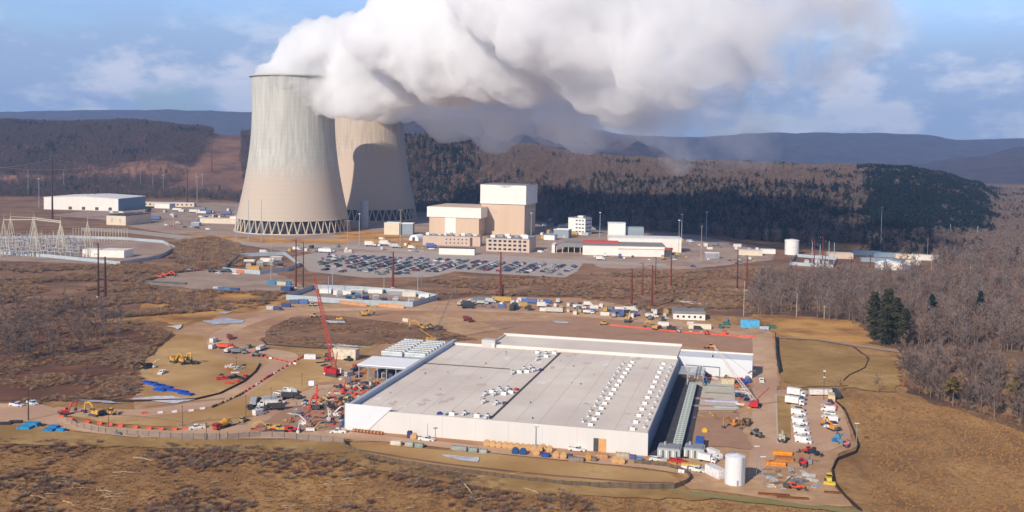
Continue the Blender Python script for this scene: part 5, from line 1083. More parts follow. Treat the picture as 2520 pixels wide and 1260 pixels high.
wall_fence('silt_fence', 'dark silt fence around the cleared slope at the left', [(640, 897), (628, 918), (600, 942), (540, 972), (480, 986), (330, 990), (170, 986)], 1.0, mat('silt_cloth', srgb(64, 48, 44), .9), 3, .25, posts=False)
wall_fence('silt_fence', 'short dark silt fence right of the dirt haul road bend', [(645, 838), (655, 850), (760, 858), (850, 862)], .8, MATS['silt_cloth'], 3, .2, posts=False)
wall_fence('safety_fence', 'long orange safety netting across the soil behind the data centre', [(1500, 802), (1560, 808), (1660, 818), (1760, 826), (1860, 832)], 1.1, mat('orange_netting', srgb(206, 92, 72), .8), 4, .05, posts=False)
wall_fence('white_kerb', 'pale concrete kerb line beside the east road median', [(1910, 972), (1912, 1040), (1914, 1092)], .4, conc, 4, .5, cat='kerb', posts=False)
# silo, containers
x, y = G(1808, 1190); t = thing('silo', 'white vertical steel silo with a long dark shadow at the lower right', 'silo', x, y)
MB().lathe([(3.05, -.1), (3.05, 8.4), (2.9, 8.6), (.9, 9.3), (.05, 9.4)], 40).build('shell', mat('silo_white', srgb(226, 226, 226), .45, .1, var=.04, stretch=(1, 1, .05)), t)
for z in (2.1, 4.2, 6.3, 8.35): MB().lathe([(3.06, z), (3.12, z), (3.12, z + .08), (3.06, z + .08)], 40).build('seam_ring', lgrey, t)
MB().tube((-.9, .2, 9.1), (-.9, .2, 9.7), .8, .8, 16).build('hatch', greym, t); MB().box(.15, -3.1, 0, .45, .2, 1.9).build('door', greym, t)
MB().box(1.35, -2.8, 0, .08, .12, 9).box(1.7, -2.68, 0, .08, .12, 9).build('ladder', greym, t)
RD = {}
# ------------------------------------------------------------------ vehicles (all face +x, origin on the ground)
def car_shell(b, L_=4.6, w=1.85, pick=False):
    b.prism([(-L_ / 2, .35), (L_ / 2, .35), (L_ / 2, .75), (L_ * .27, .95), (-L_ / 2, 1.0)], -w / 2, w / 2)
def cabin(L_, w, suv=True, h=1.0):
    z = .96; e = L_ * (.46 if suv else .38)
    return [(-e, z), (L_ * .25, z), (L_ * .10, z + .62 * h), (-e * .85, z + .66 * h)]
def mk_car(name, cat, L_=4.6, w=1.85, kind='suv'):
    t = thing(name, '', cat); b = MB(); car_shell(b, L_, w)
    if kind == 'pick':
        b.prism([(-L_ * .08, .95), (L_ * .23, .95), (L_ * .14, 1.75), (-L_ * .06, 1.78)], -w / 2 + .08, w / 2 - .08)
        b.box(-L_ * .46, 0, 1, .12, w, .35).box(-L_ * .28, w / 2 - .05, 1, L_ * .4, .1, .35).box(-L_ * .28, -w / 2 + .05, 1, L_ * .4, .1, .35)
        g = [(-L_ * .055, 1.15), (L_ * .205, 1.15), (L_ * .135, 1.68), (-L_ * .045, 1.68)]
        b.build('body', paint, t); MB().box(-L_ * .27, 0, .98, L_ * .36, w - .2, .06).build('bed', dgrey, t)
    else:
        b.prism(cabin(L_, w, kind != 'sedan'), -w / 2 + .08, w / 2 - .08); b.build('body', paint, t)
        c = cabin(L_, w, kind != 'sedan'); g = [(c[0][0] + .18, 1.05), (c[1][0] - .06, 1.05), (c[2][0] + .02, c[2][1] - .1), (c[3][0] + .05, c[3][1] - .1)]
    MB().prism(g, -w / 2 + .05, w / 2 - .05).build('windows', glass, t)
    xx = max(p[0] for p in g); MB().add([(g[1][0] + .05, -w / 2 + .2, g[1][1]), (g[1][0] + .05, w / 2 - .2, g[1][1]), (g[2][0] + .07, w / 2 - .28, g[2][1]), (g[2][0] + .07, -w / 2 + .28, g[2][1])], [(0, 1, 2, 3)]).build('windscreen', glass, t)
    for x in (-L_ * .31, L_ * .31):
        for s in (-1, 1): MB().wheel(x, s * (w / 2 - .08), .35, .36, .26).build('wheel', black, t)
    return t
SUV = mk_car('parked_car', 'car'); PICK = mk_car('pickup_truck', 'pickup', 5.8, 2.0, 'pick'); SED = mk_car('parked_sedan', 'car', 4.5, 1.8, 'sedan')
def mk_van():
    t = thing('van', '', 'van'); MB().prism([(-2.8, .35), (2.8, .35), (2.8, 1.1), (2.2, 1.3), (1.5, 2.3), (-2.8, 2.4)], -1, 1).build('body', paint, t)
    MB().prism([(1.0, 1.35), (2.1, 1.35), (1.45, 2.1), (1.0, 2.1)], -1.03, 1.03).build('windows', glass, t)
    for x in (-1.8, 1.8):
        for s in (-1, 1): MB().wheel(x, s * .95, .38, .38, .26).build('wheel', black, t)
    return t
VAN = mk_van()
def wheels(t, xs, w, r=.5, tw=.35):
    for x in xs:
        for s in (-1, 1): MB().wheel(x, s * w, r, r, tw).build('wheel', black, t)
def mk_boxtruck():
    t = thing('box_truck', '', 'truck'); MB().box(-1.3, 0, 1, 5.4, 2.4, 2.5).build('cargo_box', paint, t); MB().prism([(1.6, .6), (3.6, .6), (3.6, 1.6), (3.1, 2.6), (1.6, 2.6)], -1.1, 1.1).build('cab', paint, t)
    MB().prism([(2.4, 1.7), (3.55, 1.7), (3.12, 2.4), (2.4, 2.4)], -1.14, 1.14).build('windows', glass, t); MB().box(0, 0, .6, 7, .9, .35).build('chassis', dgrey, t); wheels(t, (-2.6, 2.6), 1.0); return t
BOXT = mk_boxtruck()
def mk_trailer():
    t = thing('semi_trailer', '', 'trailer'); MB().box(0, 0, 1.1, 12.5, 2.5, 2.8).build('body', paint, t); MB().box(0, 0, .8, 12, 1, .3).build('chassis', dgrey, t); wheels(t, (-4.8, -3.6), 1.0, .5, .5); MB().box(3.6, 0, 0, .2, 1.6, .9).build('landing_gear', dgrey, t); return t
TRL = mk_trailer()
def mk_cont():
    t = thing('shipping_container', '', 'container'); MB().box(0, 0, .15, 6.1, 2.44, 2.45).build('body', paint, t); q = MB()
    for k in range(14): q.box(-2.8 + k * .43, 0, .3, .2, 2.5, 2.15)
    q.build('corrugation', paint, t); MB().box(3.06, 0, .25, .05, 2.2, 2.25).build('door', matte, t); MB().box(0, 0, 0, 6.15, 2.45, .15).build('base', dgrey, t); return t
CONT = mk_cont()
def mk_dump():
    t = thing('dump_truck', '', 'dump truck'); MB().prism([(-4, 1.2), (.8, 1.2), (1.2, 2.8), (-4.4, 2.8)], -1.2, 1.2).build('dump_body', paint, t); MB().prism([(1.3, .7), (4.0, .7), (4.0, 1.7), (3.0, 1.9), (2.8, 2.8), (1.3, 2.8)], -1.1, 1.1).build('cab', paint, t)
    MB().prism([(1.7, 1.95), (2.9, 1.95), (2.75, 2.6), (1.7, 2.6)], -1.14, 1.14).build('windows', glass, t); MB().box(0, 0, .7, 7.6, .9, .4).build('chassis', dgrey, t); wheels(t, (-3, -1.7, 3), 1.0, .52, .4); return t
DUMP = mk_dump()
def mk_mixer():
    t = thing('concrete_mixer', '', 'concrete mixer'); MB().tube((-3.4, 0, 2.9), (-1.2, 0, 2.3), .6, 1.35, 12).tube((-1.2, 0, 2.3), (1.2, 0, 2.0), 1.35, .9, 12).build('drum', mat('yellow_drum', srgb(214, 158, 62), .5), t); MB().box(2.9, 0, .8, 2, 2.2, 1.9).build('cab', paint, t)
    MB().box(3.2, 0, 1.8, 1.5, 2.26, .7).build('windows', glass, t); MB().box(0, 0, .75, 7.6, .9, .4).build('chassis', dgrey, t); MB().bar((-3.6, 0, 2.2), (-4.6, 0, 1.2), .5, .2).build('chute', greym, t); wheels(t, (-2.6, -1.3, 2.9), 1.0, .52, .4); return t
MIX = mk_mixer()
def mk_exc(name='excavator', pose=0):
    t = thing(name, '', 'excavator')
    for s in (-1, 1): MB().prism([(-2.1, .15), (-1.8, 0), (1.8, 0), (2.1, .15), (2.2, .6), (1.8, .95), (-1.8, .95), (-2.2, .6)], s * 1.35 - .32, s * 1.35 + .32).build('track', dgrey, t)
    b = MB().box(-.9, 0, 1.1, 3.6, 2.8, 1.1).box(-1.9, 0, 2.2, 1.6, 2.6, .5).box(0, 0, .7, 1.6, 1.6, .45).build('house', paint, t); MB().box(-2.75, 0, 1.1, .5, 2.9, 1.2).build('counterweight', dgrey, t)
    c = MB().prism([(-.1, 2.2), (1.5, 2.2), (1.3, 3.3), (-.1, 3.3)], .3, 1.35).build('cab', paint, t); MB().prism([(.05, 2.4), (1.45, 2.4), (1.28, 3.15), (.05, 3.15)], .26, 1.39).build('windows', glass, c)
    e = [((.9, 1.7), (3.4, 4.6), (6.0, 4.1), (6.3, 1.2)), ((.9, 1.7), (2.6, 5.2), (5.0, 5.6), (4.4, 2.3)), ((.9, 1.7), (3.8, 4.0), (6.5, 3.0), (7.2, .9))][pose]
    q = MB().bar((e[0][0], -.35, e[0][1]), (e[1][0], -.35, e[1][1]), .45, .62).bar((e[1][0], -.35, e[1][1]), (e[2][0], -.35, e[2][1]), .42, .6).build('boom', paint, t)
    MB().bar((e[2][0], -.35, e[2][1] + .3), (e[3][0], -.35, e[3][1]), .36, .5).build('stick', paint, t)
    x, z = e[3]; MB().prism([(x + .3, z + .3), (x + .5, z - .4), (x, z - .95), (x - .8, z - .9), (x - .6, z - .3), (x - .2, z + .2)], -.95, .25).build('bucket', dgrey, t)
    MB().tube((1.2, -.35, 1.7), ((e[0][0] + e[1][0]) / 2, -.35, (e[0][1] + e[1][1]) / 2), .12, .09, 6).build('cylinder', steelm, t); return t
EXC = [mk_exc('excavator', i) for i in range(3)]
def mk_dozer():
    t = thing('bulldozer', '', 'bulldozer')
    for s in (-1, 1): MB().prism([(-1.8, .2), (-1.5, 0), (1.5, 0), (1.8, .2), (1.5, .95), (-1.6, .95)], s * 1.1 - .28, s * 1.1 + .28).build('track', dgrey, t)
    MB().box(.6, 0, .9, 2.2, 1.5, 1.1).box(-1.1, 0, .9, 1.4, 1.7, .9).build('body', paint, t); c = MB().box(-.7, 0, 1.8, 1.5, 1.5, 1.2).build('cab', paint, t); MB().box(-.7, 0, 2.0, 1.55, 1.55, .7).build('windows', glass, c)
    MB().prism([(2.3, .05), (2.6, .1), (2.45, .6), (2.65, 1.2), (2.3, 1.2)], -1.8, 1.8).build('blade', paint, t); MB().bar((.5, 1.3, .5), (2.3, 1.3, .5), .2).bar((.5, -1.3, .5), (2.3, -1.3, .5), .2).build('arm', dgrey, t); return t
DOZ = mk_dozer()
def mk_loader():
    t = thing('wheel_loader', '', 'wheel loader'); MB().box(-1.4, 0, .9, 2.8, 1.9, 1.2).box(.8, 0, .8, 1.6, 1.2, .8).build('body', paint, t); c = MB().box(-.2, 0, 1.9, 1.4, 1.5, 1.4).build('cab', paint, t); MB().box(-.2, 0, 2.1, 1.45, 1.55, .9).build('windows', glass, c)
    for x in (-1.7, 1.3):
        for s in (-1, 1): MB().wheel(x, s * 1.05, .75, .75, .55, 12).build('wheel', black, t)
    MB().bar((.8, .4, 1.5), (3.0, .4, .8), .2, .4).bar((.8, -.4, 1.5), (3.0, -.4, .8), .2, .4).build('arm', paint, t); MB().prism([(2.9, .1), (4, .1), (3.9, .3), (3.2, .5), (3.1, 1.2), (2.9, 1.2)], -1.4, 1.4).build('bucket', dgrey, t); return t
LOAD = mk_loader()
def mk_lift():
    t = thing('boom_lift', '', 'boom lift'); MB().box(0, 0, .5, 2.6, 1.6, .6).box(-.5, 0, 1.1, 2.2, 1.5, .7).build('base', paint, t); MB().bar((-1.3, 0, 1.9), (1.6, 0, 4.6), .35, .45).build('boom', paint, t); MB().bar((1.6, 0, 4.6), (3.6, 0, 5.0), .22).build('jib', paint, t)
    q = MB()
    for a, b in (((3.5, -.6), (3.5, .6)), ((4.4, -.6), (4.4, .6)), ((3.5, -.6), (4.4, -.6)), ((3.5, .6), (4.4, .6))):
        for z in (4.5, 5.0, 5.5): q.bar((*a, z), (*b, z), .06)
    q.build('basket', greym, t)
    for x in (-.9, .9):
        for s in (-1, 1): MB().wheel(x, s * .85, .42, .42, .3).build('wheel', black, t)
    return t
LIFT = mk_lift()
def mk_tele():
    t = thing('telehandler', '', 'telehandler'); MB().box(0, 0, .7, 4.2, 1.2, .9).box(-.3, .75, .8, 2.2, .7, 1.0).build('body', paint, t); c = MB().box(-.1, -.7, .9, 1.4, .8, 1.6).build('cab', paint, t); MB().box(-.1, -.7, 1.4, 1.44, .84, .9).build('windows', glass, c)
    MB().bar((-2.0, .1, 2.0), (3.2, .1, 1.3), .35, .4).build('boom', paint, t); MB().box(3.6, 0, .6, .2, 1.3, 1.0).bar((3.6, .4, .6), (4.7, .4, .6), .12).bar((3.6, -.4, .6), (4.7, -.4, .6), .12).build('forks', dgrey, t)
    for x in (-1.5, 1.5):
        for s in (-1, 1): MB().wheel(x, s * 1.0, .6, .6, .4).build('wheel', black, t)
    return t
TELE = mk_tele()
def heading(px, py, dx, dy):       # turn so the thing points along this pixel step on the ground
    a, b = G(px, py), G(px + dx, py + dy); return math.atan2(b[1] - a[1], b[0] - a[0])
def at(pr, px, py, rz, label, group=None, col=None, s=1, z=0):
    x, y = G(px, py); return place(pr, x, y, z + (H(x, y) if y < 330 else 0), rz, label, group, srgb(*col) if col else None, s)
YEL, WHT, RED, ORG, BLU, GRY, BLK, SIL = (206, 162, 78), (232, 232, 234), (196, 40, 44), (222, 96, 48), (56, 100, 170), (150, 154, 160), (44, 46, 54), (190, 194, 200)
# the big parking lot: the 285 nearest cars one by one, the farther ones as one mass
lot = [(770, 645), (812, 628), (1010, 632), (1060, 630), (1180, 637), (1425, 646), (1405, 666), (1380, 678), (1180, 666), (1110, 664), (1050, 676), (900, 678), (790, 665)]
cc = [(44, 48, 60), (40, 50, 84), (180, 184, 190), (226, 228, 230), (100, 106, 116), (150, 40, 48), (60, 78, 110), (30, 32, 38), (84, 96, 100), (206, 208, 212), (40, 60, 100), (120, 124, 130)]
cn = ['charcoal', 'dark blue', 'silver', 'white', 'grey', 'dark red', 'steel blue', 'black', 'grey-green', 'pale silver', 'navy', 'mid grey']
CM = MB(); CM.mt(0); car_shell(CM); CM.prism(cabin(4.6, 1.85), -.84, .84); c = cabin(4.6, 1.85); CM.mt(1).prism([(c[0][0] + .2, 1.08), (c[1][0] + .04, 1.02), (c[2][0] + .06, 1.5), (c[3][0] + .05, 1.5)], -.87, .87); CM.mt(2)
for x in (-1.4, 1.4):
    for s in (-1, 1): CM.wheel(x, s * .84, .34, .35, .24, 6)
CARM = CM.mesh('parked_car', [paint, glass, black])
spots = []
A2 = .25; rc = random.Random(4)
for i in range(-24, 40):
    for j in range(-10, 70):
        u, v = i * 8.6 + (0 if i % 2 else -2.4), 700 + j * 2.75; X, Y = u * math.cos(A2) + v * math.sin(A2) - 190, -u * math.sin(A2) + v * math.cos(A2)
        if Y < 500: continue
        p = PR(X, Y, 0)
        if not inpoly(p[0], p[1], lot): continue
        dens = .9 if 860 < p[0] < 1250 else .72
        if p[0] < 860: dens = .35
        if p[1] > 668: dens *= .45
        if noise.noise(Vector((X / 25, Y / 25, 2))) < -.22: dens *= .4
        if (j // 12) % 2 == 1 and j % 12 == 0: continue
        if rc.random() < dens: spots.append((X, Y, i))
spots.sort(key=lambda s_: s_[1]); FARM = MB(); fcols = []
for k, (X, Y, i) in enumerate(spots[:285]):
    ci = rc.randrange(12); o = bpy.data.objects.new('parked_car', CARM); COL.objects.link(o); put(o, X, Y, .06, -A2 + (0 if i % 2 else 3.1416) + rc.gauss(0, .02)); o.color = (*srgb(*cc[ci]), 1)
    p_ = PR(X, Y, 0); tag(o, f'{cn[ci]} car in the {"left" if p_[0] < 960 else "centre left" if p_[0] < 1100 else "centre right" if p_[0] < 1260 else "right"} part, {"front" if p_[1] > 664 else "middle" if p_[1] > 654 else "back"} rows of the big parking lot', 'car', 'cars in the big parking lot')
pm = [mat('car_' + n_.replace(' ', '_').replace('-', '_'), srgb(*c_), .35, var=.02, spec=.5) for n_, c_ in zip(cn, cc)]
for X, Y, i in spots[285:]:
    r_ = -A2 + (0 if i % 2 else 3.1416); c_, s_ = math.cos(r_), math.sin(r_); ci = rc.randrange(12)
    for src, mi in ((CARM, None),):
        k0 = len(FARM.v); FARM.v += [(X + v.co.x * c_ - v.co.y * s_, Y + v.co.x * s_ + v.co.y * c_, v.co.z + .06) for v in src.vertices]
        for p in src.polygons: FARM.f.append(tuple(k0 + q for q in p.vertices)); FARM.m.append(ci if p.material_index == 0 else 11 + p.material_index)
if FARM.v: tag(FARM.build('parked_cars', pm + [glass, black]), 'farther rows of cars filling the back of the big parking lot', 'cars', None, 'stuff')
print('CARS', len(spots))
# lone vehicles round the plant
for i, (px, py, pr, c_, lb) in enumerate([(800, 622, TRL, WHT, 'white trailer at the left end of the big parking lot'), (822, 633, VAN, SIL, 'silver van behind the left end of the parking lot'), (835, 644, SUV, (90, 120, 150), 'blue car left of the crowded rows'), (1478, 640, BOXT, WHT, 'white box truck on the road below the long warehouse'), (1706, 657, SUV, (50, 80, 150), 'blue car on the road right of the pale wooden pole'), (1330, 622, VAN, WHT, 'white van right of the three storey office block'),
        (1345, 618, SUV, SIL, 'silver car in front of the reactor building'), (1660, 640, SUV, WHT, 'white car by the right end of the long warehouse'), (650, 624, BOXT, WHT, 'white truck in front of the nearer tower legs'), (440, 552, BOXT, (180, 170, 160), 'beige truck in the yard left of the cream shed'), (425, 558, SUV, (190, 60, 60), 'red car in the yard left of the cream shed'), (455, 560, SUV, (60, 60, 90), 'dark car in the yard left of the cream shed'),
        (470, 560, SUV, WHT, 'white car in the yard beside the grey hut'), (485, 562, VAN, (60, 60, 100), 'dark blue van in the yard beside the cream shed'), (410, 556, VAN, (200, 200, 205), 'pale van at the left of the yard by the cream shed'), (512, 566, VAN, WHT, 'white van in front of the cream shed'), (300, 526, BOXT, (220, 210, 200), 'cream truck parked below the blue-grey warehouse wall'), (276, 524, VAN, WHT, 'white van parked below the blue-grey warehouse wall'), (330, 528, CONT, (120, 160, 180), 'pale blue container below the blue-grey warehouse wall'), (352, 526, CONT, (190, 180, 150), 'cream container right of the blue-grey warehouse wall')]):
    at(pr, px, py, random.uniform(-.4, .2), lb, None, c_)
# gravel yard at the left: containers, orange machines, pipes
for px, py, pr, c_, s, lb in [(625, 668, CONT, (206, 160, 84), 1.6, 'long yellow container in front of the middle substation'), (592, 672, CONT, (222, 130, 80), 1, 'orange container at the edge of the middle substation'), (582, 676, PICK, WHT, 1, 'white pickup beside the orange container'), (555, 670, DUMP, (80, 90, 100), 1, 'dark truck in the gravel yard'), (540, 674, PICK, SIL, 1, 'silver pickup in the gravel yard'), (522, 670, LOAD, (70, 80, 90), 1, 'dark loader in the gravel yard'), (470, 668, LOAD, (150, 150, 156), 1, 'grey loader at the left of the gravel yard'),
        (484, 664, CONT, (200, 50, 50), .7, 'small red container at the back of the gravel yard'), (392, 684, DOZ, ORG, 1.1, 'leftmost orange machine at the edge of the gravel yard'), (408, 680, EXC[2], ORG, 1.0, 'orange excavator in the middle of the orange machines'), (422, 678, LOAD, ORG, 1.0, 'rightmost orange machine at the edge of the gravel yard'),
        (668, 700, CONT, (60, 140, 190), 1, 'left bright blue container in the row of four'), (680, 700, CONT, (90, 150, 200), 1, 'second bright blue container in the row of four'), (694, 702, CONT, (210, 206, 180), 1, 'cream container between the blue ones'), (706, 702, CONT, (60, 130, 180), 1, 'right bright blue container in the row of four'), (704, 716, CONT, (52, 76, 130), 1.1, 'dark blue container in front of the row of four'), (712, 714, CONT, (58, 82, 140), 1, 'second dark blue container in front of the row'),
        (536, 715, CONT, (206, 212, 220), 1, 'pale container at the left end on the bank'), (548, 716, CONT, (66, 120, 180), 1, 'blue container touching the pale one on the bank'), (566, 717, CONT, (70, 140, 190), 1, 'bright blue container at the right on the bank'), (578, 718, CONT, (50, 90, 150), 1, 'darker blue container at the far right on the bank'),
        (668, 762, CONT, (190, 196, 204), .9, 'pale container beside the dirt road behind the mound'), (684, 764, VAN, (70, 80, 120), 1, 'dark van beside the pale container behind the mound'), (704, 756, CONT, (60, 78, 140), .9, 'blue container on the bank left of the crane'), (724, 748, CONT, (84, 100, 130), 1, 'grey-blue container left of the crane mast'), (745, 748, CONT, (84, 120, 180), 1.1, 'blue container just left of the crane mast'), (770, 754, TELE, (180, 186, 170), 1, 'pale telehandler at the foot of the near substation fence')]:
    at(pr, px, py, random.choice((-.15, -.1, -.05)) + random.uniform(-.1, .1), lb, None, c_, s)
for k, (px, py) in enumerate([(365, 694), (392, 696), (420, 697), (443, 699)]):
    x, y = G(px, py); m = MB()
    for a in range(5): m.tube((-4.5, a * .75 - 1.5, .3), (4.5, a * .75 - 1.5, .3), .3, .3, 6)
    for a in range(4): m.tube((-4.5, a * .75 - 1.1, .85), (4.5, a * .75 - 1.1, .85), .3, .3, 6)
    o = m.build('pipe_stack', mat('dark_pipe', srgb(92, 100, 96), .6)); put(o, x, y, 0, -.1 + random.uniform(-.1, .1)); tag(o, f'{ORD[k]} dark pipe stack from the left at the edge of the gravel yard', 'pipe stack', 'dark pipe stacks by the gravel yard')
# cable reels
def mk_reel():
    t = thing('cable_reel', '', 'cable reel')
    for s in (-1, 1): MB().wheel(0, s * .62, 1.15, 1.15, .12, 20).build('flange', matte, t)
    MB().wheel(0, 0, 1.15, .62, 1.15, 14).build('core', matte, t); return t
REEL = mk_reel()
RW = (202, 162, 114)
rl = [(1198, 1099), (1213, 1101), (1228, 1103), (1243, 1104), (1257, 1106), (1272, 1107), (1286, 1109), (1300, 1110), (1314, 1112), (1328, 1113), (1336, 1110), (1352, 1114)]
for i, (px, py) in enumerate(rl): at(REEL, px, py, -ANG + random.uniform(-.1, .1), f'{ORD[i]} wooden reel from the west in the long row at the front wall', 'wooden reels along the front wall', RW)
for i, (px, py, c_, lb) in enumerate([(1018, 1082, RW, 'single wooden reel behind the white pickup near the data centre west end'), (1268, 1118, (40, 80, 130), 'left one of the two dark blue reels in front of the wooden reel row'), (1287, 1120, (40, 84, 134), 'right one of the two dark blue reels in front of the wooden reel row'), (1320, 1122, RW, 'pale wooden reel between the blue reels and the blue pallets'), (1368, 1128, RW, 'wooden reel at the road edge, left of two standing close'), (1386, 1130, RW, 'wooden reel at the road edge, right of two standing close'), (1447, 1134, (190, 150, 80), 'yellowish reel alone at the road edge in front of the door'), (1513, 1141, RW, 'left one of the last two wooden reels before the corner'), (1529, 1143, RW, 'right one of the last two wooden reels before the corner')]):
    at(REEL, px, py, -ANG + .1, lb, None, c_)
for i in range(9):
    at(REEL, 872 + i * 8.4, 1064 + i * .9, 1.2, f'{ORD[i]} small wooden reel from the left at the grey corner screen', 'small reels at the data centre west corner', [RW, (222, 140, 110), (200, 150, 80)][i % 3], .62)
for i in range(14): at(REEL, 838 + i * 4.6 + random.uniform(-1, 1), 748 + i * .5, random.uniform(-.2, .2), f'{ORD[i]} orange-brown reel from the left in the first line at the near substation fence', 'left reels at the near substation', (214, 160, 116))
for i in range(13): at(REEL, 934 + i * 4.6 + random.uniform(-1, 1), 755 + i * .4, random.uniform(-.2, .2), f'{ORD[i]} pale orange reel from the left in the second line at the near substation fence', 'right reels at the near substation', (222, 170, 124))
# front row bits
for i, (px, py, w, c_, lb) in enumerate([(975, 1095, 3.8, (226, 216, 202), 'long cream crate at the road edge west of the front row'), (1008, 1098, 2.9, (176, 184, 174), 'grey-green crate left of two at the road edge'), (1032, 1101, 2.9, (150, 160, 154), 'grey-green crate right of two at the road edge'), (1130, 1108, 5.4, (160, 172, 170), 'long pale green crate in the middle of the road edge'), (1165, 1112, 3.0, (150, 166, 166), 'pale green crate right of the long one'), (1190, 1116, 2.6, (166, 176, 170), 'last pale green crate before the blue reels'),
        (1343, 1126, 2.6, (48, 84, 160), 'blue wrapped pallet beside the wooden reels'), (1320, 1106, 3.0, (60, 140, 190), 'bright blue crate behind the reel row'), (1532, 1128, 4.6, (190, 178, 156), 'tan open skip against the front wall east end'), (1556, 1130, 2.4, (90, 96, 150), 'violet covered stack at the front wall east end'), (1574, 1136, 2.0, (70, 146, 200), 'bright blue box at the south-east corner'), (1418, 1136, 5.0, (150, 136, 124), 'flat brown crate on the road in front of the door'),
        (1480, 1128, 4.4, (196, 150, 110), 'low wooden crate below the plywood door'), (1008, 1078, 1.4, (60, 66, 130), 'dark blue tall box by the single wooden reel'), (1402, 1129, 1.8, (60, 84, 120), 'small blue crate at the road edge'), (1462, 1136, 1.8, (120, 110, 110), 'small grey crate at the road edge'), (1640, 1142, 6.5, (214, 176, 70), 'low yellow stack in front of the grey equipment houses'), (1700, 1146, 6.0, (220, 186, 84), 'low yellow stack left of the white trucks')]):
    x, y = G(px, py); h = {8: 1.7, 13: 2.3, 16: .6, 17: .6}.get(i, 1.3); t = thing('crate', lb, 'crate', x, y, 0, -ANG); MB().box(0, 0, .12, w, 1.6, h).build('body', matte, t, col=srgb(*c_)); q = MB()
    for k in range(max(2, int(w))): q.box(-w / 2 + .2 + k * (w - .4) / max(1, int(w) - 1), 0, .1, .12, 1.66, h + .05)
    q.build('battens', matte, t, col=srgb(*[v * .86 for v in c_])); MB().box(0, 0, 0, w, 1.3, .12).build('skid', wood, t)
def pk(px, py, dx, dy, c_, lb, pr=None, s=1): at(pr or PICK, px, py, heading(px, py, dx, dy), lb, None, c_, s)
for a in [(1050, 1085, 10, 1, WHT, 'white pickup parked in front of the data centre west half'), (832, 1066, -10, 0, WHT, 'white pickup on the road at the west corner of the data centre'), (484, 1056, -10, 1, WHT, 'white crew pickup on the road behind the orange barriers'), (1420, 1110, 10, 1, WHT, 'white pickup parked left of the plywood door'), (1620, 1135, 10, 1, (216, 218, 222), 'silver pickup in front of the grey equipment house'),
          (1668, 1139, 10, 1, RED, 'bright red pickup in front of the grey equipment houses'), (1874, 940, 2, 10, WHT, 'white pickup driving on the east road beside the wing'), (1684, 1160, 10, -8, WHT, 'white pickup beside the curved basin fence'), (1715, 1160, 10, 2, WHT, 'white pickup left of the white office trailer'), (80, 996, 10, 3, (210, 222, 232), 'pale pickup on the far left road'), (42, 1000, 10, 1, (220, 222, 230), 'small pale pickup behind the blue container at the far left'),
          (398, 920, -10, 6, WHT, 'white pickup on the cleared slope beside the blue sheets'), (1200, 748, 10, 0, BLK, 'dark vehicle standing on the soil right of the near substation', SUV), (1152, 760, 10, 0, (50, 56, 66), 'black truck standing behind the data centre', DUMP), (1152, 792, 6, 2, (120, 50, 50), 'dark red truck on the bare soil behind the canopy', DUMP), (812, 924, 10, 2, WHT, 'white pickup beside the red crane', PICK), (566, 835, 6, 4, (120, 60, 60), 'dark red truck on the curving haul road', VAN)]:
    pk(*a[:6], pr=a[6] if len(a) > 6 else None)
# barriers
def mk_barrier():
    m = MB(); m.prism([(-.55, 0), (.55, 0), (.5, .2), (.2, .5), (.17, 1.0), (-.17, 1.0), (-.2, .5), (-.5, .2)], -1.0, 1.0); o = m.build('traffic_barrier', matte); tag(o, '', 'barrier'); return o
BAR = mk_barrier()
bl = [(152, 1028), (174, 1034), (215, 1041), (246, 1044), (272, 1047), (297, 1050), (334, 1053), (368, 1056), (397, 1058), (430, 1058), (456, 1058)]
for i, (px, py) in enumerate(bl): at(BAR, px, py, heading(px, py, 10, 1) + 1.5708, f'{ORD[i]} orange barrier from the left along the lower curved road', 'orange barriers along the lower road', (210, 92, 72), 1.0)
for i, (px, py, c_) in enumerate([(206, 1014, ORG), (230, 1015, (226, 90, 64)), (355, 1020, (222, 84, 66)), (394, 1018, WHT), (429, 1016, WHT), (470, 1013, WHT), (498, 1008, WHT)]): at(BAR, px, py, heading(px, py, 10, -1) + 1.5708, f'{ORD[i]} barrier from the left along the upper curved road', 'mixed barriers along the upper road', c_, .95)
# line of yellow and red barriers up the haul road edge
n = 34
for i in range(n):
    t = i / (n - 1); px = 520 + 228 * t if False else tab(t, [(0, 524), (.3, 590), (.62, 660), (1, 745)]); py = tab(t, [(0, 1004), (.3, 975), (.62, 930), (1, 880)])
    c_ = (110, 100, 90) if i < 3 else ((214, 176, 90) if i < 13 and i % 2 else ((120, 92, 60) if i < 13 else ((206, 60, 56) if i % 4 else (236, 214, 208))))
    at(BAR, px, py, heading(px, py, 8, -5) + 1.5708, f'{ORD[i]} barrier counted uphill along the haul road edge', 'barrier line climbing the haul road', c_, 1.0)
for i in range(16): at(BAR, 546 + i * 12, 858 + i * 2.6, heading(600, 868, 10, 2) + 1.5708, f'{ORD[i]} red barrier from the left on the bend above the cleared slope', 'red barriers on the bend', (212, 78, 60) if i % 5 else (236, 226, 220), .95)
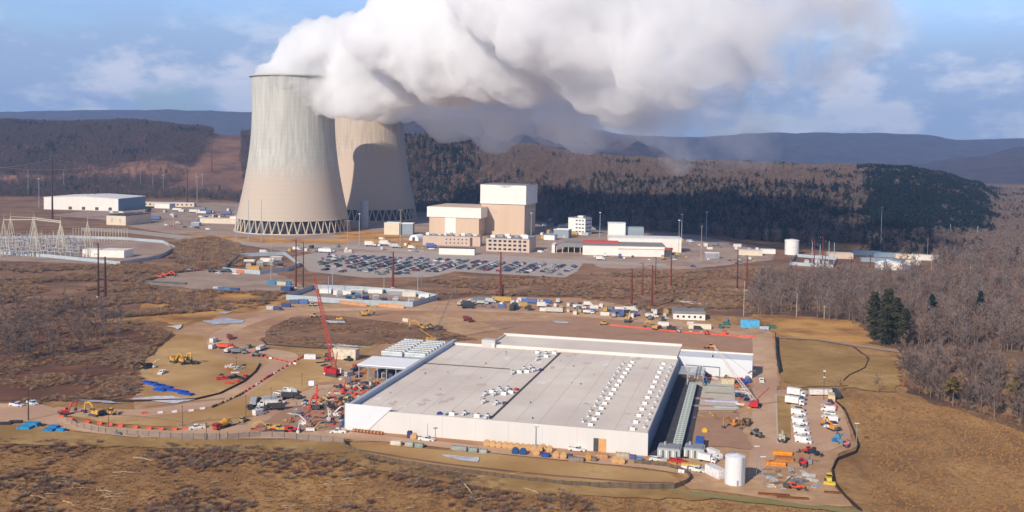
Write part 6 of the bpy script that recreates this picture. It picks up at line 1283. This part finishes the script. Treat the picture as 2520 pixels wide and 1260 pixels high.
# blue stacks and sheets
def stack(px, py, n, w, d_, label, col, step=.55, rz=-.1, hh=.5, nm='sheet_stack'):
    x, y = G(px, py); t = thing(nm, label, 'stack', x, y, 0, rz)
    for k in range(n): MB().box(random.uniform(-.15, .15), random.uniform(-.1, .1), k * step, w - k * .3, d_ - k * .1, hh).build('bundle', matte, t, col=srgb(*[v * random.uniform(.88, 1.05) for v in col]))
    return t
for px, py, n, w, d_, lb in [(62, 1056, 2, 4.8, 3.4, 'left bright blue wrapped stack at the lower left road edge'), (80, 1050, 3, 5.2, 3, 'tall bright blue wrapped stack behind the left one'), (122, 1062, 2, 3.6, 2.6, 'middle bright blue wrapped stack at the lower left road edge'), (134, 1054, 2, 3.4, 2.4, 'small blue wrapped stack behind the middle one'), (150, 1062, 2, 3.0, 2.2, 'right bright blue wrapped stack at the lower left road edge')]: stack(px, py, n, w, d_, lb, (54, 150, 214), nm='wrapped_stack')
for px, py, w, lb in [(368, 944, 7, 'blue sheet bundle at the top left of the sheets on the slope'), (384, 949, 8, 'blue sheet bundle second from the left on the slope'), (402, 954, 9, 'long blue sheet bundle in the middle of the slope'), (394, 962, 6, 'low blue sheet bundle in front of the middle one'), (418, 962, 7, 'blue sheet bundle right of the middle on the slope'), (446, 966, 6, 'blue sheet bundle in the right-hand group'), (458, 972, 7, 'rightmost blue sheet bundle on the slope')]: stack(px, py, 2, w, 2.4, lb, (30, 92, 200), .45, -.45, .4)
# machines
for a in [(432, 893, EXC[0], 2, 10, 3, YEL, 1.25, 'large yellow excavator on the cleared slope at the left'), (455, 895, EXC[1], 0, 10, 2, YEL, 1.15, 'yellow excavator with raised arm beside the large one'), (470, 897, LOAD, 0, 10, 0, (110, 100, 96), 1.1, 'grey loader right of the two yellow excavators'), (360, 908, EXC[2], 0, -10, 2, BLK, 1.0, 'black machine at the left edge of the cleared slope'), (378, 906, LIFT, 0, 6, 0, (190, 196, 200), .9, 'pale boom lift behind the black machine'),
          (236, 1024, EXC[0], 0, -10, -2, YEL, 1.15, 'yellow excavator beside the lower curved road'), (275, 1022, LOAD, 0, 10, 0, YEL, 1.0, 'yellow loader right of the lower road excavator'), (162, 1022, EXC[1], 0, 10, -2, (226, 96, 84), .95, 'red-orange excavator with raised arm at the road fork'), (900, 778, EXC[1], 0, 10, 0, YEL, 1.3, 'yellow excavator with raised arm below the near substation'), (1040, 812, EXC[0], 0, -10, 0, YEL, 1.3, 'yellow excavator left of the grey crane boom'),
          (1075, 815, EXC[2], 0, -10, 1, (120, 90, 60), 1.2, 'brown excavator at the foot of the grey crane boom'), (1612, 812, EXC[2], 0, -10, -2, YEL, 1.3, 'yellow excavator reaching left behind the data centre'), (1545, 794, EXC[1], 0, 6, -4, YEL, 1.2, 'yellow excavator with tall arm before the parked vehicles'), (1484, 800, DOZ, 0, -10, 0, YEL, 1.1, 'small yellow bulldozer on the soil behind the data centre'), (835, 790, DOZ, 0, 10, 0, YEL, 1.2, 'yellow bulldozer on the soil left of centre'), (775, 782, LOAD, 0, 10, 0, (200, 168, 110), 1.1, 'faded yellow loader right of the crane boom base'),
          (1748, 858, LOAD, 0, -10, 0, (222, 150, 50), 1.0, 'orange-yellow loader behind the east wing'), (1806, 1050, EXC[0], 0, -10, 3, (200, 140, 70), 1.05, 'orange excavator digging beside the concrete pad'), (1836, 1048, EXC[2], 0, -6, 6, (120, 90, 64), 1.0, 'dark brown excavator at the edge of the east road'), (1862, 1074, LOAD, 0, 10, 4, (130, 124, 116), 1.0, 'grey loader on the east road'), (665, 1060, EXC[2], 0, -10, 0, YEL, 1.0, 'yellow excavator on the dug soil at the west corner'), (690, 1062, DOZ, 0, 10, 0, (204, 166, 80), 1.0, 'yellow bulldozer on the dug soil at the west corner'),
          (548, 1055, MIX, 0, -10, 3, (200, 60, 50), 1.1, 'red concrete mixer with a yellow drum on the site road'), (598, 1040, DOZ, 0, 10, -6, (170, 150, 100), .9, 'dull yellow bulldozer behind the concrete mixer'), (2050, 1060, EXC[2], 0, -10, -4, (230, 156, 40), 1.0, 'orange-yellow excavator parked at the end of the right vehicle row'), (2060, 1080, LIFT, 0, -6, 8, (90, 140, 170), 1.1, 'blue boom lift below the orange-yellow excavator'), (2068, 1092, LIFT, 0, 8, 6, (100, 160, 180), 1.0, 'second blue boom lift nearer the corner'), (2082, 1098, TELE, 0, 2, 10, (224, 130, 140), 1.0, 'pink and white telehandler at the fence corner'),
          (1990, 1115, TELE, 0, -10, 0, (200, 70, 50), 1.0, 'red telehandler below the left vehicle row'), (2004, 1120, LOAD, 0, 10, 2, BLK, .9, 'black loader beside the red telehandler'), (1976, 1145, TELE, 0, 4, 10, (214, 56, 52), 1.1, 'bright red telehandler by the orange timber stacks'), (1992, 1142, LIFT, 0, 6, 8, GRY, .9, 'grey lift right of the bright red telehandler'), (1938, 1202, LIFT, 0, 10, 0, (90, 84, 80), .9, 'dark lift left in the group below the silo shadow'), (1956, 1204, TELE, 0, 10, 2, (214, 90, 50), 1.0, 'orange telehandler in the group below the silo shadow'),
          (1925, 1088, EXC[1], 0, 3, 10, (196, 190, 176), 1.0, 'beige excavator standing left of the parked vans'), (2040, 1188, DOZ, 0, 2, 10, (214, 190, 70), 1.1, 'yellow machine at the bend of the dark silt fence'), (1440, 752, DOZ, 0, 10, 0, (200, 160, 60), 1, 'yellow bulldozer right of the first vehicle cluster'), (1240, 846, TELE, 0, -10, 0, (200, 50, 46), 1.0, 'red telehandler by the roof penthouse'), (1000, 792, CONT, 0, 10, 2, (226, 218, 206), .85, 'pale container alone on the bare soil')]:
    px, py, pr, _, dx, dy, c_, s, lb = a; at(pr, px, py, heading(px, py, dx, dy), lb, None, c_, s * .88)
# cranes
def lattice(mb, p, q, w0, w1, n=16, r=.09):
    p, q = Vector(p), Vector(q); d = (q - p).normalized(); a = d.cross(Vector((0, 1, .01))).normalized(); b = d.cross(a); L_ = []
    for i in range(n + 1):
        t = i / n; w = (w0 + (w1 - w0) * t) / 2; c = p.lerp(q, t); L_.append([c + a * sx * w + b * sy * w for sx, sy in ((-1, -1), (1, -1), (1, 1), (-1, 1))])
    for i in range(n):
        for k in range(4): mb.tube(L_[i][k], L_[i + 1][k], r, r, 4, cap=False); mb.tube(L_[i][k], L_[i + 1][(k + 1) % 4], r * .7, r * .7, 3, cap=False); mb.tube(L_[i][k], L_[i][(k + 1) % 4], r * .7, r * .7, 3, cap=False)
def crane(px, py, tx, ty, lb, bcol, ccol, w0, w1, rz, tip=None, dY=0, s=1, n=20):
    x, y = G(px, py); t = thing('crawler_crane', lb, 'crane', x, y, 0, 0); bp = srgb(*ccol)
    T_ = AT(tx, ty, y + dY); tip_ = (T_.x - x, T_.y - y, T_.z)
    for q in (-1, 1): o = MB().prism([(-3, .2), (-2.6, 0), (2.6, 0), (3, .2), (2.8, 1.1), (-2.8, 1.1)], q * 1.9 - .4, q * 1.9 + .4).build('track', dgrey, t); o.rotation_euler = (0, 0, rz); o.scale = (s, s, s)
    o = MB().box(-.8, 0, 1.1, 5.4, 2.8, 1.8).box(-3.6, 0, 1.1, 1.4, 3.3, 2.3).build('house', paint, t, col=bp); o.rotation_euler = (0, 0, rz); o.scale = (s, s, s)
    o = MB().box(1.6, 1.3, 1.3, 1.6, 1.0, 1.7).build('cab', lgrey, t); o.rotation_euler = (0, 0, rz); o.scale = (s, s, s)
    m = MB(); lattice(m, (0, 0, 2.2 * s), tip_, w0, w1, n, .10 * s); m.build('boom', matte, t, col=srgb(*bcol))
    mast = (-.35 * (tip_[0]) - 3 * math.cos(rz), -.1 * tip_[1] - 3 * math.sin(rz), 9 * s)
    MB().bar((0, 0, 2.5), mast, .3).build('gantry', paint, t, col=bp); MB().tube(mast, tip_, .05, .05, 3).tube((-3.4 * math.cos(rz), -3.4 * math.sin(rz), 2.8), mast, .05, .05, 3).build('pendant', dgrey, t)
    h = Vector(tip_); MB().tube(h, h - Vector((0, 0, 4)), .05, .05, 3).box(h.x, h.y, h.z - 4.8, .5, .5, .9).build('hook', dgrey, t)
    return t
crane(824, 926, 773, 680, 'tall red lattice crawler crane standing west of the data centre', (196, 88, 74), (184, 38, 44), 1.8, .7, heading(824, 926, 10, 2), s=1.15, n=30)
crane(1065, 842, 1125, 695, 'crane with a thin grey boom and yellow foot behind the canopy', (130, 128, 124), (216, 164, 50), 1.1, .5, .4, n=24, s=.8)
crane(1858, 1002, 1755, 850, 'crane with a pale lattice boom leaning over the east wing', (214, 204, 196), (190, 40, 50), 1.3, .6, 1.2, dY=8, s=.95, n=22)
o = MB().bar((0, 0, 0), tuple(AT(1062, 842, G(1058, 846)[1]) - Vector((*G(1058, 846), 0))), .5); 
x, y = G(778, 1010); t = thing('boom_lift', 'tall orange-red boom lift raising a white box on the west yard', 'boom lift', x, y, 0, 0); top = AT(768, 944, y); p = (top.x - x, 0, top.z)
MB().box(0, 0, .5, 3, 2, 1.4).build('base', paint, t, col=srgb(70, 74, 80)); MB().bar((0, 0, 1.8), (.3, 0, p[2] - .5), .45, .5).build('boom', paint, t, col=srgb(206, 70, 50)); MB().box(p[0] - .2, 0, p[2] - .6, 2.0, 1.4, 1.6).build('platform', wht, t); wheels(t, (-1, 1), 1.0, .5, .4)
# crowd of small machines and material on the west yard
bits = []
rb = random.Random(12)
WC = [(206, 104, 76), (196, 84, 66), (214, 134, 96), (60, 70, 110), (200, 196, 190), (60, 62, 66), (196, 160, 90), (150, 120, 96), (226, 224, 220), (120, 126, 130), (214, 60, 56), (84, 110, 170)]
kinds = [(LIFT, 'boom lift'), (TELE, 'telehandler'), (CONT, 'container'), (LOAD, 'loader'), (PICK, 'pickup'), (VAN, 'van')]
yard = [(900, 912), (958, 914), (940, 940), (885, 985), (860, 990), (850, 1048), (760, 1052), (700, 1040), (730, 1010), (800, 975), (860, 940)]
PC = [(226, 224, 220)] * 4 + [(190, 196, 200), (120, 126, 130), (200, 196, 190), (60, 62, 66), (84, 110, 170), (196, 160, 90)]
def crowd(poly, n, names, seed, where, grp, sc=(.7, 1.0), sep=4.5, cols=WC):
    r_ = random.Random(seed); done = []; X0 = min(p[0] for p in poly); X1 = max(p[0] for p in poly); Y0 = min(p[1] for p in poly); Y1 = max(p[1] for p in poly); tr = 0; c_n = {}
    CN = {(206, 104, 76): 'dull orange', (196, 84, 66): 'red-orange', (214, 134, 96): 'pale orange', (222, 92, 60): 'orange', (60, 70, 110): 'navy', (200, 196, 190): 'beige', (60, 62, 66): 'charcoal', (196, 160, 90): 'yellow-tan', (150, 120, 96): 'brown', (226, 224, 220): 'white', (120, 126, 130): 'grey', (214, 60, 56): 'red', (84, 110, 170): 'blue', (190, 196, 200): 'silver', (70, 130, 190): 'bright blue', (60, 110, 90): 'green', (214, 180, 70): 'yellow'}
    while len(done) < n and tr < 3000:
        tr += 1; px, py = r_.uniform(X0, X1), r_.uniform(Y0, Y1)
        if not inpoly(px, py, poly): continue
        x, y = G(px, py)
        if any(math.hypot(x - a, y - b) < sep for a, b in done): continue
        u, v = (x - OX) * cA - (y - OY) * sA, (x - OX) * sA + (y - OY) * cA
        if (-2 < u < 118 and 0 < v < 147) or (-27 < u < 0 and 70 < v < 116): continue
        done.append((x, y)); pr, nm_ = names[r_.randrange(len(names))]; c_ = cols[r_.randrange(len(cols))]; k_ = (nm_, CN[c_]); c_n[k_] = c_n.get(k_, 0) + 1
        o_ = at(pr, px, py, r_.uniform(0, 6.28) if sep < 6 else -.12 + r_.uniform(-.15, .15) + r_.choice((0, 1.57)), '', grp, c_, r_.uniform(*sc))
        bits.append((o_, nm_, CN[c_], px, py, where, grp))
    return done
def mk_heap(nm_, col):
    m = MB(); r_ = random.Random(hash(nm_) % 100)
    for k in range(9): m.box(r_.uniform(-1.2, 1.2), r_.uniform(-.9, .9), 0, r_.uniform(.4, 2.4), r_.uniform(.2, .9), r_.uniform(.2, 1.1), r_.uniform(-.4, .4))
    o = m.build(nm_, matte); tag(o, '', 'material pile'); return o
HEAP = mk_heap('material_pile', None)
def mk_lumber():
    m = MB()
    for k in range(6): m.box(0, -.9 + k * .36, 0, 4.4, .3, .35 + .15 * (k % 3))
    o = m.build('plank_stack', matte); tag(o, '', 'plank stack'); return o
LUM = mk_lumber()
H2 = [(HEAP, 'material pile'), (LUM, 'plank stack')]
crowd(yard, 150, kinds[:2] + H2 + H2 + H2, 41, 'west yard', 'machines and material crowding the west yard', (.6, .95), 2.1)
crowd([(780, 870), (870, 890), (880, 935), (830, 950), (790, 900)], 10, kinds[3:] + H2, 42, 'crane foot', 'material round the foot of the red crane', (.7, .95), 5)
crowd([(740, 985), (815, 975), (850, 990), (850, 1040), (760, 1050), (700, 1050)], 26, H2 + kinds[:1], 43, 'west corner', 'clutter by the west corner of the data centre', (.6, 1.0), 2.4)
row = [(1128, 738), (1300, 740), (1440, 750), (1560, 762), (1645, 768), (1640, 790), (1540, 788), (1440, 776), (1330, 770), (1130, 752)]
crowd(row, 74, [(BOXT, 'box truck'), (TRL, 'trailer'), (CONT, 'container'), (PICK, 'pickup'), (VAN, 'van'), (DUMP, 'dump truck'), (CONT, 'container')], 44, 'long vehicle row', 'vehicles and containers in the long row behind the site', (.8, 1.0), 6.2, [(226, 224, 220)] * 5 + [(190, 196, 200), (120, 126, 130), (200, 196, 190), (196, 160, 90), (60, 62, 66), (84, 110, 170)])
crowd([(1600, 796), (1690, 800), (1760, 800), (1790, 812), (1780, 830), (1690, 820), (1610, 815)], 14, [(CONT, 'container'), (VAN, 'van'), (TELE, 'telehandler')] + H2, 45, 'tent yard', 'things round the cream tent', (.7, 1), 6, [(226, 224, 220), (60, 110, 90), (60, 62, 66), (190, 196, 200), (222, 92, 60)])
crowd([(1690, 916), (1800, 918), (1842, 930), (1848, 1012), (1815, 1010), (1808, 940), (1690, 940)], 50, H2 + H2 + kinds[:2], 46, 'wing yard', 'material in the yard south of the east wing', (.6, 1.0), 2.6, WC + [(70, 130, 190), (214, 180, 70)])
crowd([(1672, 1015), (1815, 1014), (1820, 1040), (1672, 1028)], 14, H2, 47, 'dig edge', 'material along the edge of the dug ground', (.6, 1.0), 2.6, [(150, 120, 96), (200, 196, 190), (196, 160, 90)])
crowd([(1870, 1150), (1990, 1160), (2010, 1200), (1900, 1200)], 22, H2, 48, 'south-east lot', 'clutter on the ground right of the silo', (.6, 1.0), 3, [(190, 196, 200), (200, 196, 190), (120, 126, 130), (150, 120, 96)])
crowd([(540, 905), (600, 900), (605, 930), (560, 958), (548, 940)], 13, H2 + [(PICK, 'pickup')], 49, 'slope store', 'stored material on the cleared slope by the haul road', (.6, 1), 4, [(190, 196, 200), (84, 110, 170), (60, 62, 66), (214, 60, 56), (226, 224, 220)])
crowd([(605, 1000), (700, 962), (745, 968), (690, 1005), (640, 1028)], 15, [(PICK, 'pickup'), (SUV, 'car'), (VAN, 'van'), (DUMP, 'dump truck')], 50, 'site road bank', 'vehicles on the site road below the embankment', (.9, 1), 5.2, [(226, 224, 220), (226, 224, 220), (60, 62, 66), (190, 196, 200)])
crowd([(520, 838), (590, 850), (690, 868), (640, 880), (560, 872), (516, 856)], 8, [(DUMP, 'dump truck'), (LOAD, 'loader'), (VAN, 'van')], 51, 'haul road bend', 'vehicles at the bend of the haul road', (.8, 1), 6, [(226, 224, 220), (222, 92, 60), (120, 126, 130), (214, 180, 70)])
crowd([(620, 1050), (840, 1052), (840, 1064), (620, 1070)], 14, H2 + kinds[:2], 52, 'front road', 'material beside the site road near the west corner', (.6, .95), 3.2)
crowd([(1940, 800), (1900, 800), (1780, 790), (1780, 806), (1880, 816)], 8, [(CONT, 'container'), (VAN, 'van')] + H2, 53, 'blue trailer end', 'things by the bright blue trailer', (.7, 1), 5, [(190, 196, 200), (60, 110, 90), (60, 62, 66), (70, 130, 190)])
crowd([(2012, 968), (2052, 968), (2068, 990), (2050, 1000), (2020, 985)], 5, [(TRL, 'trailer'), (VAN, 'van')], 54, 'truck park head', 'vehicles at the head of the truck park', (.7, .8), 6, [(200, 196, 190), (60, 62, 66), (226, 224, 220)])
crowd([(940, 590), (1040, 604), (1075, 612), (1075, 626), (960, 622), (880, 606)], 22, [(CONT, 'container'), (VAN, 'van'), (BOXT, 'box truck')] + H2, 61, 'plant front left', 'things in front of the turbine building', (.9, 1.6), 7, PC)
crowd([(1330, 590), (1480, 585), (1490, 545), (1340, 545)], 26, [(CONT, 'container'), (VAN, 'van'), (BOXT, 'box truck'), (TRL, 'trailer')], 62, 'plant back', 'things behind the grey office block', (1, 1.6), 9, PC)
crowd([(1310, 622), (1420, 632), (1650, 642), (1830, 650), (1900, 632), (1800, 636), (1660, 630), (1430, 632)], 22, [(SUV, 'car'), (VAN, 'van'), (BOXT, 'box truck'), (HEAP, 'material pile')], 63, 'plant road', 'vehicles along the plant road', (.9, 1.2), 8, PC)
crowd([(1660, 590), (1800, 600), (1900, 615), (1820, 622), (1660, 612)], 16, [(CONT, 'container'), (HEAP, 'material pile'), (VAN, 'van')], 64, 'plant right yard', 'things in the yard left of the water tank', (.9, 1.5), 9, PC)
crowd([(700, 612), (850, 606), (860, 622), (780, 624), (700, 622)], 10, [(CONT, 'container'), (VAN, 'van'), (BOXT, 'box truck')], 65, 'tower front', 'things in front of the nearer tower', (.9, 1.3), 9, PC)
crowd([(330, 520), (560, 512), (575, 540), (480, 545), (380, 545), (340, 535)], 26, [(CONT, 'container'), (VAN, 'van'), (SUV, 'car'), (TRL, 'trailer')], 66, 'left yard', 'things in the yard behind the brown-sided building', (.9, 1.3), 10, PC)
# labels for the crowds: colour and kind, told apart from left to right where they repeat
bk = {}
for o_, nm_, cn_, px, py, wh, grp in bits: bk.setdefault((wh, nm_, cn_), []).append((px, py, o_))
WH = {'plant front left': 'in front of the turbine building', 'plant back': 'behind the grey office block', 'plant road': 'along the plant road', 'plant right yard': 'left of the water tank', 'tower front': 'in front of the nearer tower', 'left yard': 'behind the brown-sided building', 'west yard': 'in the crowded west yard', 'crane foot': 'at the foot of the red crane', 'west corner': 'near the dug soil at the west corner', 'long vehicle row': 'in the long back row', 'tent yard': 'around the cream arched tent', 'wing yard': 'in the yard south of the east wing', 'dig edge': 'along the dug ground edge', 'south-east lot': 'on the ground right of the silo',
      'slope store': 'on the cleared slope by the haul road', 'site road bank': 'on the road below the embankment', 'haul road bend': 'at the haul road bend', 'front road': 'by the front road', 'blue trailer end': 'by the bright blue trailer', 'truck park head': 'at the head of the truck park'}
for (wh, nm_, cn_), L_ in bk.items():
    L_.sort(key=lambda q: q[0])
    for k, (px, py, o_) in enumerate(L_): o_['label'] = f'{cn_} {nm_} {WH[wh]}' + ('' if len(L_) == 1 else f', {ORD[k]} from left')
# orange crates, dumpsters, trailers, vans
for px, py, w, c_, lb in [(1925, 1120, 6.4, (226, 154, 54), 'back long orange timber stack beside the east road'), (1932, 1134, 5.5, (190, 126, 60), 'brown-orange timber stack between the two orange ones'), (1910, 1146, 6.2, (228, 160, 60), 'front long orange timber stack beside the east road')]:
    stack(px, py, 2, w, 2.2, lb, c_, .7, -.22, .65, nm='timber_stack')
for px, py, w, lb in [(1905, 1220, 9, 'left long brown timber pile by the green verge'), (1950, 1228, 9, 'right long brown timber pile by the green verge'), (2050, 1215, 5, 'brown timber pile at the lower end of the silt fence')]: stack(px, py, 1, w, 1.3, lb, (132, 86, 50), .4, -.14, .6, nm='timber_stack')
at(CONT, 1722, 1100, heading(1722, 1100, 2, -12), 'bright blue container standing upright beside the dug ground', None, (36, 92, 180), 1.1)
at(CONT, 1760, 1172, heading(1760, 1172, 10, 5), 'white office trailer beside the silo', None, WHT, 1.15); at(CONT, 1690, 1112, .1, 'small white box behind the grey equipment houses', None, WHT, .5)
at(CONT, 1845, 806, -.15, 'bright blue long trailer at the edge of the straw verge', None, (90, 176, 220), 1.7); at(CONT, 1880, 812, -.1, 'silver box trailer right of the bright blue one', None, SIL, .8); at(CONT, 850, 884, -.25, 'cream long trailer between the crane and the canopy', None, (222, 212, 190), 2.0)
at(CONT, 764, 884, -.1, 'small white box trailer left of the crane', None, WHT, .9); at(CONT, 764, 1062, 0, 'white box on a stand by the front road', None, WHT, .5); at(CONT, 41, 998, -.05, 'dark blue box at the far left road', None, (44, 64, 120), .6)
at(CONT, 2046, 985, heading(2046, 985, 4, 14), 'tan container at the top of the right vehicle row', None, (224, 200, 160), 1.0); at(CONT, 2058, 1088, .3, 'small blue container in the corner of the truck park', None, (40, 120, 190), .5); at(CONT, 1838, 944, .9, 'tall blue tank box at the corner of the east wing', None, (36, 100, 190), .8)
at(CONT, 1790, 946, 0, 'cream box on the concrete pad', None, (214, 200, 170), .9, z=.1); at(BOXT, 1742, 1138, heading(1742, 1138, 10, 2), 'white service truck right of the grey equipment houses', None, WHT, .8); at(BOXT, 1760, 1128, heading(1760, 1128, 10, 4), 'white truck behind the white service truck', None, WHT, .8); at(REEL, 1734, 1066, 0, 'yellow round drum on the dug ground', None, (224, 186, 60), .8); at(REEL, 1735, 943, 0, 'blue drum on the soil behind the concrete pad', None, (60, 140, 200), 1.0)
for k, (px, py, w, c_) in enumerate([(1765, 955, 12, (176, 176, 174)), (1768, 972, 11, (166, 160, 152)), (1775, 990, 13, (206, 210, 218)), (1785, 1004, 10, (186, 192, 198)), (1725, 985, 10, (186, 166, 150)), (1722, 1003, 10, (178, 160, 146))]):
    stack(px, py, 1, w, 2.2, f'{ORD[k]} pallet row of flat steel on the concrete pad from the back' if k < 4 else ['tan formwork row at the left of the concrete pad', 'front tan formwork row at the left of the concrete pad'][k - 4], c_, .4, -ANG + .1, .8, nm='steel_stack')
vl = [(1962, 976, WHT, BOXT), (1968, 985, (70, 84, 110), PICK), (1958, 997, WHT, BOXT), (1968, 1012, (44, 54, 90), SUV), (1966, 1021, WHT, VAN), (1968, 1033, WHT, PICK), (1970, 1044, WHT, VAN), (1972, 1055, (226, 228, 230), PICK), (1974, 1067, WHT, VAN), (1976, 1079, WHT, PICK), (1978, 1090, WHT, VAN)]
for i, (px, py, c_, pr) in enumerate(vl): at(pr, px, py, heading(px, py, 10, 1.5), f'{ORD[i]} vehicle from the top in the left row of the truck park', 'left row of the truck park', c_, 1.0)
for i, (px, py, c_) in enumerate([(2034, 1000, SIL), (2042, 1004, (210, 90, 90)), (2038, 1012, WHT), (2042, 1020, WHT), (2040, 1028, (224, 226, 226)), (2044, 1037, WHT), (2046, 1046, (60, 72, 110)), (2046, 1053, WHT)]): at([SUV, PICK, VAN][i % 3], px, py, heading(px, py, -10, -1), f'{ORD[i]} vehicle from the top in the right row of the truck park', 'right row of the truck park', c_, .95)
# small white and grey things along the lower road
for i in range(12):
    px, py = 236 + i * 5.4, 1058 + i * 1.3; x, y = G(px, py); o = MB().prism([(-.4, 0), (.4, 0), (.3, .9), (-.1, 1.3)], -.35, .35).build('barricade', matte, col=srgb(*(WHT if i < 8 else (120, 126, 150)))); put(o, x, y, 0, random.uniform(-.4, .4)); tag(o, f'{ORD[i]} small barricade from the left below the orange barriers', 'barricade', 'small barricades below the orange barriers')
for i in range(9): at(HEAP, 296 + i * 11, 1070 + i * 1.6, random.uniform(0, 3), f'{ORD[i]} small pile from the left at the foot of the lower road', 'small piles at the foot of the lower road', [(90, 90, 110), (190, 180, 170), (140, 120, 100), (222, 120, 70)][i % 4], .5)
for i, (px, py) in enumerate([(38, 1040), (12, 1044)]): at(LUM, px, py, .1, ['dark timber stack at the lower left road edge', 'dark timber stack touching the left picture edge'][i], None, (60, 58, 60), 1.0)
for pr in [UNIT, VENT, CHL, GEN, COOL, SG, TR, SUV, PICK, SED, VAN, BOXT, TRL, CONT, DUMP, MIX, *EXC, DOZ, LOAD, LIFT, TELE, REEL, BAR, HEAP, LUM]:
    if pr.name not in USED:
        for k in list(pr.children): bpy.data.objects.remove(k)
        bpy.data.objects.remove(pr)
